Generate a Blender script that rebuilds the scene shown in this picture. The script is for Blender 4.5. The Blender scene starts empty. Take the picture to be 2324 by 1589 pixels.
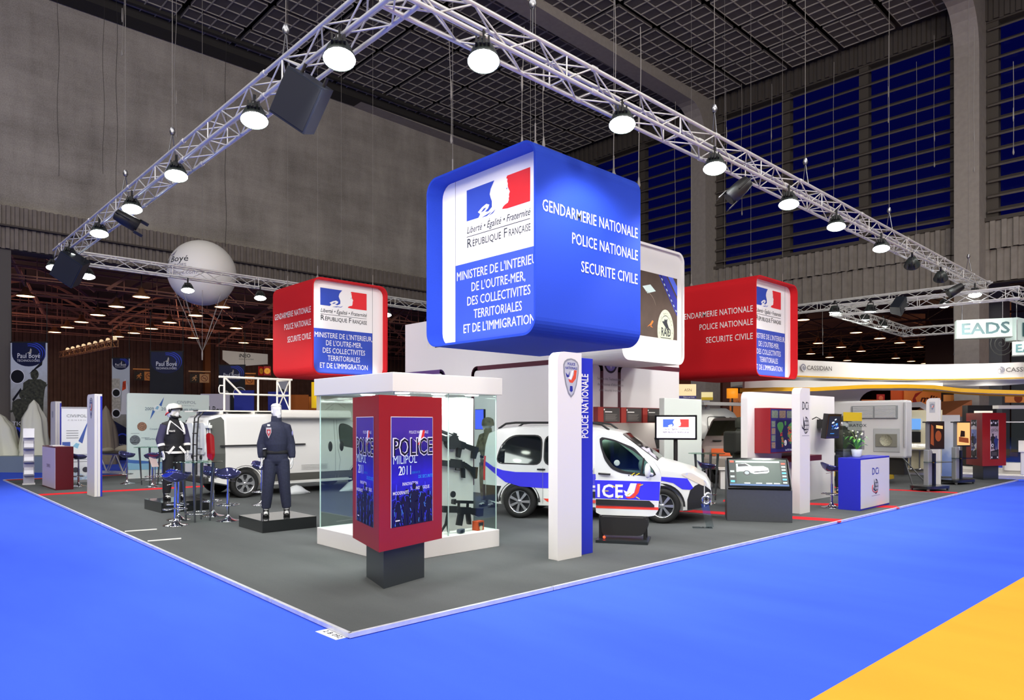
import bpy, math, random
from mathutils import Matrix, Vector
random.seed(7)
sc = bpy.context.scene
COL = sc.collection
# ---------------------------------------------------------------- camera (shift lens, verticals kept upright)
FPX, HPX, EYE, PT = 1592.0, 958.0, 1.8, 0.04
PHI = math.radians(46.58)
CAMX, CAMY = -3.02, -5.15
cam_d = bpy.data.cameras.new('camera'); cam = bpy.data.objects.new('camera', cam_d); COL.objects.link(cam)
cam.location = (CAMX, CAMY, EYE); cam.rotation_euler = (math.pi/2, 0, PHI-math.pi/2)
cam_d.sensor_width = 36; cam_d.lens = FPX*36/2324; cam_d.shift_y = (HPX-794.5)/2324
cam_d.clip_end = 400
sc.camera = cam
# ---------------------------------------------------------------- world: night sky outside the hall
w = bpy.data.worlds.new('night'); sc.world = w; w.use_nodes = True
bgn = w.node_tree.nodes['Background']; bgn.inputs[0].default_value = (0.1, 0.12, 0.7, 1); bgn.inputs[1].default_value = 0.05
# ---------------------------------------------------------------- exposure
vs = sc.view_settings; vs.view_transform = 'Standard'; vs.look = 'None'; vs.exposure = 0.0; vs.gamma = 1.0; vs.use_curve_mapping = False
sc.cycles.max_bounces = 7; sc.cycles.transparent_max_bounces = 16; sc.cycles.sample_clamp_indirect = 4
# ---------------------------------------------------------------- hall lighting: high bay lamps behind and above the visitor, wall fill added
def lamp(kind, name, loc, power, color=(1,1,1), size=.2, aim=None, cone=2.2, blend=.6):
    d = bpy.data.lights.new(name, kind); d.energy = power; d.color = color
    if kind == 'AREA': d.shape = 'SQUARE'; d.size = size
    else: d.shadow_soft_size = size
    if kind == 'SPOT': d.spot_size = cone; d.spot_blend = blend
    o = bpy.data.objects.new(name, d); COL.objects.link(o); o.location = loc
    if aim is not None:
        o.rotation_euler = (Vector(aim)-Vector(loc)).to_track_quat('-Z','Y').to_euler()
    return o
for hx, hy, hp in ((-9,-9,1100),(3,-12,1150),(-14,3,1100),(14,-12,1100),(-14,14,900),(24,-12,800)):
    lamp('AREA', 'hall_lamp', (hx, hy, 17), hp, (1,.97,.93), 4, aim=(hx*.6+3, hy*.6+3, 0))
for hx, hy, hz, tx, ty, tz, hp in ((-12,-6,11,6,30,15,1900),(2,-16,11,33,8,15,1500),(-6,-14,9,14,14,20,1000)):
    lamp('AREA', 'hall_fill', (hx, hy, hz), hp, (1,.92,.82), 3, aim=(tx,ty,tz))  # added fill without real fixtures, brightens the walls and ceiling
for hx, hy, hp in ((2,46,330),(14,45,330),(26,46,280),(-8,44,280)):
    lamp('POINT', 'annex_lamp', (hx, hy, 6.5), hp, (1,.62,.42), .6)
for hx, hy, hp in ((56,8,600),(50,24,500),(60,-6,500)):
    lamp('POINT', 'annex_lamp', (hx, hy, 6.3), hp, (1,.5,.22), .6)
# ---------------------------------------------------------------- helpers
def lin(h):
    h = h.lstrip('#'); r = []
    for i in (0,2,4):
        c = int(h[i:i+2],16)/255; r.append(c/12.92 if c <= .04045 else ((c+.055)/1.055)**2.4)
    return (*r, 1)
MATS = {}
def M(hexc, rough=.5, metal=0, emit=0, noise=0, scale=30, bump=0, coat=0, spec=.5, name=None):
    key = (hexc, rough, metal, emit, noise, scale, bump, coat, spec)
    if key in MATS: return MATS[key]
    m = bpy.data.materials.new(name or 'surface_'+hexc); m.use_nodes = True
    nt = m.node_tree; b = nt.nodes['Principled BSDF']; c = lin(hexc)
    b.inputs['Base Color'].default_value = c; b.inputs['Roughness'].default_value = rough; b.inputs['Metallic'].default_value = metal
    b.inputs['Coat Weight'].default_value = coat; b.inputs['Specular IOR Level'].default_value = spec
    if emit:
        b.inputs['Emission Color'].default_value = c; b.inputs['Emission Strength'].default_value = emit
    if noise or bump:
        tc = nt.nodes.new('ShaderNodeTexCoord'); n = nt.nodes.new('ShaderNodeTexNoise'); n.inputs['Scale'].default_value = scale; n.inputs['Detail'].default_value = 6
        nt.links.new(tc.outputs['Object'], n.inputs['Vector'])
        if noise:
            mx = nt.nodes.new('ShaderNodeMix'); mx.data_type = 'RGBA'; mr = nt.nodes.new('ShaderNodeMapRange')
            mr.inputs[1].default_value = .3; mr.inputs[2].default_value = .7
            nt.links.new(n.outputs['Fac'], mr.inputs[0]); nt.links.new(mr.outputs[0], mx.inputs[0])
            mx.inputs[6].default_value = tuple(v*(1-noise) for v in c[:3])+(1,); mx.inputs[7].default_value = tuple(min(1,v*(1+noise)) for v in c[:3])+(1,)
            nt.links.new(mx.outputs[2], b.inputs['Base Color'])
        if bump:
            bp = nt.nodes.new('ShaderNodeBump'); bp.inputs['Strength'].default_value = bump; bp.inputs['Distance'].default_value = .01
            nt.links.new(n.outputs['Fac'], bp.inputs['Height']); nt.links.new(bp.outputs[0], b.inputs['Normal'])
    MATS[key] = m; return m
def glass(hexc='#e8f4f2', refl=.08, tint=.0):
    key = ('glass', hexc, refl)
    if key in MATS: return MATS[key]
    m = bpy.data.materials.new('clear_glass'); m.use_nodes = True; nt = m.node_tree; nt.nodes.clear()
    o = nt.nodes.new('ShaderNodeOutputMaterial'); mx = nt.nodes.new('ShaderNodeMixShader'); t = nt.nodes.new('ShaderNodeBsdfTransparent'); g = nt.nodes.new('ShaderNodeBsdfGlossy')
    t.inputs[0].default_value = lin(hexc); g.inputs['Roughness'].default_value = .02
    lw = nt.nodes.new('ShaderNodeLayerWeight'); lw.inputs[0].default_value = .5; mr = nt.nodes.new('ShaderNodeMapRange'); mr.inputs[3].default_value = refl*.5; mr.inputs[4].default_value = .7
    pw = nt.nodes.new('ShaderNodeMath'); pw.operation = 'POWER'; pw.inputs[1].default_value = 4.5; nt.links.new(lw.outputs['Facing'], pw.inputs[0]); nt.links.new(pw.outputs[0], mr.inputs[0]); nt.links.new(mr.outputs[0], mx.inputs[0]); nt.links.new(t.outputs[0], mx.inputs[1]); nt.links.new(g.outputs[0], mx.inputs[2]); nt.links.new(mx.outputs[0], o.inputs[0])
    MATS[key] = m; return m
def frame(o, u, v):
    u = Vector(u).normalized(); v = Vector(v).normalized(); n = u.cross(v)
    m = Matrix((u, v, n)).transposed().to_4x4(); m.translation = Vector(o); return m
FONTC = {}
def text_mesh(s, bold=0, shear=0, sp=1.0, align='LEFT', line=1.0):
    key = (s, bold, shear, sp, align, line)
    if key not in FONTC:
        cu = bpy.data.curves.new('lettering', 'FONT'); cu.body = s; cu.size = 1; cu.offset = bold; cu.shear = shear; cu.space_character = sp; cu.align_x = align; cu.space_line = line
        cu.resolution_u = 2; o = bpy.data.objects.new('lettering', cu); COL.objects.link(o)
        me = bpy.data.meshes.new_from_object(o.evaluated_get(bpy.context.evaluated_depsgraph_get()))
        FONTC[key] = ([v.co.copy() for v in me.vertices], [tuple(p.vertices) for p in me.polygons])
        bpy.data.objects.remove(o); bpy.data.meshes.remove(me)
    return FONTC[key]
class MB:
    """collects shapes into one mesh; m = index of the material given to build()"""
    def __init__(s): s.v = []; s.f = []; s.mi = []; s.T = None; s.sm = []
    def add(s, vs, fs, m=0, smooth=False):
        n = len(s.v); T = s.T
        s.v += [tuple(T @ Vector(p)) if T is not None else tuple(p) for p in vs]
        for f in fs: s.f.append(tuple(i+n for i in f)); s.mi.append(m); s.sm.append(smooth)
        return s
    def box(s, a, b, m=0):
        (x0,y0,z0),(x1,y1,z1) = a, b
        return s.add([(x0,y0,z0),(x1,y0,z0),(x1,y1,z0),(x0,y1,z0),(x0,y0,z1),(x1,y0,z1),(x1,y1,z1),(x0,y1,z1)],
              [(0,3,2,1),(4,5,6,7),(0,1,5,4),(1,2,6,5),(2,3,7,6),(3,0,4,7)], m)
    def cbox(s, c, d, m=0): return s.box([c[i]-d[i]/2 for i in range(3)], [c[i]+d[i]/2 for i in range(3)], m)
    def poly(s, pts, m=0): return s.add(pts, [tuple(range(len(pts)))], m)
    def prism(s, pts, z0, z1, m=0, mcap=None, smooth=False):
        n = len(pts); vs = [(x,y,z0) for x,y in pts]+[(x,y,z1) for x,y in pts]
        s.add(vs, [(i,(i+1)%n,n+(i+1)%n,n+i) for i in range(n)], m, smooth)
        mc = m if mcap is None else mcap
        s.add(vs, [tuple(range(n))[::-1], tuple(range(n,2*n))], mc)
        return s
    def ring(s, outer, inner, z0, z1, m=0, mi=None):
        n = len(outer); mi = m if mi is None else mi
        vs = [(x,y,z) for z in (z0,z1) for x,y in outer]+[(x,y,z) for z in (z0,z1) for x,y in inner]
        for i in range(n):
            j = (i+1)%n
            s.add([vs[i],vs[j],vs[n+j],vs[n+i]], [(0,1,2,3)], m, True)
            s.add([vs[2*n+i],vs[2*n+j],vs[3*n+j],vs[3*n+i]], [(3,2,1,0)], mi, True)
            s.add([vs[i],vs[j],vs[2*n+j],vs[2*n+i]], [(3,2,1,0)], m); s.add([vs[n+i],vs[n+j],vs[3*n+j],vs[3*n+i]], [(0,1,2,3)], m)
        return s
    def tube(s, p, q, r, n=8, r2=None, m=0, cap=True):
        p, q = Vector(p), Vector(q); d = (q-p)
        if d.length < 1e-6: return s
        d.normalize(); a = d.orthogonal().normalized(); b = d.cross(a); r2 = r if r2 is None else r2
        vs = [p+(a*math.cos(t)+b*math.sin(t))*r for t in [2*math.pi*i/n for i in range(n)]]+[q+(a*math.cos(t)+b*math.sin(t))*r2 for t in [2*math.pi*i/n for i in range(n)]]
        s.add(vs, [(i,(i+1)%n,n+(i+1)%n,n+i) for i in range(n)], m, n > 4)
        if cap: s.add(vs, [tuple(range(n))[::-1], tuple(range(n,2*n))], m)
        return s
    def path(s, pts, r, n=8, m=0, closed=False):
        P = [Vector(p) for p in pts]; k = len(P); rs = r if isinstance(r, (list,tuple)) else [r]*k; rings = []; a = None
        for i in range(k):
            t = (P[(i+1)%k]-P[i-1]) if closed or 0 < i < k-1 else (P[1]-P[0] if i == 0 else P[-1]-P[-2])
            t.normalize(); a = t.orthogonal() if a is None else (a-t*a.dot(t))
            if a.length < 1e-5: a = t.orthogonal()
            a.normalize(); b = t.cross(a)
            rings.append([P[i]+(a*math.cos(2*math.pi*j/n)+b*math.sin(2*math.pi*j/n))*rs[i] for j in range(n)])
        return s.loft(rings, m, not closed, closed)
    def loft(s, rings, m=0, cap=True, closed=False, smooth=True):
        n = len(rings[0]); vs = [p for r in rings for p in r]; k = len(rings); fs = []
        for i in range(k if closed else k-1):
            i2 = (i+1)%k
            fs += [(i*n+j, i*n+(j+1)%n, i2*n+(j+1)%n, i2*n+j) for j in range(n)]
        s.add(vs, fs, m, smooth)
        if cap: s.add(vs, [tuple(range(n))[::-1], tuple(range((k-1)*n,k*n))], m)
        return s
    def lathe(s, prof, c=(0,0,0), n=20, m=0, T=None, cap=False):
        R = [[(c[0]+r*math.cos(2*math.pi*j/n), c[1]+r*math.sin(2*math.pi*j/n), c[2]+z) for j in range(n)] for r,z in prof]
        if T is not None: R = [[tuple(T @ Vector(p)) for p in r] for r in R]
        return s.loft(R, m, cap)
    def ball(s, c, r, n=16, k=10, m=0):
        rx,ry,rz = r if isinstance(r,(tuple,list)) else (r,r,r)
        return s.loft([[(c[0]+rx*math.sin(math.pi*i/k)*math.cos(2*math.pi*j/n), c[1]+ry*math.sin(math.pi*i/k)*math.sin(2*math.pi*j/n), c[2]-rz*math.cos(math.pi*i/k)) for j in range(n)] for i in range(k+1)], m, False)
    def text(s, txt, F, x, y, size, m=0, width=None, align='LEFT', off=.003, **kw):
        vs, fs = text_mesh(txt, align=align, **kw)
        if not vs: return s
        sx = size
        if width: w0 = max(v.x for v in vs)-min(v.x for v in vs); sx = width/w0
        x0 = 0
        return s.add([F @ Vector((x+v.x*sx, y+v.y*size, off)) for v in vs], fs, m)
    def flat(s, F, pts, m=0, off=.002): return s.add([F @ Vector((x,y,off)) for x,y in pts], [tuple(range(len(pts)))], m)
    def build(s, name, mats, parent=None, bevel=0, smooth=None, loc=None, rot=None, seg=2, sub=0):
        me = bpy.data.meshes.new(name); me.from_pydata(s.v, [], s.f)
        for mt in (mats if isinstance(mats,(list,tuple)) else [mats]): me.materials.append(mt)
        me.polygons.foreach_set('material_index', s.mi)
        me.polygons.foreach_set('use_smooth', [bool(smooth) if smooth is not None else a for a in s.sm])
        me.update(); o = bpy.data.objects.new(name, me); COL.objects.link(o)
        if parent is not None: o.parent = parent
        if loc is not None: o.location = loc
        if rot is not None: o.rotation_euler = rot if isinstance(rot,(tuple,list)) else (0,0,rot)
        if bevel:
            md = o.modifiers.new('edge','BEVEL'); md.width = bevel; md.segments = seg; md.limit_method = 'ANGLE'; md.angle_limit = .6
        if sub: md = o.modifiers.new('round','SUBSURF'); md.levels = sub; md.render_levels = sub
        return o
def tag(o, label, cat, group=None, kind=None):
    o['label'] = label; o['category'] = cat
    if group: o['group'] = group
    if kind: o['kind'] = kind
    return o
def thing(name, label, cat, loc=(0,0,0), rz=0, group=None):
    o = bpy.data.objects.new(name, None); COL.objects.link(o); o.location = loc; o.rotation_euler = (0,0,rz); o.empty_display_size = .2
    return tag(o, label, cat, group)
def struct(o): o['kind'] = 'structure'; return o
def kids(o): return [c for c in COL.objects if c.parent == o]
def dup(o, loc, rz, label=None, parent=None):
    ch = kids(o); c = o.copy(); COL.objects.link(c)
    if parent is None:
        c.location = loc; c.rotation_euler = (0,0,rz)
        if label: c['label'] = label
    else: c.parent = parent
    for k in ch: dup(k, None, None, None, c)
    return c
def rrect(w, h, r, n=5, x=0, y=0):
    """rounded rectangle outline, lower left corner x,y"""
    P = []
    for cx, cy, a in ((x+w-r,y+r,-90),(x+w-r,y+h-r,0),(x+r,y+h-r,90),(x+r,y+r,180)):
        P += [(cx+r*math.cos(math.radians(a+90*i/n)), cy+r*math.sin(math.radians(a+90*i/n))) for i in range(n+1)]
    return P
def rr4(w, h, rs, n=5, x=0, y=0):
    """rs: radii lower right, upper right, upper left, lower left"""
    P = []
    for (cx, cy, sx, sy, a), r in zip(((x+w,y,-1,1,-90),(x+w,y+h,-1,-1,0),(x,y+h,1,-1,90),(x,y,1,1,180)), rs):
        k = n if r > 0 else 0
        P += [(cx+sx*r+r*math.cos(math.radians(a+90*i/max(k,1))), cy+sy*r+r*math.sin(math.radians(a+90*i/max(k,1)))) for i in range(k+1)]
    return P
def circ(r, n=20, x=0, y=0, a0=0, a1=360): 
    full = a1-a0 >= 360
    return [(x+r*math.cos(math.radians(a0+(a1-a0)*i/(n if full else n-1))), y+r*math.sin(math.radians(a0+(a1-a0)*i/(n if full else n-1)))) for i in range(n)]
def ground(px, py, z=PT):
    """photo point of something standing at height z -> its place in the hall"""
    d = FPX*(EYE-z)/(py-HPX); x = (px-1162)/FPX*d
    return CAMX+math.sin(PHI)*x+math.cos(PHI)*d, CAMY-math.cos(PHI)*x+math.sin(PHI)*d
# ================================================================ SETTING
WHITE = M('#e4e2e0', .45); WHITE2 = M('#d9d8d6', .5); GREYM = M('#3a3d42', .35)
BLUE = M('#2a2aff', .9, noise=.1, scale=6, name='blue_carpet')
def carpet(name, hexc, s1, var):
    m = bpy.data.materials.new(name); m.use_nodes = True; nt = m.node_tree; b = nt.nodes['Principled BSDF']; c = lin(hexc)
    b.inputs['Roughness'].default_value = .95; b.inputs['Specular IOR Level'].default_value = .15
    tc = nt.nodes.new('ShaderNodeTexCoord'); mp = nt.nodes.new('ShaderNodeMapping'); mp.inputs['Scale'].default_value = (1,.25,1)
    n1 = nt.nodes.new('ShaderNodeTexNoise'); n1.inputs['Scale'].default_value = s1; n1.inputs['Detail'].default_value = 8
    n2 = nt.nodes.new('ShaderNodeTexNoise'); n2.inputs['Scale'].default_value = 160; n2.inputs['Detail'].default_value = 3
    nt.links.new(tc.outputs['Object'], mp.inputs[0]); nt.links.new(mp.outputs[0], n1.inputs['Vector']); nt.links.new(tc.outputs['Object'], n2.inputs['Vector'])
    ad = nt.nodes.new('ShaderNodeMath'); ad.operation = 'ADD'; ml = nt.nodes.new('ShaderNodeMath'); ml.operation = 'MULTIPLY'; ml.inputs[1].default_value = .5
    nt.links.new(n2.outputs[0], ml.inputs[0]); nt.links.new(n1.outputs[0], ad.inputs[0]); nt.links.new(ml.outputs[0], ad.inputs[1])
    mr = nt.nodes.new('ShaderNodeMapRange'); mr.inputs[1].default_value = .5; mr.inputs[2].default_value = 1.0
    mx = nt.nodes.new('ShaderNodeMix'); mx.data_type = 'RGBA'; mx.inputs[6].default_value = tuple(v*(1-var) for v in c[:3])+(1,); mx.inputs[7].default_value = tuple(min(1,v*(1+var)) for v in c[:3])+(1,)
    nt.links.new(ad.outputs[0], mr.inputs[0]); nt.links.new(mr.outputs[0], mx.inputs[0]); nt.links.new(mx.outputs[2], b.inputs['Base Color'])
    bp = nt.nodes.new('ShaderNodeBump'); bp.inputs['Strength'].default_value = .25; bp.inputs['Distance'].default_value = .004
    nt.links.new(n2.outputs[0], bp.inputs['Height']); nt.links.new(bp.outputs[0], b.inputs['Normal'])
    return m
struct(MB().box((-45,-30,-.3),(100,70,0)).build('floor', carpet('blue_carpet','#4468ff', 1.2, .1)))
# yellow carpet on the right of the aisle, stand platform, red inlay bands
y0 = ground(1840,1589,0); y1 = ground(2324,1310,0)
k = (y1[1]-y0[1])/(y1[0]-y0[0])
yc = MB(); yc.prism([(-4,y0[1]+k*(-4-y0[0])),(-4,-12),(40,-12),(40,y0[1]+k*(40-y0[0]))][::-1], -.001, .004); struct(yc.build('floor_yellow', carpet('yellow_carpet','#e8b13c', 1.5, .06)))
CARP = carpet('grey_carpet','#56595a', 1.1, .2)
pl = MB(); pl.prism([(0.03,0.03),(22.9,-.2),(23.1,21.4),(.41,21.05)], 0, PT); struct(pl.build('floor_stand', CARP))
RED = carpet('red_carpet','#d8262e', 2, .06)
def band(name, p, q, wd):
    p, q = Vector(p), Vector(q); d = (q-p).normalized(); n = Vector((-d.y,d.x))*wd/2
    b = MB(); b.prism([tuple(p-n),tuple(q-n),tuple(q+n),tuple(p+n)], PT-.01, PT+.004); return struct(b.build(name, RED))
band('floor_band', (.32,15.0), (7.6,14.2), .42)
band('floor_band', (.45,20.8), (8,20.6), .22)
band('floor_band', (12.75,-.1), (11.2,3.0), .38); band('floor_band', (9.85,-.1), (8.4,4.6), .38)
band('floor_band', (8.4,4.6), (8.1,3.2), .38); band('floor_band', (8.2,3.6), (12.5,5.0), .38); band('floor_band', (17,-.1), (16.2,3.2), .3)
# aluminium edge of the platform: strips with gaps
ALU = M('#e4e6ee', .35, .35, noise=.12, scale=9); BLUEE = M('#2030d8', .5)
def trim(p, q, name, skip=()):
    p, q = Vector(p), Vector(q); L = (q-p).length; d = (q-p)/L; n = Vector((d.y,-d.x)); b = MB(); t = 0; i = 0
    while t < L:
        e = min(t+2.44, L)
        a, c = p+d*t, p+d*(e-.015)
        o = n*.006
        b.prism([tuple(a+o),tuple(c+o),tuple(c-n*.03),tuple(a-n*.03)] if n.cross(d) > 0 else [tuple(a-n*.03),tuple(c-n*.03),tuple(c+o),tuple(a+o)], .008, PT+.006)
        t = e; i += 1
    return struct(b.build(name, ALU))
trim((0,0), (22.9,-.23), 'trim_1'); trim((.41,21.05), (0,0), 'trim_2'); trim((.41,21.06),(8,20.95),'trim_3')
# ---- hall shell
def concrete():
    m = bpy.data.materials.new('concrete'); m.use_nodes = True; nt = m.node_tree; b = nt.nodes['Principled BSDF']; b.inputs['Roughness'].default_value = .9
    tc = nt.nodes.new('ShaderNodeTexCoord'); 
    mp = nt.nodes.new('ShaderNodeMapping'); mp.inputs['Scale'].default_value = (.5,.5,.12)
    mp2 = nt.nodes.new('ShaderNodeMapping'); mp2.inputs['Scale'].default_value = (.25,.25,.9)
    n1 = nt.nodes.new('ShaderNodeTexNoise'); n1.inputs['Scale'].default_value = 1.6; n1.inputs['Detail'].default_value = 10; n1.inputs['Roughness'].default_value = .65
    n2 = nt.nodes.new('ShaderNodeTexNoise'); n2.inputs['Scale'].default_value = .9; n2.inputs['Detail'].default_value = 9; n2.inputs['Roughness'].default_value = .7
    n3 = nt.nodes.new('ShaderNodeTexNoise'); n3.inputs['Scale'].default_value = 22; n3.inputs['Detail'].default_value = 2
    nt.links.new(tc.outputs['Object'], mp.inputs[0]); nt.links.new(mp.outputs[0], n1.inputs['Vector']); nt.links.new(tc.outputs['Object'], mp2.inputs[0]); nt.links.new(mp2.outputs[0], n2.inputs['Vector']); nt.links.new(tc.outputs['Object'], n3.inputs['Vector'])
    a = nt.nodes.new('ShaderNodeMath'); a.operation = 'ADD'; nt.links.new(n1.outputs[0], a.inputs[0]); nt.links.new(n2.outputs[0], a.inputs[1])
    a2 = nt.nodes.new('ShaderNodeMath'); a2.operation = 'MULTIPLY_ADD'; a2.inputs[1].default_value = .7; nt.links.new(n3.outputs[0], a2.inputs[0]); nt.links.new(a.outputs[0], a2.inputs[2])
    cr = nt.nodes.new('ShaderNodeValToRGB'); e = cr.color_ramp.elements; e[0].position = .9/2; e[0].color = lin('#5a544d'); e[1].position = 1.0; e[1].color = lin('#aea79d')
    sc2 = nt.nodes.new('ShaderNodeMath'); sc2.operation = 'MULTIPLY'; sc2.inputs[1].default_value = .62; nt.links.new(a2.outputs[0], sc2.inputs[0]); nt.links.new(sc2.outputs[0], cr.inputs[0]); nt.links.new(cr.outputs[0], b.inputs['Base Color'])
    return m
CONC = concrete()
WB, WA, ZC = 30.0, 33.0, 20.1
wl = MB(); wl.box((-30,WB,10.6),(WA+1,WB+.6,ZC+.8)); struct(wl.build('wall_left', CONC))
RIBB = M('#7b726a', .7, noise=.12, scale=3); RIBR = M('#8c857d', .65, noise=.12, scale=3); BROWN = M('#6e5242', .75, noise=.15, scale=2)
def ribs(p, q, z0, z1, pitch, depth, name, mt):
    """vertical profiled sheeting from p to q, visible side on the left hand of p->q"""
    p, q = Vector(p), Vector(q); L = (q-p).length; d = (q-p)/L; n = Vector((-d.y,d.x)); P = []; t = 0
    while t < L:
        for f, h in ((0,0),(.42,0),(.5,depth),(.92,depth)): P.append(p+d*min(L,t+f*pitch)+n*h)
        t += pitch
    b = MB(); k = len(P)
    b.add([(v.x,v.y,z0) for v in P]+[(v.x,v.y,z1) for v in P], [(i,i+1,k+i+1,k+i) for i in range(k-1)])
    b.box((min(p.x,q.x)-.01,min(p.y,q.y)-.01,z0),(max(p.x,q.x)+.01,max(p.y,q.y)+.01,z0+.05)) if 0 else None
    return struct(b.build(name, mt))
ribs((WA,29.6), (-30,29.6), 9.75, 10.6, .34, -.12, 'wall_left_band', RIBB) if 0 else None
ribs((-30,29.75), (WA,29.75), 9.8, 10.62, .3, -.1, 'wall_left_upper_band', RIBB)
ribs((-30,29.9), (WA,29.9), 8.9, 9.8, .3, -.1, 'wall_left_lower_band', RIBB)
struct(MB().box((-30,29.95,8.88),(WA,30.6,10.61)).box((-30,29.6,9.76),(WA,30,9.83)).build('wall_left_beam', M('#4a423c', .8)))
# annex hall behind the left wall
struct(MB().box((-30,30.5,8.9),(62,31,12.5)).build('wall_annex_upper', M('#3a302a', .8)))
ribs((-30,60), (62,60), 0, 11.1, .5, -.12, 'wall_annex_back', BROWN)
struct(MB().box((-30,31,10.9),(62,60.5,11.2)).box((-30.4,31,0),(-30,60.5,11)).build('ceiling_annex', M('#34231c', .9)))
ARC = M('#b07a64', .6, .2)
for j, by in enumerate((33.5,38,42.5,47,51.5,56)):
    b = MB()
    for k in range(-3, 8):
        x0 = k*8.2-2+j*1.1; pts = [(x0+7.6*t/10, by, 8.3+2.3*math.sin(math.pi*t/10*.92)) for t in range(11)]
        for i in range(10):
            b.tube(pts[i], pts[i+1], .1, 4); 
            if i % 2: b.tube(pts[i], (pts[i][0], by, 8.3), .03, 4)
        b.tube((x0,by,8.3),(x0+7.6,by,8.3+.1), .035, 4)
        b.tube((x0+3.8,by,10.4),(x0+5.6,by+4.5,8.6), .04, 4)
    b.tube((-30,by,8.5),(62,by,8.5), .045, 4); b.tube((-30,by+1.3,9.2),(62,by+1.3,9.2), .05, 4); b.tube((-30,by+2.7,9.7),(62,by+2.7,9.7), .04, 4); b.tube((-30,by+3.6,8.9),(62,by+3.6,8.9), .03, 4)
    struct(b.build('ceiling_arches', ARC))
DCOL = M('#55504e', .7)
for cx, cy, wd in ((0.95,30.4,.9),(18.5,31,.9)):
    struct(MB().box((cx,cy-.4,0),(cx+wd,cy+.5,9)).build('pillar', DCOL))
for cx in (-4.5, 2.7, 20.2):
    struct(MB().box((cx,59.4,0),(cx+.5,59.9,11)).build('pillar', M('#a06430', .7)))
# ---- right wall: louvred windows between portal columns
GW = M('#4c463f', .75); SLAT = M('#57504a', .6, noise=.1, scale=4)
ribs((33,34), (33,-25), 7.85, 10.6, .36, .14, 'wall_right_band', RIBR) if 0 else None
ribs((33,-25), (33,30), 9.3, 10.55, .42, .12, 'wall_right_upper_band', RIBR)
ribs((33.15,-25), (33.15,30), 7.9, 9.3, .5, .12, 'wall_right_lower_band', RIBR)
wr = MB(); wr.box((33.25,-25,7.85),(33.8,30,10.56)); wr.box((32.85,-25,10.5),(33.6,30,10.66)); wr.box((33.1,-25,19.2),(33.8,30,21.2)); struct(wr.build('wall_right', GW))
ribs((33.05,-25), (33.05,30), 19.25, 20.3, .4, .1, 'wall_right_top_band', M('#4a443e', .7))
def bay(n, b0, b1):
    f = MB(); L = b1-b0
    for i in range(4):
        y = b0+.15+(L-.3)*i/3; f.box((33.15,y-.22,10.6),(33.55,y+.22,19.25))
    o = struct(f.build('window_%d'%n, GW)); s = MB()
    for i in range(13):
        z = 10.95+i*.66; s.add([(32.98,b0,z),(33.3,b0,z+.2),(33.3,b1,z+.2),(32.98,b1,z),(32.98,b0,z-.08),(33.3,b0,z+.12),(33.3,b1,z+.12),(32.98,b1,z-.08)], [(0,1,2,3),(7,6,5,4),(0,3,7,4),(1,5,6,2),(0,4,5,1),(3,2,6,7)])
    s.build('window_slats', SLAT, o)
    MB().box((33.62,b0,10.6),(33.66,b1,19.25)).build('window_pane', glass('#9fb0ff', .04), o)
bay(1, 17.0, 29.5); bay(2, 3.9, 16.0); bay(3, -9.5, 2.8)
COLM = M('#9a938b', .6, noise=.08, scale=5)
for cy in (3.35, 16.5, 29.6, -10):
    b = MB(); wd = .47
    prof = [(32.0,0),(32.0,17.6)]+[(30.6+1.4*math.cos(t),17.6+1.9*math.sin(t)) for t in [math.pi/2*i/6 for i in range(7)]]+[(5,19.9),(5,20.9),(33.6,20.9),(33.6,0)]
    T = Matrix(((1,0,0,0),(0,0,-1,cy+wd),(0,1,0,0),(0,0,0,1))); b.T = T
    n = len(prof); vs = [(x,z,0) for x,z in prof]+[(x,z,2*wd) for x,z in prof]
    b.add(vs, [(i,(i+1)%n,n+(i+1)%n,n+i) for i in range(n)])
    b.add([(32,0,0),(33.6,0,0),(33.6,20.9,0),(32,17.6,0)], [(0,1,2,3)]); b.add([(32,0,2*wd),(32,17.6,2*wd),(33.6,20.9,2*wd),(33.6,0,2*wd)], [(0,1,2,3)])
    arc = prof[1:9]
    for zz in (0,2*wd):
        pg = arc+[(30.6,20.9),(33.6,20.9)]; b.add([(x,z,zz) for x,z in pg], [tuple(range(len(pg)))]); b.add([(x,z,zz) for x,z in ((30.6,19.5),(30.6,20.9),(5,20.9),(5,19.9))], [(0,1,2,3)])
    b.T = None
    struct(b.build('pillar_portal', COLM))
# ceiling slab with hung square panels (grid of ribs on each)
PAN = M('#5b5652', .85, noise=.1, scale=3); PRIB = M('#a39d94', .7); CEIL = M('#161412', .9)
struct(MB().box((-35,-30,21.2),(34,30.6,21.5)).build('ceiling', CEIL))
cb = MB()
PX, PY = 2.74, 2.58
for bi, (s0, cnt) in enumerate(((3.95,5),(17.1,5),(-9.1,5))):
    for r in range(14):
        x1 = 32.3-r*PX; x0 = x1-PX+.26
        for c in range(cnt):
            y0c = s0+c*PY-.25; y1c = y0c+PY-.26
            cb.box((x0,y0c,20.12),(x1,y1c,20.22), 0)
            for i in range(5): xx = x0+(x1-x0)*i/4; cb.box((xx-.02 if i else xx,y0c,20.07),(xx+.02 if i < 4 else xx,y1c,20.12), 1)
            for i in range(4): yy = y0c+(y1c-y0c)*i/3; cb.box((x0,yy-.02 if i else yy,20.075),(x1,yy+.02 if i < 3 else yy,20.12), 1)
struct(cb.build('ceiling_panels', [PAN, PRIB]))
b = MB()
for cy in (3.35,16.5,29.0): 
    for s in (-.75,.75):
        b.box((-30,cy+s-.08,20.2),(32,cy+s+.08,20.5))
    for i in range(20): b.box((-30+i*3.1,cy-.7,20.3),(-29.8+i*3.1,cy+.7,20.45))
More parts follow.
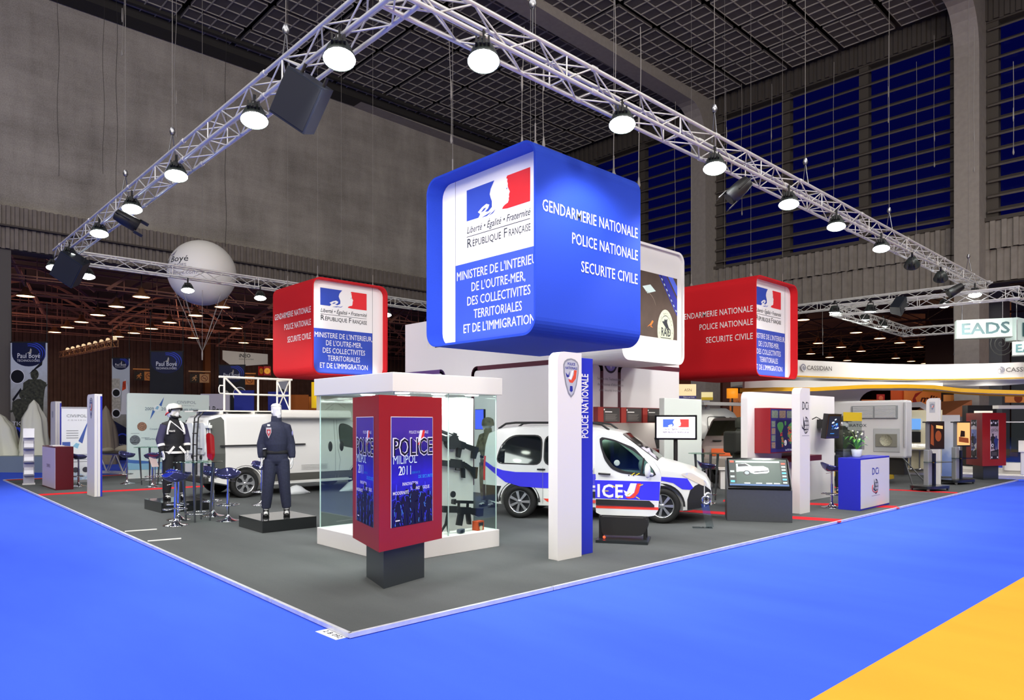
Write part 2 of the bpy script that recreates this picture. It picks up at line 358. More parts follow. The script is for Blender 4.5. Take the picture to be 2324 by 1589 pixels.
b.box((-30,28.9,19.7),(32,29.9,20.6)); b.box((-30,28.2,19.95),(32,28.4,20.6))
struct(b.build('ceiling_beams', M('#2a2724', .8)))
# the rest of the hall, behind the visitor
struct(MB().box((-45.5,-30,0),(-45,31,21.5)).box((-45,-30.5,0),(100,-30,21.5)).box((-45,30,0),(-30,30.6,21.5)).box((34,-30,8),(34.5,-24,21.5)).build('wall_rear', M('#6a655f', .9)))
struct(MB().box((-45,-30,21.2),(-35,30.6,21.5)).build('ceiling_rear', CEIL))
# annex hall on the right side
struct(MB().box((33.4,-40,9.6),(100,31,9.9)).box((96,-40,0),(96.5,30,10)).box((33.8,29.8,0),(100,30.2,9.7)).box((33.8,-40.5,0),(100,-40,9.6)).build('ceiling_annex_right', M('#4a2e20', .9)))
b = MB()
for i in range(11):
    x = 36+i*5.5
    b.tube((x,-40,9.1),(x,30,9.1), .06, 4); b.tube((x,-40,8.3),(x,30,8.3), .05, 4)
    for j in range(24): b.tube((x,-40+j*2.9,8.3),(x,-38.5+j*2.9,9.1), .03, 4); b.tube((x,-38.5+j*2.9,9.1),(x,-37.1+j*2.9,8.3), .03, 4)
for j in range(10): b.tube((34,-38+j*7.2,9.3),(96,-38+j*7.2,9.3), .05, 4)
struct(b.build('ceiling_girders', M('#5a4034', .7)))
for cx, cy in ((52,9.8),(38,4.2),(47.5,3.9)):
    struct(MB().box((cx,cy-.9,0),(cx+1.6,cy+.9,9.6)).build('pillar', M('#6a6e70' if cy < 5 else '#4a352c', .8)))
# ================================================================ TRUSS RING, FLOODLIGHTS, CABLES
TR = M('#cccccb', .35, .3, noise=.08, scale=8); BLK = M('#141416', .5); STEEL = M('#8f9096', .3, .9); LENS = M('#f4fff8', .2, emit=28)
def truss(name, p, q, label, w=.29, group=None, mt=TR, r=.027, step=.5):
    """square section box truss whose near lower chord runs from p to q"""
    p, q = Vector(p), Vector(q); d = (q-p); L = d.length; d.normalize(); n = Vector((-d.y,d.x,0)); u = Vector((0,0,1))
    t = thing(name, label, 'truss', p, 0, group); C4 = [Vector((0,0,0)), n*w, n*w+u*w, u*w]
    for c in C4:
        ch = MB().tube(c, c+d*L, r, 8)
        for i in range(1, int(L/3)+1): ch.tube(c+d*(i*3-.05), c+d*(i*3+.05), r*1.35, 8)
        ch.build('chord', mt, t)
    b = MB(); k = max(2, round(L/step)); s = L/k; rr = r*.42
    for i in range(k):
        a0, a1 = d*(i*s), d*((i+1)*s)
        for j in range(4):
            A, B = C4[j], C4[(j+1)%4]
            if i % 2 == j % 2: A, B = B, A
            b.tube(A+a0, B+a1, rr, 5)
            if i % 5 == 0: b.tube(A+a0, B+a0, rr, 5)
    b.build('bracing', mt, t)
    return t
G1 = 'trusses hung in a square over the stand'
TZ = 6.0
truss('lighting_truss', (1.16,.62,TZ), (1.16,16.4,TZ), 'aluminium truss with floodlights running from the top corner to the far left', group=G1)
truss('lighting_truss', (.87,.6,TZ), (23.7,.7,TZ), 'aluminium truss with floodlights running from the top corner to the far right', group=G1)
truss('lighting_truss', (1.2,16.1,TZ), (23.4,16.1,TZ), 'aluminium truss crossing in front of the white balloon and behind the red cube', group=G1)
truss('lighting_truss', (23.4,16.1,TZ), (23.4,.6,TZ), 'aluminium truss behind the right red cube, lit brightly above the curved fascia', group=G1)
# floodlight: round housing, bright lens, yoke, clamp
def floodlight(label, group):
    t = thing('floodlight', label, 'floodlight', (0,0,0), 0, group)
    MB().lathe([(0,.245),(.05,.24),(.13,.22),(.19,.1),(.23,-.02),(.245,-.06),(.235,-.065)], n=18).build('housing', M('#2b3230', .4), t)
    MB().lathe([(0,-.1),(.14,-.092),(.21,-.07),(.236,-.05)], n=20).build('lens', LENS, t)
    b = MB(); b.path([(-.27,0,0),(-.27,0,.2),(-.2,0,.32),(.2,0,.32),(.27,0,.2),(.27,0,0)], .016, 6); b.build('yoke', BLK, t)
    MB().box((-.05,-.03,.32),(.05,.03,.46)).build('clamp', BLK, t)
    v = MB()
    for i in range(4): v.box((.15,-.12+i*.06,.02),(.27,-.09+i*.06,.14))
    v.build('cooling_fins', BLK, t)
    return t
FL = floodlight('floodlight', 'floodlights on the truss ring')
FLOODS = [ # x, y, z, label
 (.74,1.47,5.6,'largest floodlight on the left truss, close to the top corner'),
 (.74,3.6,5.62,'floodlight on the left truss just below the black hanging box'),
 (.74,6.53,5.66,'floodlight half way down the left truss, next above the one with a small spotlight'),
 (.74,8.9,5.66,'floodlight on the left truss above the small black spotlight'),
 (.74,11.2,5.66,'floodlight on the left truss above the profiled wall band'),
 (.74,13.9,5.66,'floodlight at the far end of the left truss over the black box'),
 (.74,15.6,5.66,'floodlight at the outermost left corner of the truss ring'),
 (1.55,15.9,5.6,'floodlight under the rear truss next to the far left corner'),
 (4.07,15.9,5.56,'floodlight under the rear truss shining in front of the balloon'),
 (6.21,15.9,5.6,'floodlight under the rear truss left of the left red cube'),
 (10.79,15.9,5.56,'floodlight under the rear truss right of the left red cube'),
 (1.9,.49,5.62,'largest floodlight on the right truss, above the blue cube'),
 (4.29,.49,5.64,'floodlight on the right truss over the right edge of the blue cube'),
 (6.57,.49,5.64,'floodlight on the right truss in front of the louvre column'),
 (9.05,.49,5.62,'floodlight on the right truss right of the black spotlight'),
 (11.1,.49,5.62,'floodlight on the right truss in front of the louvred windows'),
 (13.53,.49,5.6,'floodlight on the right truss in front of the profiled wall band'),
 (15.56,.49,5.54,'tilted dim floodlight on the right truss, third from its far end'),
 (17.81,.49,5.54,'tilted dim floodlight on the right truss, second from its far end'),
 (21.1,.49,5.52,'small floodlight at the far right end of the right truss'),
 (23.1,1.82,5.6,'round greenish white floodlight between the two right hand trusses'),
]
for i, (x, y, z, lb) in enumerate(FLOODS):
    o = FL if i == 0 else dup(FL, (0,0,0), 0, lb)
    kf = 1.035 if i < 7 else 1.02 if 10 < i < 20 else 1
    x, y, z = CAMX+(x-CAMX)*kf, CAMY+(y-CAMY)*kf, EYE+(z-EYE)*kf
    o['label'] = lb; o.location = (x,y,z+.06); o.scale = (.74,.74,.74)
    d = Vector((CAMX,CAMY,0))-Vector((x,y,0)); h = d.normalized()
    tl = .3 if i not in (17,18) else -.9
    o.rotation_euler = (Matrix.Rotation(math.atan2(h.y,h.x),4,'Z') @ Matrix.Rotation(-tl,4,'Y')).to_euler()
    g = (Vector((10,9,0))-Vector((x,y,0))).normalized()
    pw = 300 if i < 3 else 300 if i < 7 else 230 if i < 11 else 310
    if i in (11,12): pw = 190
    if i in (17,18,19): pw = 130
    lamp('SPOT', 'floodlight_beam', (x,y,z-.16), pw, (1,.985,.96), .16, aim=(x+g.x*(5 if i < 3 else 2.4),y+g.y*(3.4 if i < 3 else 2.4),0), cone=2.0, blend=.45)
# small black spotlights and boxes
def spot(label, loc, aim):
    t = thing('spotlight', label, 'spotlight', loc, 0, 'small black spotlights')
    MB().lathe([(.03,.26),(.1,.24),(.12,.1),(.13,-.16),(.1,-.17)], n=14, cap=True).build('housing', BLK, t)
    MB().lathe([(0,-.165),(.1,-.165)], n=14).build('lens', M('#fff6e4', .3, emit=3), t)
    MB().path([(-.16,0,0),(-.16,0,.24),(.16,0,.24),(.16,0,0)], .013, 6).build('yoke', BLK, t)
    bd = MB()
    for s in (-1,1): bd.box((-.1,s*.12-.005,-.3),(.1,s*.12+.005,-.14))
    bd.build('barn_doors', BLK, t)
    t.rotation_euler = Vector([aim[i]-loc[i] for i in range(3)]).to_track_quat('-Z','Y').to_euler()
spot('black barn door spotlight under the left truss beside the fourth floodlight', (.74,9.1,5.5), (8,8,2))
spot('black barn door spotlight under the right truss left of the louvred windows', (7.23,.49,5.46), (4,4,1))
spot('black spotlight with a warm glow near the end of the right truss', (19,.49,5.4), (14,6,1))
def hung_box(label, loc, rz, s):
    t = thing('hanging_speaker', label, 'speaker', loc, rz, 'black boxes hung on the trusses')
    MB().prism([(-s*.5,-s*.35),(s*.5,-s*.35),(s*.36,s*.4),(-s*.36,s*.4)], -s*.55, s*.55).build('cabinet', M('#1d222b', .45), t, .02)
    MB().box((-s*.46,-s*.37,-s*.5),(s*.46,-s*.352,s*.5)).build('grille', M('#10141c', .7, noise=.2, scale=200), t)
    b = MB(); b.tube((-s*.3,0,s*.5),(-s*.3,0,s*.75),.02,6); b.tube((s*.3,0,s*.5),(s*.3,0,s*.75),.02,6); b.build('bracket', BLK, t)
    t.rotation_euler = (.35,.6,rz)
hung_box('large black speaker box hanging below the left truss', (.8,2.4,5.5), -.8, .5)
hung_box('black speaker box hanging at the far left corner of the truss', (.9,14.5,5.5), -.6, .6)
CABM0 = M('#6a6662', .6)
# chains and slings that hold the trusses
def sling(label, x, y, z0, z1=20):
    t = thing('truss_hoist', label, 'hoist', (x,y,0), 0, 'hoist slings that hold the truss ring')
    MB().tube((0,0,z0+.45),(0,0,z1),.006,5).build('cable', CABM0, t)
    b = MB(); b.tube((-.1,-.1,z0),(0,0,z0+.45),.01,5); b.tube((.1,.1,z0),(0,0,z0+.45),.01,5); b.lathe([(.03,0),(.05,.05),(.03,.12)],(0,0,z0+.42),8); b.build('hook', STEEL, t)
SL = [('left truss above the black speaker box',.96,3.3),('left truss by the third floodlight',.96,7.6),('left truss by the fourth floodlight',.96,10.4),('right truss over the right louvre column',7.0,.5),('right truss left of the fifth floodlight',10.3,.5),('right truss at the profiled wall band',14.8,.5),('right truss near its far end',21.5,.5),('right truss near the top corner',2.9,.5)]
for lb, x, y in SL: sling('steel hoist cable and sling holding the '+lb, 1.02 if x < 1 else x, y if x < 1 else .75, TZ+.31)
CABM = M('#7a7672', .6)
# loose cables hanging from the roof: each its own place
def cable(label, x, y, z0, z1=20.0, r=.007, hook=True, mt=None):
    b = MB(); pts = [(x+.03*math.sin(z*1.7+x),y,z) for z in [z0+(z1-z0)*i/14 for i in range(15)]]; b.path(pts, r, 5)
    if hook: b.lathe([(.01,0),(.03,.06),(.01,.2)],(pts[0][0],y,z0-.15),6); b.lathe([(.01,0),(.022,.1),(.01,.4)],(pts[0][0],y,z0+.8),6)
    tag(b.build('rigging_cable', mt or CABM), label, 'cable', 'slack rigging cables hanging from the roof')
DK = M('#2c2826', .7)
def cab_px(px, y_top, y_bot, d, lb, **k):
    x = (px-1162)/FPX*d; X = CAMX+math.sin(PHI)*x+math.cos(PHI)*d; Y = CAMY-math.cos(PHI)*x+math.sin(PHI)*d
    z = lambda py: EYE-(py-HPX)/FPX*d
    cable(lb, X, Y, z(y_bot), min(20.0, z(y_top)), **k)
for px, yt, yb, d, lb, k in (
 (132,-40,400,24,'dark cable down the concrete wall, leftmost of them',dict(mt=DK,hook=False)),(235,-40,395,26,'dark cable down the concrete wall, second from the left',dict(mt=DK,hook=False)),(265,-40,600,27,'thin dark cable on the concrete wall beside the second one',dict(mt=DK,hook=False,r=.008)),
 (280,-40,115,20,'short chain with hook at the top left of the concrete wall',{}),(398,-40,300,20,'long thin cable with hook above the third floodlight',{}),(512,60,560,30,'dark cable behind the left truss, in front of the bare concrete',dict(mt=DK,hook=False,r=.01)),
 (1022,70,310,15,'cable ending over the left edge of the blue cube',{}),(1187,60,315,12,'cable holding the blue cube at its front corner',{}),(1235,200,318,11.5,'white cord reaching the top of the blue cube',dict(r=.006)),(1395,-40,385,12,'cable with hook over the right half of the blue cube',{}),
 (1452,60,410,12,'cable behind the right edge of the blue cube',{}),(1532,230,620,24,'cable in front of the corner windows, right of the white cube',{}),(1648,200,365,25,'short cable before the first window bay, next to the column',{}),(1683,190,480,27,'cable before the first mullion of the window bay',{}),
 (1751,190,365,26,'single chain between the first and second mullion',{}),(1892,140,460,24,'long chain hanging to the right truss in the window bay',{}),(2016,80,270,26,'chain with two links before the second mullion',{}),(2080,140,560,27,'thin cable before the third window panel',dict(r=.008)),
 (2120,80,370,26,'cable close to the large right column',{}),(2210,60,380,22,'thin cable running down the large right column',dict(r=.008)),(2300,140,340,20,'short cable at the far right windows',dict(r=.008)),
 (1867,700,800,34,'cable hanging behind the long fascia, left end',dict(r=.014)),(2165,690,800,30,'cable hanging behind the long fascia, left of the lit sign',dict(r=.014))):
    cab_px(px, yt, yb, d, lb, **k)
# ================================================================ HANGING CUBES
ROYAL = '#1d40b8'
MWHITE = M('#f0eff0', .6); MBLUE = M('#2746b4', .6); MRED = M('#e0202a', .6); INK = M('#20242e', .6)
def marianne(b, F, x, y, w, h, mb, mr, mw, off=.004):
    """tricolour emblem with the white profile: blue field left, red field right, white between"""
    P = lambda pts: [(x+px*w, y+py*h) for px,py in pts]
    b.flat(F, P([(0,0),(.2,.0),(.23,.1),(.19,.18),(.26,.3),(.33,.36),(.38,.3),(.36,.2),(.31,.12),(.36,.1),(.42,.2),(.42,.38),(.4,.5),(.385,.62),(.4,.78),(.43,.9),(.46,1),(0,1)]), mb, off)
    b.flat(F, P([(.25,-.03),(.34,-.03),(.42,.06),(.38,.04)]), mb, off); b.flat(F, P([(.36,-.05),(.44,0),(.48,.1),(.43,.03)]), mb, off)
    b.flat(F, P([(.24,.14),(.29,.24),(.33,.24),(.29,.16)]), mb, off)
    b.flat(F, P([(1,0),(1,1),(.66,1),(.645,.93),(.665,.9),(.66,.82),(.67,.76),(.668,.68),(.678,.6),(.695,.52),(.7,.48),(.69,.44),(.685,.38),(.692,.35),(.683,.3),(.685,.24),(.67,.17),(.63,.14),(.6,.1),(.58,.03),(.66,0)]), mr, off)
    b.flat(F, P([(.645,.62),(.665,.64),(.655,.58)]), mb, off)
def banner(parent, F, W, H, right_strip, mats=None):
    """hanging banner face: emblem, motto, ministry text on a blue field"""
    t = MB(); t.flat(F, rrect(W, H, .22), 0, 0)
    bn = t.build('banner', [MWHITE], parent)
    x0, x1 = (.0, W-.34) if right_strip else (.34, W)
    b = MB(); Hb = H*.485
    if right_strip: b.flat(F, rr4(x1-x0, Hb, (0,0,0,.2), x=x0, y=.0), 0, .003)
    else: b.flat(F, rr4(x1-x0, Hb, (.2,0,0,0), x=x0, y=.0), 0, .003)
    b.build('blue_field', MBLUE, bn)
    ln = MB(); lx = x1 if right_strip else x0; ln.flat(F, [(lx-.005,0),(lx+.005,0),(lx+.005,H),(lx-.005,H)], 0, .004); ln.build('seam', M('#8a8a90', .6), bn)
    cx = (x0+x1)/2 + (.05 if right_strip else -.04); fw = 1.42; fx = cx-fw/2
    e = MB(); marianne(e, F, fx, H*.735, fw, H*.185, 0, 1, 2); e.build('emblem', [MBLUE, MRED, MWHITE], bn)
    m = MB(); m.text('Liberté • Égalité • Fraternité', F, fx, H*.66, .15, 0, fw, shear=.28, off=.004, bold=.006)
    m.flat(F, [(fx,H*.638),(fx+fw,H*.638),(fx+fw,H*.642),(fx,H*.642)], 0, .004)
    m.text('R', F, fx, H*.575, .2, 0, off=.004, bold=.008); m.text('ÉPUBLIQUE', F, fx+.135, H*.575, .15, 0, .66, off=.004, bold=.008); m.text('F', F, fx+.85, H*.575, .2, 0, off=.004); m.text('RANÇAISE', F, fx+.97, H*.575, .15, 0, fw-.97, off=.004, bold=.008)
    m.build('motto', INK, bn)
    k = MB(); tw = x1-x0
    for i, (s, f) in enumerate((("MINISTERE DE L'INTERIEUR,",.93),("DE L'OUTRE-MER,",.58),('DES COLLECTIVITES',.68),('TERRITORIALES',.52),("ET DE L'IMMIGRATION",.77))):
        vs = text_mesh(s)[0]; wd = tw*f; k.text(s, F, cx-wd/2, H*(.39-.081*i), .2, 0, wd, off=.006)
    k.build('ministry_lettering', MWHITE, bn)
    return bn
def hanging_cube(label, name, near, sx, sy, z0, z1, hexc, open_face, side_text=True):
    """near = corner closest to the visitor; open_face 'X' opens towards -X, 'Y' towards -Y"""
    x, y = near; H = z1-z0; r = .24; mt = M(hexc, .8, noise=.04, scale=60, spec=.3); t = thing(name, label, 'hanging cube', (x,y,z0), 0, 'cubes hung over the stand')
    th = .035; dp = .3 if open_face == 'X' else .2
    b = MB()
    if open_face == 'X': b.T = Matrix(((0,0,1,0),(1,0,0,0),(0,1,0,0),(0,0,0,1))); W, D = sy, sx
    else: b.T = Matrix(((1,0,0,0),(0,0,1,0),(0,1,0,0),(0,0,0,1))); W, D = sx, sy
    b.ring(rrect(W,H,r,8), [(px,py) for px,py in rrect(W-2*th,H-2*th,r-th,8,th,th)], 0, D)
    b.T = None; b.build('shell', mt, t)
    if open_face == 'X': F = frame((dp,W-th,th),(0,-1,0),(0,0,1)); FT = frame((0,-.004,0),(1,0,0),(0,0,1)); tw = sx
    else: F = frame((th,dp,th),(1,0,0),(0,0,1)); FT = frame((-.004,sy,0),(0,-1,0),(0,0,1)); tw = sy
    banner(t, F, W-2*th, H-2*th, open_face == 'Y')
    zc = z0+H/2
    if open_face == 'X': L_ = (((x+.12,y+.06,zc),(x+.12,y+sy,zc),H*.75,.12),((x+.12,y+sy/2,z0+.06),(x+.12,y+sy/2,z1),sy*.75,.12))
    else: L_ = (((x+.06,y+.09,zc),(x+sx,y+.09,zc),H*.75,.08),((x+sx/2,y+.09,z0+.06),(x+sx/2,y+.09,z1),sx*.75,.08))
    for p_, a_, l_, w_ in L_:
        o = lamp('AREA', 'frame_light', p_, 5, (1,.97,.97), .1, aim=a_); o.data.shape = 'RECTANGLE'; o.data.size = .06; o.data.size_y = l_
        if p_[2] < zc-.5: o.data.size, o.data.size_y = (.06, l_) if open_face == 'X' else (l_, .06)
    k = MB(); rx = tw-.09
    for s, zf, wf in (('GENDARMERIE NATIONALE',.635,.91),('POLICE NATIONALE',.505,.655),('SECURITE CIVILE',.365,.57)):
        wd = tw*wf; k.text(s, FT, rx-wd, H*zf, .23, 0, wd, bold=.003, sp=1.04, off=.003)
    k.build('lettering', MWHITE, t)
    c = MB()
    for px, py in ((.3,.3),(sx-.3,.3),(sx-.3,sy-.3),(.3,sy-.3)):
        c.tube((px,py,H-.02),(px,py,H+.35),.012,5); c.lathe([(.015,0),(.05,.05),(.015,.12)],(px,py,H-.02),6); c.tube((px,py,H+.35),(px,py,20.1-z0),.003,4)
    c.build('suspension', CABM, t)
    return t
hanging_cube('large royal blue cube with white lettering and a recessed ministry banner', 'blue_hanging_cube', (3.78,1.57), 2.38, 2.48, 3.0, 5.7, ROYAL, 'X')
hanging_cube('smaller red cube above the white van, banner facing right', 'red_hanging_cube', (5.78,11.72), 2.31, 2.35, 3.05, 5.62, '#c8141f', 'Y')
hanging_cube('red cube on the right, next to the white cube, above the map wall', 'red_hanging_cube', (14.09,3.72), 2.43, 2.41, 3.0, 5.65, '#c8141f', 'Y')
# white cube with a picture on its front
t = thing('white_hanging_cube', 'white cube half hidden behind the blue cube, with a dark photo panel', 'hanging cube', (8.44,3.69,3.08), 0, 'cubes hung over the stand')
T = Matrix(((1,0,0,0),(0,0,1,0),(0,1,0,0),(0,0,0,1)))
b = MB(); b.T = T; b.ring(rrect(2.27,2.52,.22,8), rrect(2.17,2.42,.18,8,.05,.05), 0, 2.3); b.build('shell', WHITE, t)
b = MB(); b.T = T; b.prism(rrect(2.17,2.42,.18,8,.05,.05), .05, .12); fp = b.build('front_panel', WHITE2, t)
F = frame((.13,.05,.55),(1,0,0),(0,0,1)); b = MB(); PW, PH = 1.92, 1.38
b.flat(F, [(0,0),(PW,0),(PW,PH),(0,PH)], 0, .004)
b.flat(F, [(1.2,1.38),(1.9,.55),(1.92,.55),(1.92,.9),(1.5,1.38)], 1, .006); b.flat(F, [(1.55,1.38),(1.92,.98),(1.92,1.2),(1.75,1.38)], 2, .008)
b.flat(F, [(1.26,1.38),(1.92,.6),(1.92,.63),(1.3,1.38)], 3, .009)
for i in range(7): b.flat(F, [(1.3+i*.09,1.3-i*.106),(1.34+i*.09,1.26-i*.106),(1.36+i*.09,1.28-i*.106),(1.32+i*.09,1.32-i*.106)], 4, .01)
b.flat(F, [(.62,1.05),(.9,1.12),(1.1,1.0),(.8,.92)], 4, .006)
pts = circ(.4,14,.72,.55,20,90); 
for i in range(13): b.flat(F, [pts[i],pts[i+1],(pts[i+1][0],pts[i+1][1]+.012),(pts[i][0],pts[i][1]+.012)], 5, .006)
b.flat(F, [(.78,.2),(.92,.26),(.9,.22),(1.0,.2),(.93,.24),(1.02,.34),(.97,.36),(.9,.28)], 6, .006)
cx, cy = 1.47, .16
E = [(cx+.31*math.cos(a),cy+.48*math.sin(a)) for a in [2*math.pi*i/32 for i in range(32)]]
b.flat(F, [(px,max(0,py)) for px,py in E], 7, .008); E2 = [(cx+.22*math.cos(a),max(0.01,cy+.34*math.sin(a))) for a in [2*math.pi*i/32 for i in range(32)]]
for i in range(32):
    a, c = E2[i], E2[(i+1)%32]; b.flat(F, [a,c,(c[0],c[1]+.015),(a[0],a[1]+.015)], 8, .01)
b.text('RAiD', F, cx-.18, .06, .26, 8, .36, bold=.02, off=.012); b.flat(F, [(cx-.14,.36),(cx+.14,.12),(cx+.14,.15),(cx-.1,.39)], 8, .012)
b.flat(F, [(cx-.08,.36),(cx-.04,.44),(cx,.41),(cx+.06,.45),(cx+.05,.36),(cx+.13,.22),(cx+.05,.24)], 8, .012)
for i, chh in enumerate('POLICE NATIONALE'):
    a = math.radians(200-i*13.5); b.text(chh, F, cx+.255*math.cos(a)-.02, cy+.395*math.sin(a)-.02, .06, 8, off=.012) if chh != ' ' and cy+.395*math.sin(a) > .04 else None
b.build('photo_panel', [M('#4a3a30', .5, noise=.2, scale=3), M('#2a2f9a', .5), M('#5068e0', .4), M('#141a50', .5), M('#c8dcd8', .5), M('#9a8a7a', .5), M('#d8761e', .5), M('#cdd6b8', .5), INK], fp)
# ================================================================ CENTRAL BUILDING, SHOWCASE, KIOSKS, TOTEMS
WINE = M('#4a1226', .5); PURP = M('#5a3a78', .5); WALLW = M('#dcd8da', .6)
t = thing('exhibition_wall', 'tall white corner wall with dark purple frame lines behind the police car', 'stand wall', (8.4,5.0,PT))
b = MB(); X1, Y1, Hh = 4.1, 6.3, 3.75
r = .7; arc = [(r-r*math.cos(a), r-r*math.sin(a)) for a in [math.pi/2*i/8 for i in range(9)]]
out = [(0,Y1)]+[p for p in arc]+[(X1,0)]; inn = [(X1,.25)]+[(r-(r-.25)*math.cos(a), r-(r-.25)*math.sin(a)) for a in [math.pi/2*i/8 for i in range(8,-1,-1)]]+[(.25,Y1)]
# upper and lower part: the right hand wing is open below (working recess)
b.prism((out+inn)[::-1], 1.9, Hh, 0)
lw = [(0,Y1)]+arc+[(r,.25)]+[(r-(r-.25)*math.cos(a), r-(r-.25)*math.sin(a)) for a in [math.pi/2*i/8 for i in range(7,-1,-1)]]+[(.25,Y1)]
b.prism(lw[::-1], 0, 1.9, 0)
b.build('wall_panel', WALLW, t)
b = MB(); T = Matrix(((0,0,1,0),(1,0,0,0),(0,1,0,0),(0,0,0,1))); b.T = T
b.ring(rrect(2.3,1.6,.18,6,5.1,2.95), rrect(1.35,1.15,.12,6,5.25,3.6) if 0 else rrect(1.1,.9,.12,6,5.12,3.35) if 0 else rrect(.95,1.0,.12,6,5.2,3.62), 0, .25); b.T = None
MB().box((0,5.25,Hh),(.25,Y1,4.5)).box((0,4.2,4.35),(.25,5.3,4.5)).box((0,3.0,Hh-.02),(.25,4.2,4.5)).build('upper_panel', WALLW, t)
# working recess: rear wall, lit ceiling, counter
b = MB(); b.box((.7,1.05,0),(X1,1.15,1.9)); b.box((.7,.25,1.86),(X1,1.1,1.9)); b.box((X1-.7,-.02,0),(X1-.45,1.1,1.9)); b.build('recess', WHITE, t)
MB().box((.75,.3,1.845),(X1-.75,.42,1.858)).build('recess_light', M('#fffaf0', .4, emit=9), t)
MB().box((.6,-.55,1.02),(X1-.5,.5,1.1)).build('counter', M('#6a101a', .35), t)
fb = MB(); F = frame((-.004,Y1,0),(0,-1,0),(0,0,1))
def strip(pts, w, m=0, F=F, off=.002):
    """flat line of width w through the points"""
    for i in range(len(pts)-1):
        a, c = Vector(pts[i]), Vector(pts[i+1]); d = (c-a).normalized(); n = Vector((-d.y,d.x))*w/2; e = d*w*.2
        fb.flat(F, [tuple(a-e-n),tuple(c+e-n),tuple(c+e+n),tuple(a-e+n)], m, off)
def uframe(x0, x1, zt, zb=.2, r=.16, m=0, F=F, left=True, right=True):
    P = []
    if left: P += [(x0,zb)]+[(x0+r-r*math.cos(a), zt-r+r*math.sin(a)) for a in [math.pi/2*i/5 for i in range(6)]]
    else: P += [(x0,zt)]
    if right: P += [(x1-r+r*math.sin(a), zt-r+r*math.cos(a)) for a in [math.pi/2*i/5 for i in range(6)]]+[(x1,zb)]
    else: P += [(x1,zt)]
    strip(P, .11, m, F)
uframe(-.0, 1.78, 3.1, m=1, left=False); uframe(2.95, Y1-.62, 3.1, right=False)
FA = frame((0,-.004,0),(1,0,0),(0,0,1))
fb.add([(q[0]-.004*math.cos(a),q[1]-.004*math.sin(a),z) for q,a in zip(arc,[math.pi/2*i/8 for i in range(9)]) for z in (3.045,3.155)], [(2*i,2*i+2,2*i+3,2*i+1) for i in range(8)], 0)
uframe(.7, .98, 3.1, zb=1.95, F=FA, left=False); uframe(1.62, X1, 3.1, zb=1.95, F=FA, right=False)
fb.build('frame_lines', [WINE, PURP], t)
k = MB(); k.flat(FA, circ(.24,28,1.3,3.12), 1, .003); k.flat(FA, circ(.19,28,1.3,3.12), 2, .004); k.flat(FA, [(1.2,3.24),(1.26,3.24),(1.3,3.04),(1.34,3.24),(1.4,3.24),(1.31,2.97)], 3, .006); k.flat(FA, circ(.05,10,1.3,3.16), 0, .006)
for i, s in enumerate(('Service des Technologies et',"des Systèmes d'Information",'de la Sécurité Intérieure')): k.text(s, FA, 1.3, 2.72-i*.13, .085, 4, align='CENTER')
k.build('service_emblem', [INK, M('#242038', .5), M('#8d84c8', .5), WHITE, M('#8c8a90', .6)], t)
# three information boards over the recess
for i in range(3):
    x0 = 9.08+i*.83
    o = thing('information_board', ('dark information board over the lit recess, '+('leftmost of three, beside the blue pillar','middle one of three','right one, just left of the emblem screen')[i]), 'board', (x0,4.86,1.78), 0, 'information boards on the white wall')
    MB().box((0,0,0),(.8,.13,.36)).build('backing', M('#6a141c', .4), o)
    q = MB(); Fq = frame((0,-.002,0),(1,0,0),(0,0,1)); q.flat(Fq, [(.2,.02),(.78,.02),(.78,.34),(.2,.34)], 0, .001); q.flat(Fq, [(0,0),(.19,0),(.19,.36),(0,.36)], 3, .001)
    q.flat(Fq, [(.24,.24),(.5,.24),(.5,.26),(.24,.26)], 1); 
    for j in range(7): q.flat(Fq, [(.26,.19-j*.022),(.26+.42-.03*(j%3),.19-j*.022),(.26+.42-.03*(j%3),.2-j*.022),(.26,.2-j*.022)], 2)
    q.flat(Fq, circ(.02,8,.22,.3), 1, .003); q.build('printed_face', [M('#3a3736', .5), M('#e6e2de', .5), M('#6f6a66', .5), M('#8a2a22', .5)], o)
# laptops on the counter
for i, (x, lb) in enumerate(((10.05,'dark open laptop on the red counter behind the car windscreen'),(11.35,'dark open laptop on the red counter left of the emblem screen'))):
    o = thing('laptop', lb, 'laptop', (x,4.62,1.14), .1, 'laptops on the red counter')
    MB().box((-.19,-.14,0),(.19,.13,.02)).build('keyboard', M('#b8bac0', .4), o); q = MB(); q.T = Matrix.Translation((0,.13,.02)) @ Matrix.Rotation(-.25,4,'X'); q.box((-.19,0,0),(.19,.015,.27)); q.build('screen', M('#20242a', .3), o)
# pale end panel
b = MB(); b.box((10.75,4.25,PT),(12.36,4.4,2.36)); tag(b.build('end_panel', M('#cfd6d2', .5), None, .015), 'pale green-white panel standing behind the emblem screen', 'panel')
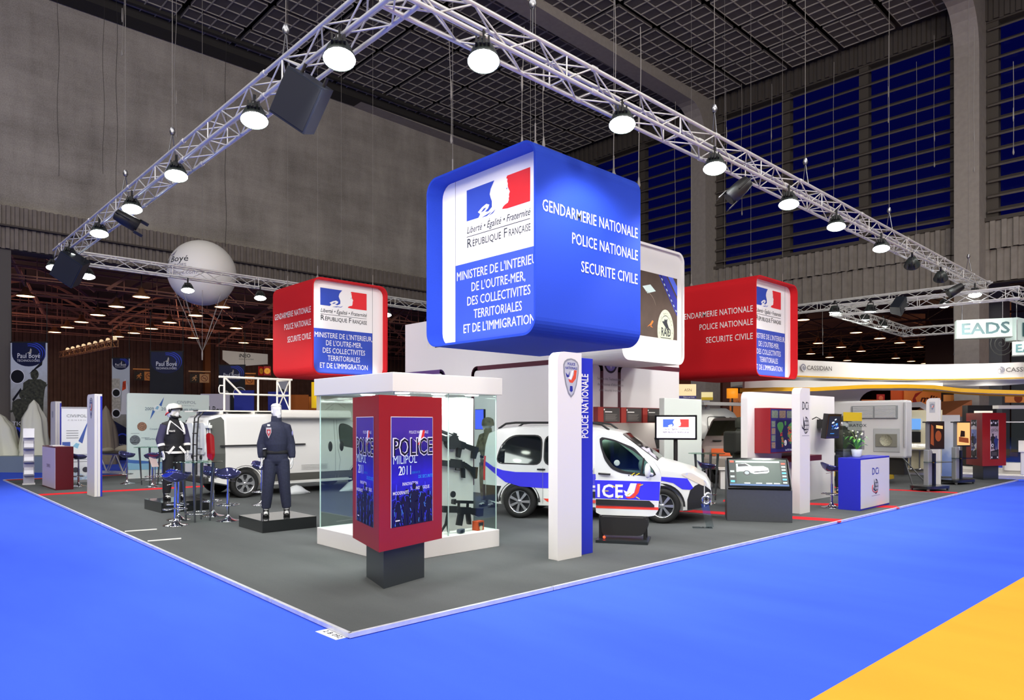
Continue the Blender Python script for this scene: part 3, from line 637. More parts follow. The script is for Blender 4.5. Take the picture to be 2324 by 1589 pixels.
# ---------------- glass showcase
SX0, SX1, SY0, SY1 = 1.9, 3.68, 2.19, 4.15
t = thing('display_case', 'glass display case with white base and canopy behind the red kiosk', 'display case', (SX0,SY0,PT))
W, D = SX1-SX0, SY1-SY0
MB().box((0,0,0),(W,D,.24)).build('base', WHITE, t, .006)
MB().box((-.03,-.03,2.14),(W+.03,D+.03,2.38)).build('canopy', M('#d6d4d0', .5), t, .006)
for px, py in ((.3,.25),(W*.5,.25),(W-.3,.25),(.3,D*.55),(W*.5,D*.55),(W-.25,D*.55)):
    MB().lathe([(0,-.012),(.09,-.012),(.1,0)],(px,py,2.14),14).build('downlight', M('#fffdf2', .4, emit=22), t)
GL = glass('#f0f7f5', .035)
for a, c in (((.03,.03,.24),(W*.5-.004,.038,2.14)),((W*.5+.004,.03,.24),(W-.03,.038,2.14)),((.03,.04,.24),(.038,D-.03,2.14)),((W-.038,.04,.24),(W-.03,D-.03,2.14)),((.04,D-.038,.24),(W-.04,D-.03,2.14))):
    MB().box(a, c).build('glass_pane', GL, t)
e = MB()
for px, py in ((.034,.034),(W*.5,.034),(W-.034,.034),(W-.034,D-.034),(.034,D-.034)): e.box((px-.006,py-.006,.24),(px+.006,py+.006,2.14))
e.build('glass_edges', M('#b9d4cc', .2), t)
BP = .38
MB().box((.4,BP,.24),(1.62,BP+.05,2.1)).build('back_panel', WHITE, t, .004)
lampz = lamp('AREA','showcase_lamp',(SX0+W/2,SY0+.22,2.14),45,(1,.98,.95),.9,aim=(SX0+W/2,SY0+.5,0)); lampz.data.shape='RECTANGLE'; lampz.data.size=1.6; lampz.data.size_y=.25
lamp('AREA','showcase_lamp',(SX0+W/2,SY0+1.3,2.14),40,(1,.98,.95),.9,aim=(SX0+W/2,SY0+1.45,0))
# weapons
GUN = M('#22252a', .45, .3, noise=.2, scale=60)
def gun(name, label, loc, tilt, parts, up=Vector((0,0,1)), cat='weapon'):
    """parts: (name, [(polygon in x,z), half thickness]) lying in a plane facing the visitor"""
    o = thing(name, label, cat, loc, 0, 'weapons in the glass case'); o.rotation_euler = (0,tilt,0)
    for nm, polys in parts:
        q = MB(); q.T = Matrix(((1,0,0,0),(0,0,1,0),(0,1,0,0),(0,0,0,1)))
        for pl_, h in polys: q.prism(pl_[::-1], -h, h)
        q.build(nm, GUN, o, .004)
    return o
RC = lambda x0,z0,x1,z1: [(x0,z0),(x1,z0),(x1,z1),(x0,z1)]
yb = SY0+BP-.045
gun('grenade_launcher','black revolver grenade launcher hanging at the top of the back panel',(3.08,yb,1.53),.3,[
 ('barrel',[(RC(-.42,-.035,-.1,.035),.035),(RC(-.1,.06,-.36,.085)[::-1],.012)]),('drum',[([(.14*math.cos(a)*.72,.1*math.sin(a)-.01) for a in [2*math.pi*i/12 for i in range(12)]],.06)]),
 ('receiver',[(RC(.08,-.05,.24,.05),.03)]),('grip',[([(.12,-.05),(.16,-.18),(.21,-.18),(.2,-.05)],.02)]),('foregrip',[([(-.36,-.03),(-.37,-.17),(-.31,-.17),(-.3,-.03)],.02)]),
 ('stock',[([(.24,-.02),(.4,-.03),(.42,-.13),(.49,-.12),(.5,.05),(.24,.04)],.02)]),('sight',[(RC(-.28,.09,.1,.105),.012),(RC(0,.05,.06,.13),.015)])])
gun('pump_shotgun','black shotgun with pistol grip hanging in the middle of the back panel',(3.14,yb,1.2),.12,[
 ('barrel',[(RC(-.5,.02,.0,.05),.015)]),('magazine_tube',[(RC(-.5,-.02,-.3,.01),.015)]),('forend',[(RC(-.32,-.03,-.1,.02),.025)]),('receiver',[(RC(-.1,-.04,.16,.06),.025)]),
 ('trigger_guard',[(RC(.02,-.075,.1,-.065),.008),(RC(.02,-.07,.028,-.04),.008)]),('grip',[([(.12,-.03),(.15,-.17),(.2,-.17),(.18,-.03)],.02)]),('stock',[([(.16,.0),(.3,-.08),(.38,-.17),(.42,-.16),(.42,.0),(.3,.0),(.18,.05)],.018)]),('sight_rail',[(RC(-.08,.06,.12,.08),.012)])])
gun('sniper_rifle','black scoped rifle on a bipod standing on the case floor',(3.08,SY0+.2,.58),.1,[
 ('barrel',[(RC(-.46,.01,-.2,.03),.012)]),('handguard',[(RC(-.26,-.03,.02,.06),.028)]),('receiver',[(RC(.02,-.05,.22,.05),.028)]),('magazine',[([(.02,-.05),(.0,-.2),(.09,-.21),(.11,-.05)],.02)]),
 ('grip',[([(.16,-.05),(.2,-.19),(.26,-.19),(.23,-.05)],.02)]),('stock',[([(.22,-.04),(.36,-.08),(.46,-.07),(.46,.04),(.22,.04)],.022)]),('scope',[(RC(-.06,.1,.26,.14),.025),([(-.1,.09),(-.06,.08),(-.06,.16),(-.1,.15)],.03),(RC(.0,.05,.03,.1),.012),(RC(.16,.05,.19,.1),.012)]),
 ('lens_cover',[(circ(.045,12,-.1,.22),.008)]),('bipod',[([(-.18,-.03),(-.2,-.18),(-.27,-.3),(-.25,-.3),(-.17,-.19),(-.14,-.3),(-.12,-.3),(-.15,-.16),(-.15,-.03)],.012)])])
o = thing('ammunition_box','small orange and black box on the case floor, right of the rifle','box',(3.42,SY0+.16,PT+.24),.2); MB().box((-.07,-.05,0),(.07,.05,.13)).build('carton',M('#c2491c',.5),o)
q = MB(); Fq = frame((-.07,-.052,0),(1,0,0),(0,0,1)); q.flat(Fq,[(.02,.06),(.12,.06),(.12,.11),(.02,.11)],0); q.flat(Fq,circ(.035,14,.07,.035),1); q.build('label',[INK,M('#d8d2b4',.5)],o)
o = thing('aiming_device','small grey optic lying in front of the rifle','optic',(3.06,SY0+.1,PT+.24),.1); MB().box((-.05,-.03,.005),(.05,.03,.06)).build('body',M('#5a6070',.4,.4),o,.008); MB().tube((-.02,-.045,.032),(-.02,.04,.032),.024,12).build('lens_tube',M('#20283a',.3),o)
for i, (zz, lb) in enumerate(((1.3,'top one, under the launcher'),(.96,'middle one, under the shotgun'),(.66,'lowest one, above the rifle'))):
    q = MB(); q.box((2.66,yb+.015,zz),(2.75,yb+.044,zz+.045)); tag(q.build('caption_plate', M('#7a7d80',.5)), 'small grey caption plate on the display panel, '+lb, 'plate', 'caption plates in the glass case')
for i, (x, lb) in enumerate(((2.68,'slim black cartridge standing in the case, behind the kiosk edge'),(2.64,'short black cylinder beside the slim cartridge'))):
    MBk = MB(); MBk.lathe([(.02,0),(.02,.14 if i == 0 else .05),(.012,.16 if i == 0 else .06)],(x,SY0+.28-.12*i,PT+.24),12,cap=True); tag(MBk.build('cartridge',INK),lb,'cartridge')
# ---------------- triangular kiosks
def tri(R_, a0, cx=0, cy=0): return [(cx+R_*math.cos(a0+2*math.pi*i/3), cy+R_*math.sin(a0+2*math.pi*i/3)) for i in range(3)]
def kiosk(label, loc, a0, posters):
    t = thing('triangular_kiosk', label, 'kiosk', loc, 0, 'triangular poster kiosks')
    MB().prism(tri(.385,a0), 0, .44).build('base', M('#34393f', .28, spec=.6), t, .004)
    MB().prism(tri(.6,a0), .425, 2.04).build('body', M('#9c1b22', .35), t, .004)
    P = tri(.6,a0)
    for i, fn in posters:
        p, q = Vector((*P[i],0)), Vector((*P[(i+1)%3],0)); u = (q-p).normalized(); n = u.cross(Vector((0,0,1)))
        w = (q-p).length; F = frame(p+u*(w/2-.34)+Vector((0,0,.65))+n*.002, u, (0,0,1)); fn(t, F)
    return t
PDARK = M('#1c1468', .35, noise=.5, scale=5)
def gradient_mat(name, stops, axis='Z', emit=0, rough=.35):
    m = bpy.data.materials.new(name); m.use_nodes = True; nt = m.node_tree; b = nt.nodes['Principled BSDF']; b.inputs['Roughness'].default_value = rough
    tc = nt.nodes.new('ShaderNodeTexCoord'); sp = nt.nodes.new('ShaderNodeSeparateXYZ'); cr = nt.nodes.new('ShaderNodeValToRGB'); ns = nt.nodes.new('ShaderNodeTexNoise'); ns.inputs['Scale'].default_value = 6; ns.inputs['Detail'].default_value = 6
    ad = nt.nodes.new('ShaderNodeMath'); ad.operation = 'MULTIPLY_ADD'; ad.inputs[1].default_value = .25
    nt.links.new(tc.outputs['Generated'], sp.inputs[0]); nt.links.new(tc.outputs['Object'], ns.inputs['Vector']); nt.links.new(ns.outputs[0], ad.inputs[0]); nt.links.new(sp.outputs[axis], ad.inputs[2]); nt.links.new(ad.outputs[0], cr.inputs[0])
    while len(cr.color_ramp.elements) < len(stops): cr.color_ramp.elements.new(.5)
    for e, (p, c) in zip(cr.color_ramp.elements, stops): e.position = p; e.color = lin(c)
    nt.links.new(cr.outputs[0], b.inputs['Base Color'])
    if emit: nt.links.new(cr.outputs[0], b.inputs['Emission Color']); b.inputs['Emission Strength'].default_value = emit
    return m
PGRAD = gradient_mat('printed_night', [(.1,'#05041c'),(.35,'#16107a'),(.55,'#2a1fd0'),(.8,'#1d1580'),(1.0,'#4a2f9c')], emit=.0)
def soldier(b, F, x, y, h, m, off=.004, helmet=True, lean=0):
    """standing armed figure as a printed silhouette"""
    P = lambda pts: [(x+(px+lean*py)*h, y+py*h) for px,py in pts]
    b.flat(F, P([(-.13,0),(-.03,0),(0,.42),(.05,0),(.14,0),(.15,.45),(.17,.62),(.2,.74),(.1,.8),(-.1,.8),(-.19,.74),(-.2,.6),(-.14,.45)]), m, off)
    b.flat(F, P([(-.06+.07*math.cos(a)+.06,.88+.09*math.sin(a)) for a in [2*math.pi*i/12 for i in range(12)]]), m, off+.0004)
    b.flat(F, P([(-.26,.58),(-.22,.55),(.2,.68),(.22,.72)]), m, off+.0008)
def police_poster(t, F):
    W, H = .68, 1.16; q = MB(); q.flat(F, [(0,0),(W,0),(W,H),(0,H)], 0, .001); p = q.build('poster', PGRAD, t)
    k = MB()
    k.flat(F, [(-.008,0),(0,0),(0,H),(-.008,H)], 0, .003); k.flat(F, [(W,0),(W+.004,0),(W+.004,H),(W,H)], 0, .003); k.flat(F, [(-.008,H),(W,H),(W,H+.007),(-.008,H+.007)], 0, .003)
    k.build('border', MWHITE, t)
    k = MB(); K = lambda x,y: (x*W, y*H)
    k.text('POLICE NATIONALE', F, .28, .985, .045, 0, .32, off=.004)
    P = lambda pts: [(.34+px*.22,.86+py*.2) for px,py in pts]
    k.flat(F, P([(.0,.35),(.25,.2),(.4,.35),(.55,.8),(.75,.8),(.6,.3),(.35,.05)]), 0, .006); k.flat(F, P([(.3,.0),(.55,.2),(.72,.8),(.92,.8),(.85,.3),(.6,.0)]), 3, .005)
    k.text('POLICE', F, 0.01, .75, .27, 0, W-.015, off=.0065, bold=.035); k.text('POLICE', F, .022, .752, .263, 4, W-.04, off=.0078, bold=.004)
    k.text('MILIPOL', F, .02, .665, .13, 1, .38, off=.0045); k.text('2011', F, .1, .545, .14, 1, .2, off=.009); k.text('2', F, .1, .545, .14, 0, off=.0095)
    k.text('DE SECURITE', F, .43, .495, .05, 2, .25, off=.005); k.text('SERVICE', F, .32, .55, .035, 5, .14, off=.005)
    k.text('INNOVATION', F, .17, .43, .05, 0, .25, bold=.01, off=.005); k.text('TECHNOLOGIQUE', F, .3, .375, .05, 0, .32, bold=.01, off=.005); k.text('MODERNITÉ', F, .02, .34, .05, 0, .25, bold=.01, off=.005)
    k.flat(F, [(.06,.06),(.13,.06),(.13,.072),(.06,.072)], 0, .006)
    k.build('lettering', [M('#f2f0ff', .4), M('#d8f0ff', .4), M('#3ab0ff', .4), M('#e8352c', .4), M('#0c0a20', .4), M('#1f8ae0', .4)], p)
    k = MB()
    rg = random.Random(11)
    for x, h, o_ in ((.1,.34,.003),(.6,.36,.0034),(.24,.4,.0042),(.48,.42,.0048),(.36,.46,.0056)):
        soldier(k, F, x, .005, h, 0, o_)
        for j in range(16):
            y = h*(.05+.9*rg.random()); sx_ = x+(.17 if y < h*.75 else .08)*h*rg.choice((-1,-.8,.85,1))*(.8+.3*rg.random()); l_ = .015+.05*rg.random(); w_ = .003+.006*rg.random(); sl = rg.uniform(-.02,.02)
            k.flat(F, [(sx_,max(.01,y-.04)),(sx_+w_,max(.01,y-.04)),(sx_+w_*1.4+sl,y-.04+l_),(sx_+sl,y-.04+l_)], 1 if j % 3 else 2, o_+.0004)
        k.flat(F, [(x+.028*math.cos(a_),h*.86-.04+.016*math.sin(a_)) for a_ in [math.pi*i/8 for i in range(9)]]+[(x+.034*math.cos(a_),h*.86-.04+.024*math.sin(a_)) for a_ in [math.pi*i/8 for i in range(8,-1,-1)]], 1, o_+.0005)
    for x in (.06,.3,.53): k.flat(F, [(x,.3),(x+.02,.3),(x+.03,.44),(x+.015,.46)], 1, .002)
    k.flat(F, [(.01,.28),(.3,.36),(.66,.38),(.67,.386),(.3,.368),(.01,.29)], 1, .003)
    k.build('figures', [M('#0a0830', .4), M('#3c3cf0', .4), M('#59a8ff', .4)], p)
kiosk('red triangular kiosk with POLICE posters in front of the display case', (1.357,1.417,PT), math.radians(224), [(0,police_poster),(2,police_poster)])
def unit_poster(word, tint):
    def fn(t, F):
        F = F @ Matrix.Translation((.17,-.02,0)); W, H = .34, 1.2
        q = MB(); q.flat(F, [(0,0),(W,0),(W,H),(0,H)], 0, .001); p = q.build('poster', M(tint, .4, noise=.3, scale=8), t); k = MB()
        k.flat(F, [(-.012,0),(0,0),(0,H),(-.012,H)], 0, .002); k.flat(F, [(W,0),(W+.012,0),(W+.012,H),(W,H)], 0, .002)
        k.flat(F, [(0,1.0),(W,1.0),(W,1.2),(0,1.2)], 1, .002); 
        for i in range(4): k.flat(F, circ(.035,10,.04+i*.09,1.1+.03*(i%2)), 2 if i % 2 else 0, .003)
        k.flat(F, [(W*i/10, 1.0-.03+.06*math.sin(math.pi*i/10)) for i in range(11)]+[(W,.9),(0,.9)][::1], 0, .003) if word == '' else k.text(word, F, .02, .84, .12, 1, .3, off=.004)
        soldier(k, F, .1, .3, .5, 1, .004); soldier(k, F, .24, .25, .48, 3, .005)
        k.flat(F, [(0,0),(W,0),(W,.3),(0,.24)], 1, .006); k.flat(F, circ(.05,14,.08,.42), 0, .007); k.flat(F, circ(.03,14,.08,.42), 1, .008)
        if word == '': k.flat(F, [(.12,.22),(W,.3),(W,.5),(.2,.42)], 0, .0066); k.flat(F, circ(.045,12,.2,.34), 3, .008); k.flat(F, circ(.03,12,.3,.3), 4, .008)
        for i in range(3): k.flat(F, [(.04,.2-i*.04),(.26,.2-i*.04),(.26,.21-i*.04),(.04,.21-i*.04)], 2, .008)
        k.flat(F, [(.02,.03),(.07,.03),(.07,.08),(.02,.08)], 0, .008); k.flat(F, [(.27,.03),(.32,.03),(.32,.08),(.27,.08)], 0, .008)
        k.build('print', [M('#eceaf4', .4), M('#23212c', .4), M('#8a8796', .4), M('#2c3a7c', .4), M('#c8b83a', .4)], p)
    return fn
kiosk('dark red triangular kiosk with two narrow posters at the far right', (22.47,.55,PT), math.radians(187), [(0,unit_poster('GIGN','#b9a8b4')),(2,unit_poster('','#8a9ce0'))])
# ---------------- totems: white slab with rounded front corner and blue rear slab
def slab(q, W, H, D, rr_, m=0):
    """upright slab: width along x, height z, depth y; rounded at the upper left corner"""
    q.T = Matrix(((1,0,0,0),(0,0,1,0),(0,1,0,0),(0,0,0,1))); q.prism(rr4(W,H,(0,0,rr_,0),6)[::-1], 0, D, m, smooth=False); q.T = None; return q
def shield(b, F, x, y, s):
    P = lambda pts: [(x+px*s,y+py*s) for px,py in pts]
    b.flat(F, P([(-.5,.35),(-.42,.5),(-.25,.6),(0,.64),(.25,.6),(.42,.5),(.5,.35),(.48,0),(.36,-.5),(.18,-.9),(0,-1.05),(-.18,-.9),(-.36,-.5),(-.48,0)]), 0, .002)
    b.flat(F, P([(-.43,.32),(-.36,.45),(-.2,.53),(0,.57),(.2,.53),(.36,.45),(.43,.32),(.41,0),(.3,-.46),(.15,-.83),(0,-.96),(-.15,-.83),(-.3,-.46),(-.41,0)]), 1, .003)
    b.flat(F, P([(-.36,.02),(-.2,-.1),(-.08,.1),(-.16,-.22),(-.3,-.16)]), 2, .004); b.flat(F, P([(-.25,-.2),(.0,-.28),(.15,.12),(.02,.1),(-.08,-.16)]), 3, .0045); b.flat(F, P([(-.2,-.26),(0,-.3),(.16,-.06),(.18,.14),(.36,.14),(.3,-.22),(.08,-.42),(-.1,-.4)]), 4, .004)
    b.text('POLICE', F, x-.24*s, y+.34*s, .16*s, 2, .48*s, bold=.02, off=.005); b.text('NATIONALE', F, x-.38*s, y+.17*s, .15*s, 2, .76*s, bold=.02, off=.005)
    b.flat(F, P([(-.08,-.55),(.08,-.55),(.1,-.75),(0,-.82),(-.1,-.75)]), 2, .004)
SHM = [M('#8c8e96', .4), M('#b9bcc4', .4), M('#2a3192', .4), M('#f0f0f2', .4), M('#dc5038', .4)]
def totem(label, loc, rz, H, W, Wb, txt, emblem):
    t = thing('totem_pillar', label, 'totem', loc, rz, 'white and blue totems around the stand')
    slab(MB(), W, H, .16, .12).build('white_slab', WHITE, t, .008)
    MB().box((W,.06,0),(W+Wb,.16,H-.05) if txt else (W+Wb,.061,H-.05)).box((.02 if not txt else W,.12,0),(W+Wb,.16,H-.05)).build('blue_slab' if Wb != .02 else 'rear_slab', M('#2431b8', .4) if Wb != .02 else WHITE2, t, .004)
    k = MB()
    if txt: F = frame((W+Wb*.66,.058,H*.58),(0,0,1),(-1,0,0)); k.text(txt, F, 0, 0, .19, 0, H*.32, bold=.015); k.build('lettering', MWHITE, t)
    F = frame((0,-.001,0),(1,0,0),(0,0,1)); k = MB(); emblem(k, F, W, H); k.build('emblem', SHM+[INK], t)
    return t
def em_police(k, F, W, H): shield(k, F, W*.55, H-.27, .3)
def em_dci(k, F, W, H):
    k.text('DCi', F, W*.2, H-.42, .22, 5, W*.62, bold=.005, sp=1.12); globe(k, F, W*.54, H-.72, .16, 5); k.flat(F, [(W*.2,H-.92),(W*.9,H-.92),(W*.9,H-.928),(W*.2,H-.928)], 0)
def globe(k, F, x, y, r, m, m2=None):
    def arc_(pts, w):
        for i in range(len(pts)-1):
            a, c = Vector(pts[i]), Vector(pts[i+1]); d = (c-a).normalized(); n = Vector((-d.y,d.x))*w/2; k.flat(F, [tuple(a-n),tuple(c-n),tuple(c+n),tuple(a+n)], m, .003)
    w = r*.08
    for f in (1,.55,.12): arc_([(x+r*.9*f*math.cos(a),y+r*math.sin(a)) for a in [math.pi*(-.5+i/10) for i in range(11)]], w)
    arc_([(x-r*.5*math.cos(a),y+r*math.sin(a)) for a in [math.pi*(-.5+i/10) for i in range(7)]], w)
    for f in (-.5,0,.5): arc_([(x-r*.3,y+r*f),(x+r*math.sqrt(1-f*f)*.9,y+r*f)], w)
    k.flat(F, [(x-r*.55,y-r*.2),(x-r*.65,y+r*1.1),(x-r*.4,y+r*.5),(x-r*.2,y+r*.2),(x-r*.3,y-r*.5)], m, .004)
    k.flat(F, [(x-r*1.1,y+r*.1),(x-r*.95,y-r*.35),(x-r*.3,y-r*.65),(x+r*.4,y-r*.5),(x-r*.3,y-r*.5),(x-r*.8,y-r*.25)], m if m2 is None else m2, .005)
totem('tall white totem with blue edge reading POLICE NATIONALE before the police car', (3.5,.9,PT), 0, 2.66, .46, .3, 'POLICE NATIONALE', em_police)
totem('white totem with grey lettering and globe behind the touch screen console', (10.18,.8,PT), 0, 2.42, .44, .12, 'INTERNATIONALE', em_dci)
totem('pinkish totem with a pale shield behind the chrome stools on the left', (1.18,14.25,PT), -math.pi/2, 2.42, .7, .01, '', em_police)
totem('totem in front of the tall soldier banner, furthest left of the totems', (1.63,21.0,PT), -math.pi/2, 2.4, .7, .01, '', lambda k,F,W,H: k.flat(F,[(.2,H-.5),(.4,H-.5),(.4,H-.3),(.2,H-.3)],1))
for q in ((1.18+.16,13.55),(1.63+.16,20.3)):
    pass
totem('white totem beside the two screen stands on the right', (18.75,1.1,PT), -math.pi/2, 2.42, .3, .02, '', lambda k,F,W,H: (k.flat(F,[(.08,H-.4),(.22,H-.4),(.22,H-.1),(.08,H-.1)],1), shield(k,F,.15,H-.22,.1)))
# ================================================================ VEHICLES
TYRE = M('#121314', .75); RIMM = M('#c9ccd0', .25, .8); DGL = M('#0c1214', .06, coat=.3); BPL = M('#1b1c1e', .6); PAINT = M('#e2e6e4', .25, coat=.4)
def lerp_tab(tab, x):
    if x <= tab[0][0]: return tab[0][1]
    for (x0,y0),(x1,y1) in zip(tab, tab[1:]):
        if x <= x1: return y0+(y1-y0)*(x-x0)/(x1-x0)
    return tab[-1][1]
class Car:
    """closed car body from a roof line, a plan width and a tumblehome; decals follow its side"""
    def __init__(s, top, width, bottom, belt, tumble, k=1.0):
        s.top, s.width, s.bottom, s.belt, s.tum, s.k = top, width, bottom, belt, tumble, k
    def zt(s, x): return lerp_tab(s.top, x)
    def hw(s, x, z):
        w = lerp_tab(s.width, x); zb = lerp_tab(s.belt, x)
        w -= max(0, z-zb)*s.tum; w -= max(0, .5-z)**2*.4
        return w
    def body(s, t, mt, wheels, wr):
        xs = sorted(set([x for x,_ in s.top]+[x for x,_ in s.width]+[s.top[0][0]+(s.top[-1][0]-s.top[0][0])*i/34 for i in range(35)])); rings = []
        for x in xs:
            zb, zt = lerp_tab(s.bottom, x), s.zt(x); z1 = zt-.07; half = [(0,zb),(s.hw(x,zb)-.1,zb)]
            for i in range(11):
                z = zb+.03+(z1-zb-.03)*i/10; half.append((s.hw(x,z),z))
            we = s.hw(x,z1); half += [(we-.012,zt-.035),(we-.045,zt-.012),(we-.11,zt),(we*.5,zt+.012),(0,zt+.016)]
            rings.append([(x*s.k,y*s.k,z*s.k) for y,z in half]+[(x*s.k,-y*s.k,z*s.k) for y,z in half[-2:0:-1]])
        b = MB(); b.loft(rings, 0, True); o = b.build('body', mt, None)
        c = MB()
        for wx in wheels:
            c.tube((wx*s.k,-2,wr*s.k),(wx*s.k,-(s.hw(wx,.5)-.24)*s.k,wr*s.k), (wr+.055)*s.k, 28); c.tube((wx*s.k,2,wr*s.k),(wx*s.k,(s.hw(wx,.5)-.24)*s.k,wr*s.k), (wr+.055)*s.k, 28)
        co = c.build('cut', BPL)
        md = o.modifiers.new('arch','BOOLEAN'); md.object = co; md.operation = 'DIFFERENCE'; md.solver = 'EXACT'
        me = bpy.data.meshes.new_from_object(o.evaluated_get(bpy.context.evaluated_depsgraph_get()))
        bpy.data.objects.remove(o); bpy.data.objects.remove(co)
        me.materials.clear(); me.materials.append(mt); me.polygons.foreach_set('material_index',[0]*len(me.polygons)); me.polygons.foreach_set('use_smooth',[True]*len(me.polygons))
        o = bpy.data.objects.new('body', me); COL.objects.link(o); o.parent = t
        es = o.modifiers.new('edges','EDGE_SPLIT'); es.split_angle = .6
        s.wells(t, wheels, wr); return o
    def wells(s, t, wheels, wr):
        b = MB()
        for wx in wheels:
            for sd in (-1,1):
                y = (s.hw(wx,.5)-.005)*s.k; r = (wr+.055)*s.k; P = []
                for i in range(17):
                    a = math.pi*i/16; P.append((wx*s.k+r*math.cos(a), wr*s.k+r*math.sin(a)))
                b.add([(x,sd*y*.999,z) for x,z in P]+[(wx*s.k+(x-wx*s.k)*1.1,sd*(y+.008),wr*s.k+(z-wr*s.k)*1.1) for x,z in P], [(i,i+1,18+i,17+i) for i in range(16)])
        b.build('arch_trim', BPL, t)
    def decal(s, mb, poly, sd, m=0, off=.006, st=.16):
        """polygon (x,z) laid on the side of the body"""
        def clip(P, ax, v, keep):
            out = []
            for i in range(len(P)):
                a, c = P[i], P[(i+1)%len(P)]; ia, ic = (a[ax]-v)*keep >= 0, (c[ax]-v)*keep >= 0
                if ia: out.append(a)
                if ia != ic: f = (v-a[ax])/(c[ax]-a[ax]); out.append((a[0]+(c[0]-a[0])*f, a[1]+(c[1]-a[1])*f))
            return out
        x0, x1 = min(p[0] for p in poly), max(p[0] for p in poly); z0, z1 = min(p[1] for p in poly), max(p[1] for p in poly)
        nx, nz = max(1,int((x1-x0)/st)+1), max(1,int((z1-z0)/st)+1)
        for i in range(nx):
            A = clip(clip(poly,0,x0+(x1-x0)*i/nx,1),0,x0+(x1-x0)*(i+1)/nx,-1) if nx > 1 else poly
            for j in range(nz):
                Q = clip(clip(A,1,z0+(z1-z0)*j/nz,1),1,z0+(z1-z0)*(j+1)/nz,-1) if nz > 1 else A
                if len(Q) < 3: continue
                V = [(x*s.k, sd*(s.hw(x,z)+off)*s.k, z*s.k) for x,z in Q]
                mb.add(V if sd < 0 else V[::-1], [tuple(range(len(V)))], m)
    def top_panel(s, mb, x0, x1, in0, in1, m=0, off=.008, n=6):
        for i in range(n):
            q = []
            for f in (i/n,(i+1)/n):
                x = x0+(x1-x0)*f; w = s.hw(x, s.zt(x)-.07)-(in0+(in1-in0)*f); q.append((x*s.k,w*s.k,(s.zt(x)+.004+off)*s.k))
            (a,w0,z0_),(c,w1,z1_) = q
            mb.add([(a,-w0,z0_),(c,-w1,z1_),(c,-w1*.4,z1_+.01),(a,-w0*.4,z0_+.01),(a,w0*.4,z0_+.01),(c,w1*.4,z1_+.01),(c,w1,z1_),(a,w0,z0_)], [(0,1,2,3),(3,2,5,4),(4,5,6,7)], m)
def wheel(t, x, y, r, wd, sd, spokes, style=0):
    """tyre with rim and spokes as its parts; sd = outer side"""
    T = Matrix.Translation((x,y,r)) @ Matrix.Rotation(-sd*math.pi/2,4,'X')   # local +z points outwards
    b = MB(); b.lathe([(r*.66,-wd),(r*.9,-wd),(r*.985,-wd*.8),(r,-wd*.5),(r,-wd*.1),(r*.97,.0),(r*.88,.015),(r*.67,.01),(r*.66,-.02)], n=36, T=T); w = b.build('wheel', TYRE, t)
    b = MB(); b.lathe([(r*.67,.008),(r*.63,.004),(r*.6,-.03),(r*.58,-wd)], n=32, T=T); b.lathe([(0,.012),(r*.1,.012),(r*.14,0),(r*.15,-.03)], n=18, T=T)
    for i in range(spokes):
        a = 2*math.pi*i/spokes; c, s_ = math.cos(a), math.sin(a); w0, w1 = (.055,.085) if style == 0 else (.1,.13)
        q = [(.1,-w0),(.62,-w1),(.62,w1),(.1,w0)]
        if style: q = [(.1,-.1),(.4,-.07),(.62,-.2),(.62,.2),(.4,.07),(.1,.1)]
        P = [(r*(u*c-v*s_),r*(u*s_+v*c)) for u,v in q]; k = len(P); vs = [tuple(T @ Vector((px,py,zz))) for zz in (-.03,.004) for px,py in P]
        b.add(vs, [tuple(range(k,2*k))]+[(j,(j+1)%k,k+(j+1)%k,k+j) for j in range(k)])
    b.build('rim', RIMM, w)
    b = MB(); b.lathe([(0,-.06),(r*.6,-.06)], n=20, T=T); b.build('brake_disc', M('#3a3c40', .4, .6), w)
    return w
def grown(P, d):
    cx, cz = sum(p[0] for p in P)/len(P), sum(p[1] for p in P)/len(P)
    return [(x+d*(1 if x > cx else -1), z+d*(1 if z > cz else -1)) for x,z in P]
def smooth_poly(P, n=5, r=.25):
    """rounds the corners of a polygon"""
    out = []; k = len(P)
    for i in range(k):
        a, b_, c = Vector(P[i-1]), Vector(P[i]), Vector(P[(i+1)%k]); d1 = min((a-b_).length*.45, r); d2 = min((c-b_).length*.45, r)
        p, q = b_+(a-b_).normalized()*d1, b_+(c-b_).normalized()*d2
        for j in range(n+1):
            f = j/n; out.append(tuple(p*(1-f)**2+b_*2*f*(1-f)+q*f*f))
    return out
# ---------------- police estate car
POLB = M('#3a36e6', .35); REDS = M('#ee4430', .35); LAMPG = M('#dfe6ea', .08, .3, coat=1)
HEAD = math.atan2(-2.17,1.31); k = .94
pcar = thing('police_car', 'white police car with blue swoosh, red line and dark windows behind the tall totem', 'car', (0,0,PT), HEAD)
CB = Car(top=[(0,1.0),(.03,1.45),(.1,1.66),(.3,1.75),(.8,1.79),(1.6,1.8),(2.3,1.77),(2.7,1.68),(3.45,1.13),(3.7,1.07),(4.05,.97),(4.28,.84),(4.36,.7),(4.38,.62)],
    width=[(0,.76),(.08,.84),(.4,.9),(3.5,.9),(3.95,.86),(4.25,.68),(4.38,.5)], bottom=[(0,.36),(.3,.24),(3.9,.22),(4.38,.3)], belt=[(0,1.0),(4.4,.98)], tumble=.2, k=k)
wc = Vector((5.92,4.09)); e = Vector((math.cos(HEAD),math.sin(HEAD))); lft = Vector((-e.y,e.x))
o0 = wc - e*.78*k + lft*.86*k; pcar.location = (o0.x,o0.y,PT)
CB.body(pcar, PAINT, (.78,3.5), .325)
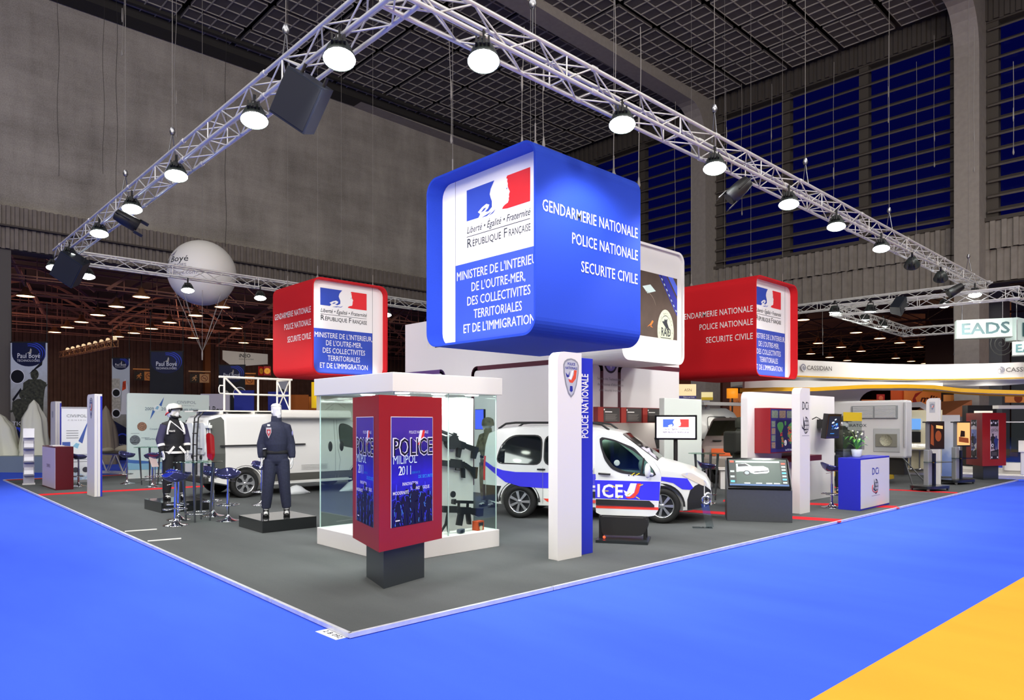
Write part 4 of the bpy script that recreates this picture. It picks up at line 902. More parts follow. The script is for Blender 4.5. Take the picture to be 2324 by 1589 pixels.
def pane(nm, C_, t, poly, sds=(-1,1), mt=DGL, off=.006, name='window'):
    for sd in sds:
        q = MB(); C_.decal(q, smooth_poly(grown(poly,.025),4,.16), sd, 0, off-.002); f = q.build('window_frame', BPL, t)
        q = MB(); C_.decal(q, smooth_poly(poly,4,.14), sd, 0, off+.002); q.build(name, mt, f)
pane('w', CB, pcar, [(.3,1.08),(1.2,1.06),(1.2,1.6),(.62,1.6),(.4,1.4)])
pane('w', CB, pcar, [(1.28,1.06),(2.18,1.03),(2.14,1.6),(1.28,1.6)]); pane('w', CB, pcar, [(2.28,1.03),(3.22,1.0),(3.0,1.25),(2.66,1.5),(2.3,1.59)])
q = MB(); CB.top_panel(q, 2.76, 3.42, .09, .06); q.build('windscreen', DGL, pcar)
for sd in (-1,1):
    q = MB()
    CB.decal(q, [(0.02,1.12),(.02,1.05),(.22,.9),(.5,.7),(.8,.62),(1.24,.6),(3.36,.6),(3.36,.88),(1.2,.9),(.7,.9),(.45,.93),(.25,.99),(.1,1.08)], sd, 0, .006, .06)
    CB.decal(q, [(3.4,.87),(3.95,.84),(4.06,.66),(4.0,.63),(3.86,.64),(3.7,.75),(3.5,.79),(3.4,.79)], sd, 0, .006, .06)
    q.build('blue_swoosh', POLB, pcar); q = MB()
    CB.decal(q, [(1.34,.34),(3.1,.34),(3.1,.4),(1.26,.4)], sd, 0, .012, .08)
    q.build('red_stripe', REDS, pcar)
    q = MB(); CB.decal(q, [(1.42,.44),(3.1,.44),(3.06,.56),(1.36,.56)], sd, 0, .02); q.build('side_moulding', BPL, pcar)
    q = MB(); CB.decal(q, [(-.0,.36),(.36,.3),(.34,.45),(.42,.62),(.0,.64)], sd, 0, .006, .05); q.build('rear_bumper', BPL, pcar); q = MB(); CB.decal(q, [(3.95,.26),(4.36,.32),(4.37,.6),(4.2,.76),(4.08,.7),(4.0,.62),(3.95,.45)], sd, 0, .006, .05); q.build('front_bumper', BPL, pcar)
    q = MB(); CB.decal(q, smooth_poly([(3.82,.92),(4.0,.96),(4.28,.78),(4.3,.68),(4.22,.7)],3,.05), sd, 0, .01, .06); q.build('headlamp', LAMPG, pcar)
    q = MB(); CB.decal(q, [(.005,.72),(.06,.72),(.07,1.2),(.01,1.2)], sd, 0, .008, .03); q.build('rear_lamp', M('#c4242a', .2, emit=.25), pcar)
    q = MB(); hh = (CB.hw(2.3,.95)+.02)*k; q.tube((2.02*k,sd*hh,.95*k),(2.22*k,sd*hh,.945*k),.016,8); q.tube((1.14*k,sd*hh,.96*k),(1.3*k,sd*hh,.96*k),.014,8); q.build('door_handle', BPL, pcar)
    q = MB(); zr = 1.86*k; yr = (CB.hw(1.4,1.75)-.06)*k; q.path([(.3*k,sd*yr,1.74*k),(.45*k,sd*yr,zr-.02),(.65*k,sd*yr,zr),(2.1*k,sd*yr,zr),(2.35*k,sd*yr,zr-.03),(2.5*k,sd*yr,1.72*k)], .02, 8); q.build('roof_rail', BPL, pcar)
    q = MB(); q.ball((3.15*k,sd*1.02*k,1.08*k),(.07,.06,.11),12,8); q.tube((3.15*k,sd*.85*k,1.03*k),(3.15*k,sd*1.0*k,1.05*k),.03,8); q.build('wing_mirror', PAINT, pcar)
    for wx in (.78,3.5): wheel(pcar, wx*k, sd*.885*k, .325*k, .2, sd, 7)
q = MB(); FS = lambda sd: None
for chh, x in zip('POLICE', (1.5,1.82,2.12,2.4,2.6,2.92)):
    F = frame((x*k,-(CB.hw(x,.75)+.0075)*k,.64*k),(1,0,0),(0,0,1)); q.text(chh, F, 0, 0, .28, 0, bold=.03)
q.build('lettering', MWHITE, pcar)
q = MB(); q.path([(1.25*k,-.906*k,.3*k),(1.25*k,-.906*k,1.0*k)], .004, 4); q.path([(2.24*k,-.906*k,.3*k),(2.24*k,-.906*k,1.0*k)], .004, 4); q.build('door_seams', M('#8a908e', .5), pcar)
q = MB(); q.box((4.2*k,-.5*k,.5*k),(4.4*k,.5*k,.68*k)); q.build('grille', BPL, pcar, .02)
q = MB(); q.T = Matrix.Translation((4.3*k,-.62*k,.48*k)) @ Matrix.Rotation(math.pi/2+.3,4,'X') @ Matrix.Rotation(.6,4,'Y'); q.lathe([(0,.0),(.05,.0),(.07,.03),(.085,.03),(.095,.0)], n=18); q.build('fog_lamp', RIMM, pcar)
for yy in (-.35,.35):
    q = MB(); q.box((1.9*k,(yy-.22)*k,.6*k),(2.02*k,(yy+.22)*k,1.22*k)); q.box((1.93*k,(yy-.12)*k,1.24*k),(2.0*k,(yy+.12)*k,1.42*k)); q.build('seat', M('#3c4048', .8), pcar, .03)
# small white item left on the roof
q = MB(); q.lathe([(.0,0),(.05,0),(.05,.13),(.04,.15),(0,.15)], n=14); tag(q.build('beacon', MWHITE, loc=(o0.x+e.x*1.3-lft.x*.2, o0.y+e.y*1.3-lft.y*.2, PT+1.71)), 'small white cup shaped beacon on the police car roof', 'beacon')
# ---------------- display door on its black stand
dp0 = Vector((*ground(1351,1169,.405),)); 
door = thing('armoured_door', 'separate white police car door reading ICE, shown on a black stand', 'car door', (dp0.x,dp0.y,0), HEAD)
zd = .41
OUT = [(0.03,zd),(.86,zd-.0),(.92,zd+.06),(.96,zd+.5),(.97,.98),(.95,1.09),(.82,1.28),(.6,1.46),(.3,1.585),(.06,1.62),(.0,1.58),(-.01,1.3),(.01,.9),(.0,zd+.05)]
WIN = [(.11,1.56),(.3,1.52),(.56,1.4),(.76,1.22),(.88,1.06),(.87,1.02),(.74,1.02),(.4,1.06),(.26,1.12),(.16,1.25),(.1,1.4),(.08,1.53)]
T = Matrix(((1,0,0,0),(0,0,1,0),(0,1,0,0),(0,0,0,1)))
OUTS, WINS = smooth_poly(OUT,3,.05), smooth_poly(WIN,3,.05)
def plate_hole(b, outer, inner, y0, y1, m=0):
    """panel with a window hole, made as strips between resampled outlines"""
    def res(P, n):
        L = [0]; 
        for i in range(len(P)): L.append(L[-1]+(Vector(P[(i+1)%len(P)])-Vector(P[i])).length)
        out = []
        for j in range(n):
            d = L[-1]*j/n; i = max(i for i in range(len(P)) if L[i] <= d); f = (d-L[i])/max(1e-9,L[i+1]-L[i]); a, c = Vector(P[i]), Vector(P[(i+1)%len(P)]); out.append(a+(c-a)*f)
        return out
    cx, cz = sum(p[0] for p in inner)/len(inner), sum(p[1] for p in inner)/len(inner)
    N = 72; ang = lambda p: math.atan2(p[1]-cz,p[0]-cx)
    def polar(P):
        Q = res(P, 600); Q.sort(key=ang); A = [ang(p) for p in Q]; out = []
        for j in range(N):
            a = -math.pi+2*math.pi*(j+.5)/N; i = min(range(len(Q)), key=lambda i: abs(A[i]-a)); out.append(Q[i])
        return out
    O, I = polar(outer), polar(inner); vs = [(p.x,y,p.y) for y in (y0,y1) for p in O]+[(p.x,y,p.y) for y in (y0,y1) for p in I]
    for j in range(N):
        l = (j+1)%N; a, c, d, e_ = vs[j], vs[l], vs[N+l], vs[N+j]; g, h, i2, jj = vs[2*N+j], vs[2*N+l], vs[3*N+l], vs[3*N+j]
        b.add([a,c,h,g],[(0,1,2,3)],m); b.add([e_,d,i2,jj],[(3,2,1,0)],m); b.add([a,c,d,e_],[(3,2,1,0)],m); b.add([g,h,i2,jj],[(0,1,2,3)],m)
b = MB(); plate_hole(b, OUTS, WINS, 0, .09); b.build('door_shell', PAINT, door)
b = MB(); plate_hole(b, [(x,z) for x,z in smooth_poly(grown(WIN,.02),3,.05)], smooth_poly(grown(WIN,-.015),3,.04), -.006, .02); b.build('window_seal', BPL, door)
b = MB(); b.T = T; b.prism(WINS[::-1], .03, .045); b.build('window', glass('#9fb8b0', .12), door)
MB().tube((.68,.01,1.03),(.72,.01,1.27),.016,8).build('window_divider', BPL, door)
F = frame((0,-.002,0),(1,0,0),(0,0,1)); b = MB()
b.flat(F, [(0,zd+.235),(.93,zd+.225),(.96,zd+.5),(.965,zd+.525),(.0,zd+.53)], 2, 0); b.flat(F, [(0,zd+.245),(.94,zd+.235),(.955,zd+.515),(.0,zd+.52)], 0, .001); b.flat(F, [(.01,zd+.1),(.93,zd+.1),(.93,zd+.14),(.01,zd+.14)], 1, .001)
b.build('livery', [POLB, REDS, MWHITE], door)
MB().prism([(.02,zd+.155),(.84,zd+.155),(.86,zd+.19),(.8,zd+.235),(.02,zd+.235)], 0, .02).build('moulding', BPL, door) if 0 else None
b = MB(); b.T = T; b.prism([(.01,zd+.15),(.87,zd+.145),(.87,zd+.17),(.8,zd+.232),(.01,zd+.235)][::-1], -.02, .0); b.build('side_moulding', BPL, door)
b = MB(); b.text('ICE', F, .02, zd+.27, .27, 0, .38, bold=.025, sp=1.1, off=.003); b.build('lettering', MWHITE, door)
b = MB(); P = lambda pts: [(.42+px*.26, zd+.265+py*.23) for px,py in pts]
b.flat(F, P([(.0,.5),(.2,.4),(.4,.95),(.58,.95),(.42,.45),(.2,.2),(.08,.3)]), 0, .003); b.flat(F, P([(.05,.25),(.3,.3),(.58,.95),(.75,.95),(.6,.35),(.35,.1),(.15,.1)]), 2, .0035); b.flat(F, P([(.1,.05),(.4,.1),(.62,.35),(.78,.95),(1.0,.95),(.85,.35),(.6,.02),(.3,-.05)]), 1, .003); b.build('emblem', [MWHITE, REDS, MWHITE], door)
b = MB()
for x, z, a in ((.17,zd+.36,.0),(.28,zd+.43,-.5),(.36,zd+.27,.5),(.5,zd+.32,.6),(.63,zd+.27,-.5),(.68,zd+.46,.4),(.56,zd+.62,.6),(.63,zd+.62,.5)):
    c, s_ = math.cos(a)*.03, math.sin(a)*.03; b.flat(F, [(x-c+.2*s_,z-s_-.2*c),(x+c+.2*s_,z+s_-.2*c),(x+c-.2*s_,z+s_+.2*c),(x-c-.2*s_,z-s_+.2*c)], 0, .005)
b.build('marker_tape', M('#e6d020', .5), door)
b = MB(); b.flat(F, circ(.01,10,.5,zd+.6), 0, .004); b.flat(F, circ(.01,10,.57,zd+.6), 0, .004); b.build('bullet_holes', INK, door)
MB().tube((.05,-.03,zd+.62),(.23,-.03,zd+.61),.014,8).build('door_handle', BPL, door)
b = MB(); b.ball((.78,-.1,1.09),(.045,.06,.11),12,8); b.tube((.84,-.0,1.03),(.79,-.08,1.05),.025,8); b.build('wing_mirror', PAINT, door)
b = MB(); b.ball((.32,.028,1.19),(.045,.006,.045),14,8); b.build('impact_mark', M('#9fb0ac', .6), door)
st = thing('display_stand', 'black steel stand with a padded box carrying the loose car door', 'stand', (dp0.x,dp0.y,PT), HEAD)
b = MB(); b.T = T; b.prism(smooth_poly([(.12,.09),(.7,.1),(.78,.2),(.78,.36),(.08,.36),(.1,.3)],3,.06)[::-1], -.14, .16); b.build('padded_box', M('#121214', .7), st, .015)
for x in (.07,.72):
    MB().box((x,-.1,.03),(x+.04,-.05,.369)).build('leg', BLK, st); MB().box((x,.12,.03),(x+.04,.16,.369)).build('leg', BLK, st)
MB().box((.05,-.3,0),(.8,.25,.04)).build('base_plate', M('#22282c', .35), st)
q = MB(); q.ball((.16,-.19,.07),.02,8,6); q.build('warning_light', M('#ff3a20', .3, emit=4), st)
# ---------------- white van with roof platform
VH = math.radians(0); vk = 1.0
van = thing('service_van', 'white panel van with rear ladder, awning and roof railing on the left', 'van', (2.86,11.86,PT), VH)
CV = Car(top=[(0,1.1),(.04,1.75),(.12,1.9),(.4,1.95),(2.6,1.97),(3.3,1.95),(3.62,1.86),(4.2,1.35),(4.4,1.18),(4.65,1.02),(4.76,.8),(4.78,.62)],
   width=[(0,.76),(.06,.84),(.4,.93),(3.9,.93),(4.35,.9),(4.6,.78),(4.78,.6)], bottom=[(0,.4),(.4,.3),(4.3,.26),(4.78,.34)], belt=[(0,1.05),(4.8,1.05)], tumble=.12)
CV.body(van, M('#d8d8d6', .25, coat=.4), (.82,3.92), .33)
pane('w', CV, van, [(3.3,1.18),(4.12,1.02),(4.2,1.08),(4.0,1.3),(3.62,1.66),(3.36,1.72),(3.28,1.6)], mt=M('#2c3a34', .08))
q = MB(); CV.top_panel(q, 3.62, 4.32, .1, .06); q.build('windscreen', DGL, van)
for sd in (-1,1):
    q = MB(); CV.decal(q, [(1.36,.34),(3.62,.34),(3.62,.52),(1.36,.52)], sd, 0, .008); q.build('sill_panel', M('#4a4a46', .5), van)
    q = MB(); CV.decal(q, [(.0,.5),(.36,.5),(.36,1.8),(.3,1.88),(.05,1.8)], sd, 0, .004, .05); q.build('corner_panel', M('#3c403c', .5), van)
    q = MB(); CV.decal(q, smooth_poly([(.0,.95),(.09,.88),(.14,1.0),(.14,1.45),(.06,1.52),(.0,1.5)],3,.05), sd, 0, .02, .03); q.build('rear_lamp', M('#8e141a', .15, coat=1), van)
    q = MB(); q.box((.24,sd*.955-.02,1.2),(2.3,sd*.955+.02,1.235)); q.build('sliding_rail', BLK, van)
    q = MB(); y = sd*(CV.hw(1,.32)); q.box((1.34,y-.03,.27),(3.6,y+.03,.31)); q.build('sill_bar', M('#c8cac8', .4), van)
    for x in (3.0,3.32):
        q = MB(); q.ball((x,sd*(CV.hw(x,1.1)),1.14),(.06,.02,.13),12,8); q.build('door_handle', BLK, van)
    q = MB(); 
    for x in (3.14,3.22): yy = sd*(CV.hw(x,1.0)+.002); q.path([(x,yy,.34),(x+(.06 if x > 3.2 else 0),yy,.8),(x,yy,1.05),(x,sd*(CV.hw(x,1.8)+.002),1.82)], .004, 4)
    for i in range(4): q.path([(2.2,sd*.953,.6+i*.035),(2.9,sd*.953,.6+i*.035)], .004, 4)
    q.build('door_seams', M('#8a8c8a', .5), van)
    for x in (.82,3.92): wheel(van, x, sd*.91, .33, .2, sd, 6, 1)
    for z in (1.62,.82): q = MB(); q.box((-.02,sd*.8-.14,z),(.06,sd*.8+.14,z+.07)); q.build('hinge', M('#d8dcd8', .4), van, .01)
# rear doors: window, number plate area, bumper, ladder
for sd in (-1,1):
    q = MB(); q.T = Matrix(((0,0,-1,-.012),(1,0,0,0),(0,1,0,0),(0,0,0,1))); q.prism(rrect(.66,.72,.1,4,-.70 if sd < 0 else .04,1.02)[::-1], -.02, .01); q.build('rear_window', M('#dfe3e2', .3, coat=.5), van)
    q = MB(); q.T = Matrix(((0,0,-1,-.02),(1,0,0,0),(0,1,0,0),(0,0,0,1))); q.prism(circ(.05,12,sd*.1-.35*(sd<0)+.0,.95), -.02, .01); q.build('rear_handle', BLK, van)
q = MB(); q.box((-.06,-.8,.36),(.1,.8,.52)); q.build('rear_bumper', M('#2c2e2c', .5), van, .03)
q = MB()
for yy in (-.42,-.18): q.path([(-.1,yy,.55),(-.09,yy,1.4),(-.06,yy,1.85),(.06,yy,2.0),(.4,yy,2.04)], .018, 8)
for i in range(6): z = .72+i*.26; q.tube((-.1+.02*(i > 3),-.42,z),(-.1+.02*(i > 3),-.18,z), .014, 8)
q.tube((-.09,-.42,1.15),(.02,-.62,1.15),.012,6); q.build('rear_ladder', BLK, van)
q = MB(); q.box((.02,-.72,2.0),(4.0-.3,.72,2.03)); 
for i in range(5): q.box((.3+i*.75,-.78,1.93),(.36+i*.75,.78,2.0))
q.build('roof_platform', M('#e6e2d8', .5), van)
q = MB(); q.T = Matrix(((0,0,1,0),(1,0,0,0),(0,1,0,0),(0,0,0,1))); q.prism(smooth_poly([(-1.1,1.86),(-.86,1.84),(-.82,2.02),(-1.0,2.06),(-1.08,2.0)],3,.04), 1.55, 3.5); q.build('awning_case', M('#e0ddd6', .4), van)
q = MB(); q.T = Matrix(((0,0,1,0),(1,0,0,0),(0,1,0,0),(0,0,0,1))); q.prism([(-1.1,1.84),(-.85,1.82),(-.8,2.03),(-1.06,2.08)], 1.5, 1.55); q.build('awning_end_cap', M('#5a5854', .4), van)
q = MB(); RLC = .7; zt_ = 2.8; zm = 2.41
for x, yy in ((.42,-.7),(1.22,-.7),(2.02,-.7),(2.02,0.0)): q.tube((x,yy,2.03),(x,yy,zt_),.024,8)
q.tube((.3,-.7,zt_),(2.08,-.7,zt_),.026,8); q.tube((.42,-.7,zm),(2.02,-.7,zm),.022,8)
q.tube((.42,-.7,zt_),(.82,-.7,zm),.022,8); q.tube((2.02,-.7,zt_),(2.02,0,zt_),.022,8); q.tube((2.02,-.7,zm),(2.02,0,zm),.02,8); q.tube((2.02,-.7,2.05),(2.02,0,zt_),.016,6); q.tube((2.02,0,2.05),(2.02,-.7,zt_),.016,6)
q.path([(.4,-.7,2.6),(.32,-.7,2.6),(.3,-.7,2.55),(.3,-.7,2.46),(.32,-.7,2.42),(.4,-.7,2.42)], .014, 6)
q.build('roof_railing', M('#ece8da', .45), van)
# bundled cloths under the van
for i, (x, y, s_, lb) in enumerate(((4.95,10.95,.3,'crumpled white plastic sheet on the floor behind the van rear wheel'),(6.45,10.75,.36,'bundled white cloth lying under the van doors'))):
    q = MB(); rg = random.Random(i); R_ = []
    for a in range(7):
        rr_ = s_*math.sin(math.pi*min(.97,max(.03,a/6))); R_.append([(x+1.5*(a/6-.5)*s_*2*.8, y+rr_*.5*math.cos(2*math.pi*j/12)*(1+.3*rg.random()), PT+.004+max(0,rr_*.55*math.sin(2*math.pi*j/12)*(1+.4*rg.random()))) for j in range(12)])
    q.loft(R_, 0); tag(q.build('plastic_sheet', M('#c9ced2', .4, bump=.4, scale=12)), lb, 'sheet')
# ================================================================ MANNEQUINS, STOOLS, TABLES, COUNTERS, SCREENS
CHROME = M('#d6d8de', .09, 1.0); PLAST = M('#d4d4d4', .4, coat=.2); NAVY = M('#20243a', .85, noise=.2, scale=40, bump=.3); BLACKC = M('#15151a', .8, noise=.2, scale=40, bump=.3); BOOT = M('#0c0c0e', .55)
def fuse(mb, vox, name, mt, parent, it=4):
    """melts overlapping closed shapes into one continuous surface"""
    o = mb.build(name, mt); r = o.modifiers.new('r','REMESH'); r.mode = 'VOXEL'; r.voxel_size = vox; r.use_smooth_shade = True
    s = o.modifiers.new('s','SMOOTH'); s.iterations = it; s.factor = .5
    me = bpy.data.meshes.new_from_object(o.evaluated_get(bpy.context.evaluated_depsgraph_get())); bpy.data.objects.remove(o)
    me.polygons.foreach_set('use_smooth',[True]*len(me.polygons)); n = bpy.data.objects.new(name, me); COL.objects.link(n); n.parent = parent; return n
def ell(cx, cy, z, rx, ry, n=20, p=2.0): return [(cx+rx*math.copysign(abs(math.cos(a))**(2/p),math.cos(a)), cy+ry*math.copysign(abs(math.sin(a))**(2/p),math.sin(a)), z) for a in [2*math.pi*i/n for i in range(n)]]
def head_rings(c, turn, s=1.0, hair=False):
    """head from chin to crown; the face looks along -y turned by 'turn'"""
    R = []; n = 28; T = Matrix.Translation(c) @ Matrix.Rotation(turn,4,'Z')
    prof = [(-.115,.03,.035,-.06),(-.105,.05,.06,-.045),(-.08,.062,.082,-.025),(-.05,.068,.093,-.01),(-.02,.072,.1,0),(.01,.075,.103,0),(.04,.077,.104,.002),(.07,.076,.1,.004),(.095,.066,.088,.006),(.113,.045,.062,.008),(.122,.012,.02,.008)]
    for z, rx, ry, oy in prof:
        ring = []
        for i in range(n):
            a = 2*math.pi*i/n; x, y = rx*math.cos(a), oy+ry*math.sin(a); f = max(0,-math.sin(a))**14
            if -.055 < z < .02: y -= f*.028*(1-(z+.055)/.075)**.8          # nose
            if .015 < z < .05: y -= max(0,-math.sin(a))**5*.006            # brow
            if -.02 <= z < .015: y += (math.exp(-((abs(x)-.03)/.013)**2) if math.sin(a) < 0 else 0)*.009   # eye sockets
            if -.085 < z < -.06: y -= f*.008                                # lips
            ring.append(tuple(T @ Vector((x*s,y*s,z*s))))
        R.append(ring)
    return R, T
def hand(mb, wrist, down, out, s=1.0):
    """relaxed hand hanging from the wrist: palm, four fingers of different lengths, thumb from the side"""
    w, d, o = Vector(wrist), Vector(down).normalized(), Vector(out).normalized(); nrm = d.cross(o)   # o: towards the thumb side
    P = lambda a, b_, c: w+d*a*s+o*b_*s+nrm*c*s
    mb.loft([[P(a,wd*math.cos(t),th*math.sin(t)) for t in [2*math.pi*i/12 for i in range(12)]] for a, wd, th in ((-.02,.026,.022),(.0,.028,.02),(.04,.04,.017),(.075,.042,.015),(.092,.038,.012),(.1,.02,.008))])
    for b_, L in ((.03,.072),(.01,.082),(-.011,.076),(-.031,.06)):
        mb.path([P(.08,b_,0),P(.08+L*.42,b_*1.05,.006),P(.08+L*.75,b_*1.06,.02),P(.08+L,b_*1.05,.04)], [.0098,.009,.0085,.007], 8)
    mb.path([P(.015,.022,.0),P(.045,.05,.012),P(.075,.06,.022),P(.098,.058,.032)], [.014,.0115,.01,.008], 8)
def mannequin(name, label, loc, rz, turn, clothes, arms, feet, H=1.88, helmet=False):
    t = thing(name, label, 'mannequin', loc, rz); w_ = .84
    arms = [tuple((p[0]*w_,p[1],p[2]) for p in a) for a in arms]
    k = H/1.88; b = MB()
    b.loft([ell(0,0,z*k,rx,ry) for z,rx,ry in ((.84,.05,.05),(.88,.15,.1),(1.0,.165,.11),(1.15,.14,.1),(1.3,.15,.115),(1.45,.165,.115),(1.53,.13,.085),(1.58,.062,.06),(1.66,.056,.06),(1.72,.05,.055))])
    for sd, (el, wr) in zip((-1,1), arms): b.path([(sd*.12,0,1.49*k),(sd*.165,.0,1.47*k),el,wr], [.05,.05,.042,.028], 10)
    for sd, (kn, ft) in zip((-1,1), feet): b.path([(sd*.09,0,.95*k),kn,(ft[0],ft[1]+.02,.1)], [.09,.06,.042], 10); b.path([(ft[0],ft[1]+.04,.05),(ft[0],ft[1]-.12,.04)], [.045,.035], 8)
    R, HT = head_rings((0,-.01,1.75*k), turn); b.loft(R)
    for sd in (-1,1): b.ball(tuple(HT @ Vector((sd*.076,.012,-.01))), (.014,.024,.034), 8, 6)
    for sd, (el, wr) in zip((-1,1), arms): hand(b, wr, Vector(wr)-Vector(el)+Vector((0,-.02,-.05)), (-sd*.2,-1,0))
    fuse(b, .0065, 'body', PLAST, t, 2)
    b = MB()   # trousers
    b.loft([ell(0,0,z*k,rx,ry) for z,rx,ry in ((.86,.12,.1),(.92,.185,.13),(1.0,.19,.135),(1.09,.17,.125),(1.12,.165,.12))])
    for sd, (kn, ft) in zip((-1,1), feet):
        q = []
        hip = Vector((sd*.095,0,.93*k)); K = Vector(kn); A = Vector((ft[0],ft[1]+.02,.13))
        pts = [hip, hip.lerp(K,.5), K, K.lerp(A,.35), K.lerp(A,.7), A]; b.path(pts, [.118,.108,.092,.09,.084,.074], 14)
    tr = fuse(b, .011, 'trousers', clothes['trousers'], t)
    b = MB()   # jacket
    b.loft([ell(0,0,z*k,rx*w_,ry) for z,rx,ry in clothes['torso']])
    for sd, (el, wr) in zip((-1,1), arms):
        E_, W_ = Vector(el), Vector(wr); S_ = Vector((sd*.16,0,1.475*k)); b.path([Vector((sd*.07,0,1.5*k)),S_,S_.lerp(E_,.5),E_,E_.lerp(W_,.6),W_.lerp(E_,.1)], [.08,.086,.08,.073,.067,.055], 14)
    jk = fuse(b, .011, 'jacket', clothes['jacket'], t)
    b = MB(); b.loft([ell(0,-.012*(z-1.52)/.1,z*k,rx,ry) for z,rx,ry in ((1.53,.1,.09),(1.58,.088,.085),(1.66,.082,.088),(1.67,.078,.082))], 0, False); b.build('collar', clothes['jacket'], jk)
    b = MB(); b.loft([ell(0,0,z*k,rx,ry) for z,rx,ry in ((1.04,.186,.14),(1.045,.192,.146),(1.09,.19,.144),(1.095,.182,.136))], 0, False); b.build('belt', BLACKC, tr)
    for ft in (feet[0][1],feet[1][1]):
        x, y = ft; b = MB(); b.loft([ell(x,y,z,rx,ry,16,2.4) for z,rx,ry in ((.0,.052,.14),(.03,.056,.145),(.06,.05,.12))]); b.loft([ell(x,y+dy,z,rx,ry,16,2.2) for z,rx,ry,dy in ((.03,.05,.09,.04),(.09,.048,.075,.05),(.16,.056,.062,.06),(.2,.06,.06,.05))])
        fuse(b, .009, 'boot', BOOT, t, 2)
    return t, jk, HT, k
TOR = ((1.06,.15,.11),(1.075,.19,.145),(1.12,.205,.155),(1.2,.225,.17),(1.32,.235,.165),(1.45,.225,.15),(1.52,.185,.125),(1.57,.115,.095),(1.6,.09,.085))
face_cam = lambda x, y: math.atan2(-(CAMX-x), -(-(CAMY-y))) if 0 else math.atan2(CAMX-x, -(CAMY-y))
x, y = 2.2, 6.12
m1, j1, HT, k = mannequin('police_mannequin', 'white mannequin in navy police jacket standing on the low black plinth', (x,y,PT+.19), face_cam(x,y), .55,
    dict(trousers=NAVY, jacket=NAVY, torso=TOR), (((-.285,.02,1.2),(-.275,-.02,.95)),((.275,.02,1.2),(.3,-.02,.94))), (((-.13,-.02,.5),(-.165,-.02)),((.13,-.02,.5),(.165,-.02))))
b = MB(); R, T2 = head_rings((0,-.006,1.757*k), .55, 1.05); b.loft([[tuple(p) for p in r] for r in R[7:]], 0, True); b.build('hair', M('#bdbdbd', .5, bump=.6, scale=90), m1)
F = frame((-.12,-.162,1.42*k),(1,.0,0),(0,-.12,1)); b = MB()
b.flat(F, [(-.04,.06),(.04,.06),(.042,-.02),(.0,-.12),(-.042,-.02)], 0, .012); b.flat(F, [(-.03,.03),(.03,.03),(.03,-.03),(0,-.09),(-.03,-.03)], 1, .014); b.flat(F, [(-.02,-.01),(.0,.015),(.02,-.01),(0,-.05)], 0, .016); b.flat(F, [(-.022,.085),(.022,.085),(.022,.115),(-.022,.115)], 2, .012)
b.build('chest_badge', [M('#b9b4ba', .6), M('#a8303a', .6), MWHITE], j1)
b = MB(); b.ball((.255,-.05,1.38*k),(.012,.035,.045),10,8); b.build('arm_patch', M('#8c8cc0', .6), j1)
b = MB(); b.box((-.215,-.1,.98),(-.155,.03,1.12)); b.box((-.21,-.13,1.0),(-.165,-.08,1.1)); b.build('holster', BLACKC, m1, .012); b = MB(); b.tube((-.21,-.14,1.12),(-.16,-.14,1.13),.018,8); b.build('handcuffs', CHROME, m1)
PLM = M('#17191b', .12, coat=.6)
tag(MB().prism([(1.74,5.62),(2.66,5.6),(2.66,6.58),(1.76,6.6)], PT, PT+.19).build('plinth', PLM, None, .004), 'low black plinth with glossy top under the navy police mannequin', 'plinth', 'black mannequin plinths')
tag(MB().prism([(1.37,9.33),(2.25,9.27),(2.25,10.25),(1.34,10.3)], PT, PT+.2).build('plinth', PLM, None, .004), 'low black plinth behind the chrome stools, under the motorcycle mannequin', 'plinth', 'black mannequin plinths')
x, y = 1.78, 9.92
TOR2 = ((.9,.15,.12),(.92,.215,.165),(1.0,.215,.165),(1.1,.2,.155),(1.2,.225,.165),(1.35,.245,.17),(1.46,.235,.155),(1.53,.19,.13),(1.58,.11,.1),(1.62,.09,.09))
m2, j2, HT, k = mannequin('motorcyclist_mannequin', 'mannequin in black and blue motorcycle police suit wearing a white helmet', (x,y,PT+.2), face_cam(x,y)+.35, .5,
    dict(trousers=BLACKC, jacket=BLACKC, torso=TOR2), (((-.31,.02,1.2),(-.27,-.06,.95)),((.31,.02,1.2),(.3,-.06,.95))), (((-.12,-.02,.5),(-.13,-.0)),((.12,-.02,.5),(.15,-.04))), 1.9)
HM = M('#f0eee2', .15, coat=.6); b = MB(); T3 = HT @ Matrix.Translation((0,.01,.02)); n = 24; R = []
for z, r, cut in ((-.13,.095,.75),(-.09,.118,.7),(-.04,.13,.5),(.02,.137,.3),(.06,.134,.0),(.1,.117,0),(.135,.08,0),(.15,.02,0)):
    R.append([tuple(T3 @ Vector((r*.93*math.cos(a), r*1.1*math.sin(a)+(.13*cut if math.sin(a) < -.5 else 0)*max(0,-math.sin(a)-.4), z))) for a in [2*math.pi*i/n for i in range(n)]])
b.loft(R, 0, True); he = b.build('helmet', HM, m2)
b = MB(); b.loft([[tuple(T3 @ Vector((.145*math.cos(a), .16*math.sin(a)-.01, z+.03*max(0,-math.sin(a))))) for a in [math.pi+math.pi*i/16 for i in range(17)]] for z in (.02,.09)], 0, False); b.build('visor', HM, he)
b = MB(); b.loft([[tuple(T3 @ Vector((.149*math.cos(a), .168*math.sin(a)-.012, z+.03*max(0,-math.sin(a))))) for a in [math.pi+.3+(math.pi-.6)*i/16 for i in range(17)]] for z in (-.005,.03)], 0, False); b.build('visor_edge', BLK, he)
b = MB(); b.path([tuple(T3 @ Vector(p)) for p in ((-.12,-.03,-.1),(-.09,-.1,-.13),(0,-.13,-.135),(.09,-.1,-.13),(.12,-.03,-.1))], .018, 8); b.build('chin_bar', BLK, he)
for sd in (-1,1): b = MB(); b.ball(tuple(T3 @ Vector((sd*.125,-.02,.0))), (.025,.045,.045), 10, 8); b.build('visor_pivot', BLK, he)
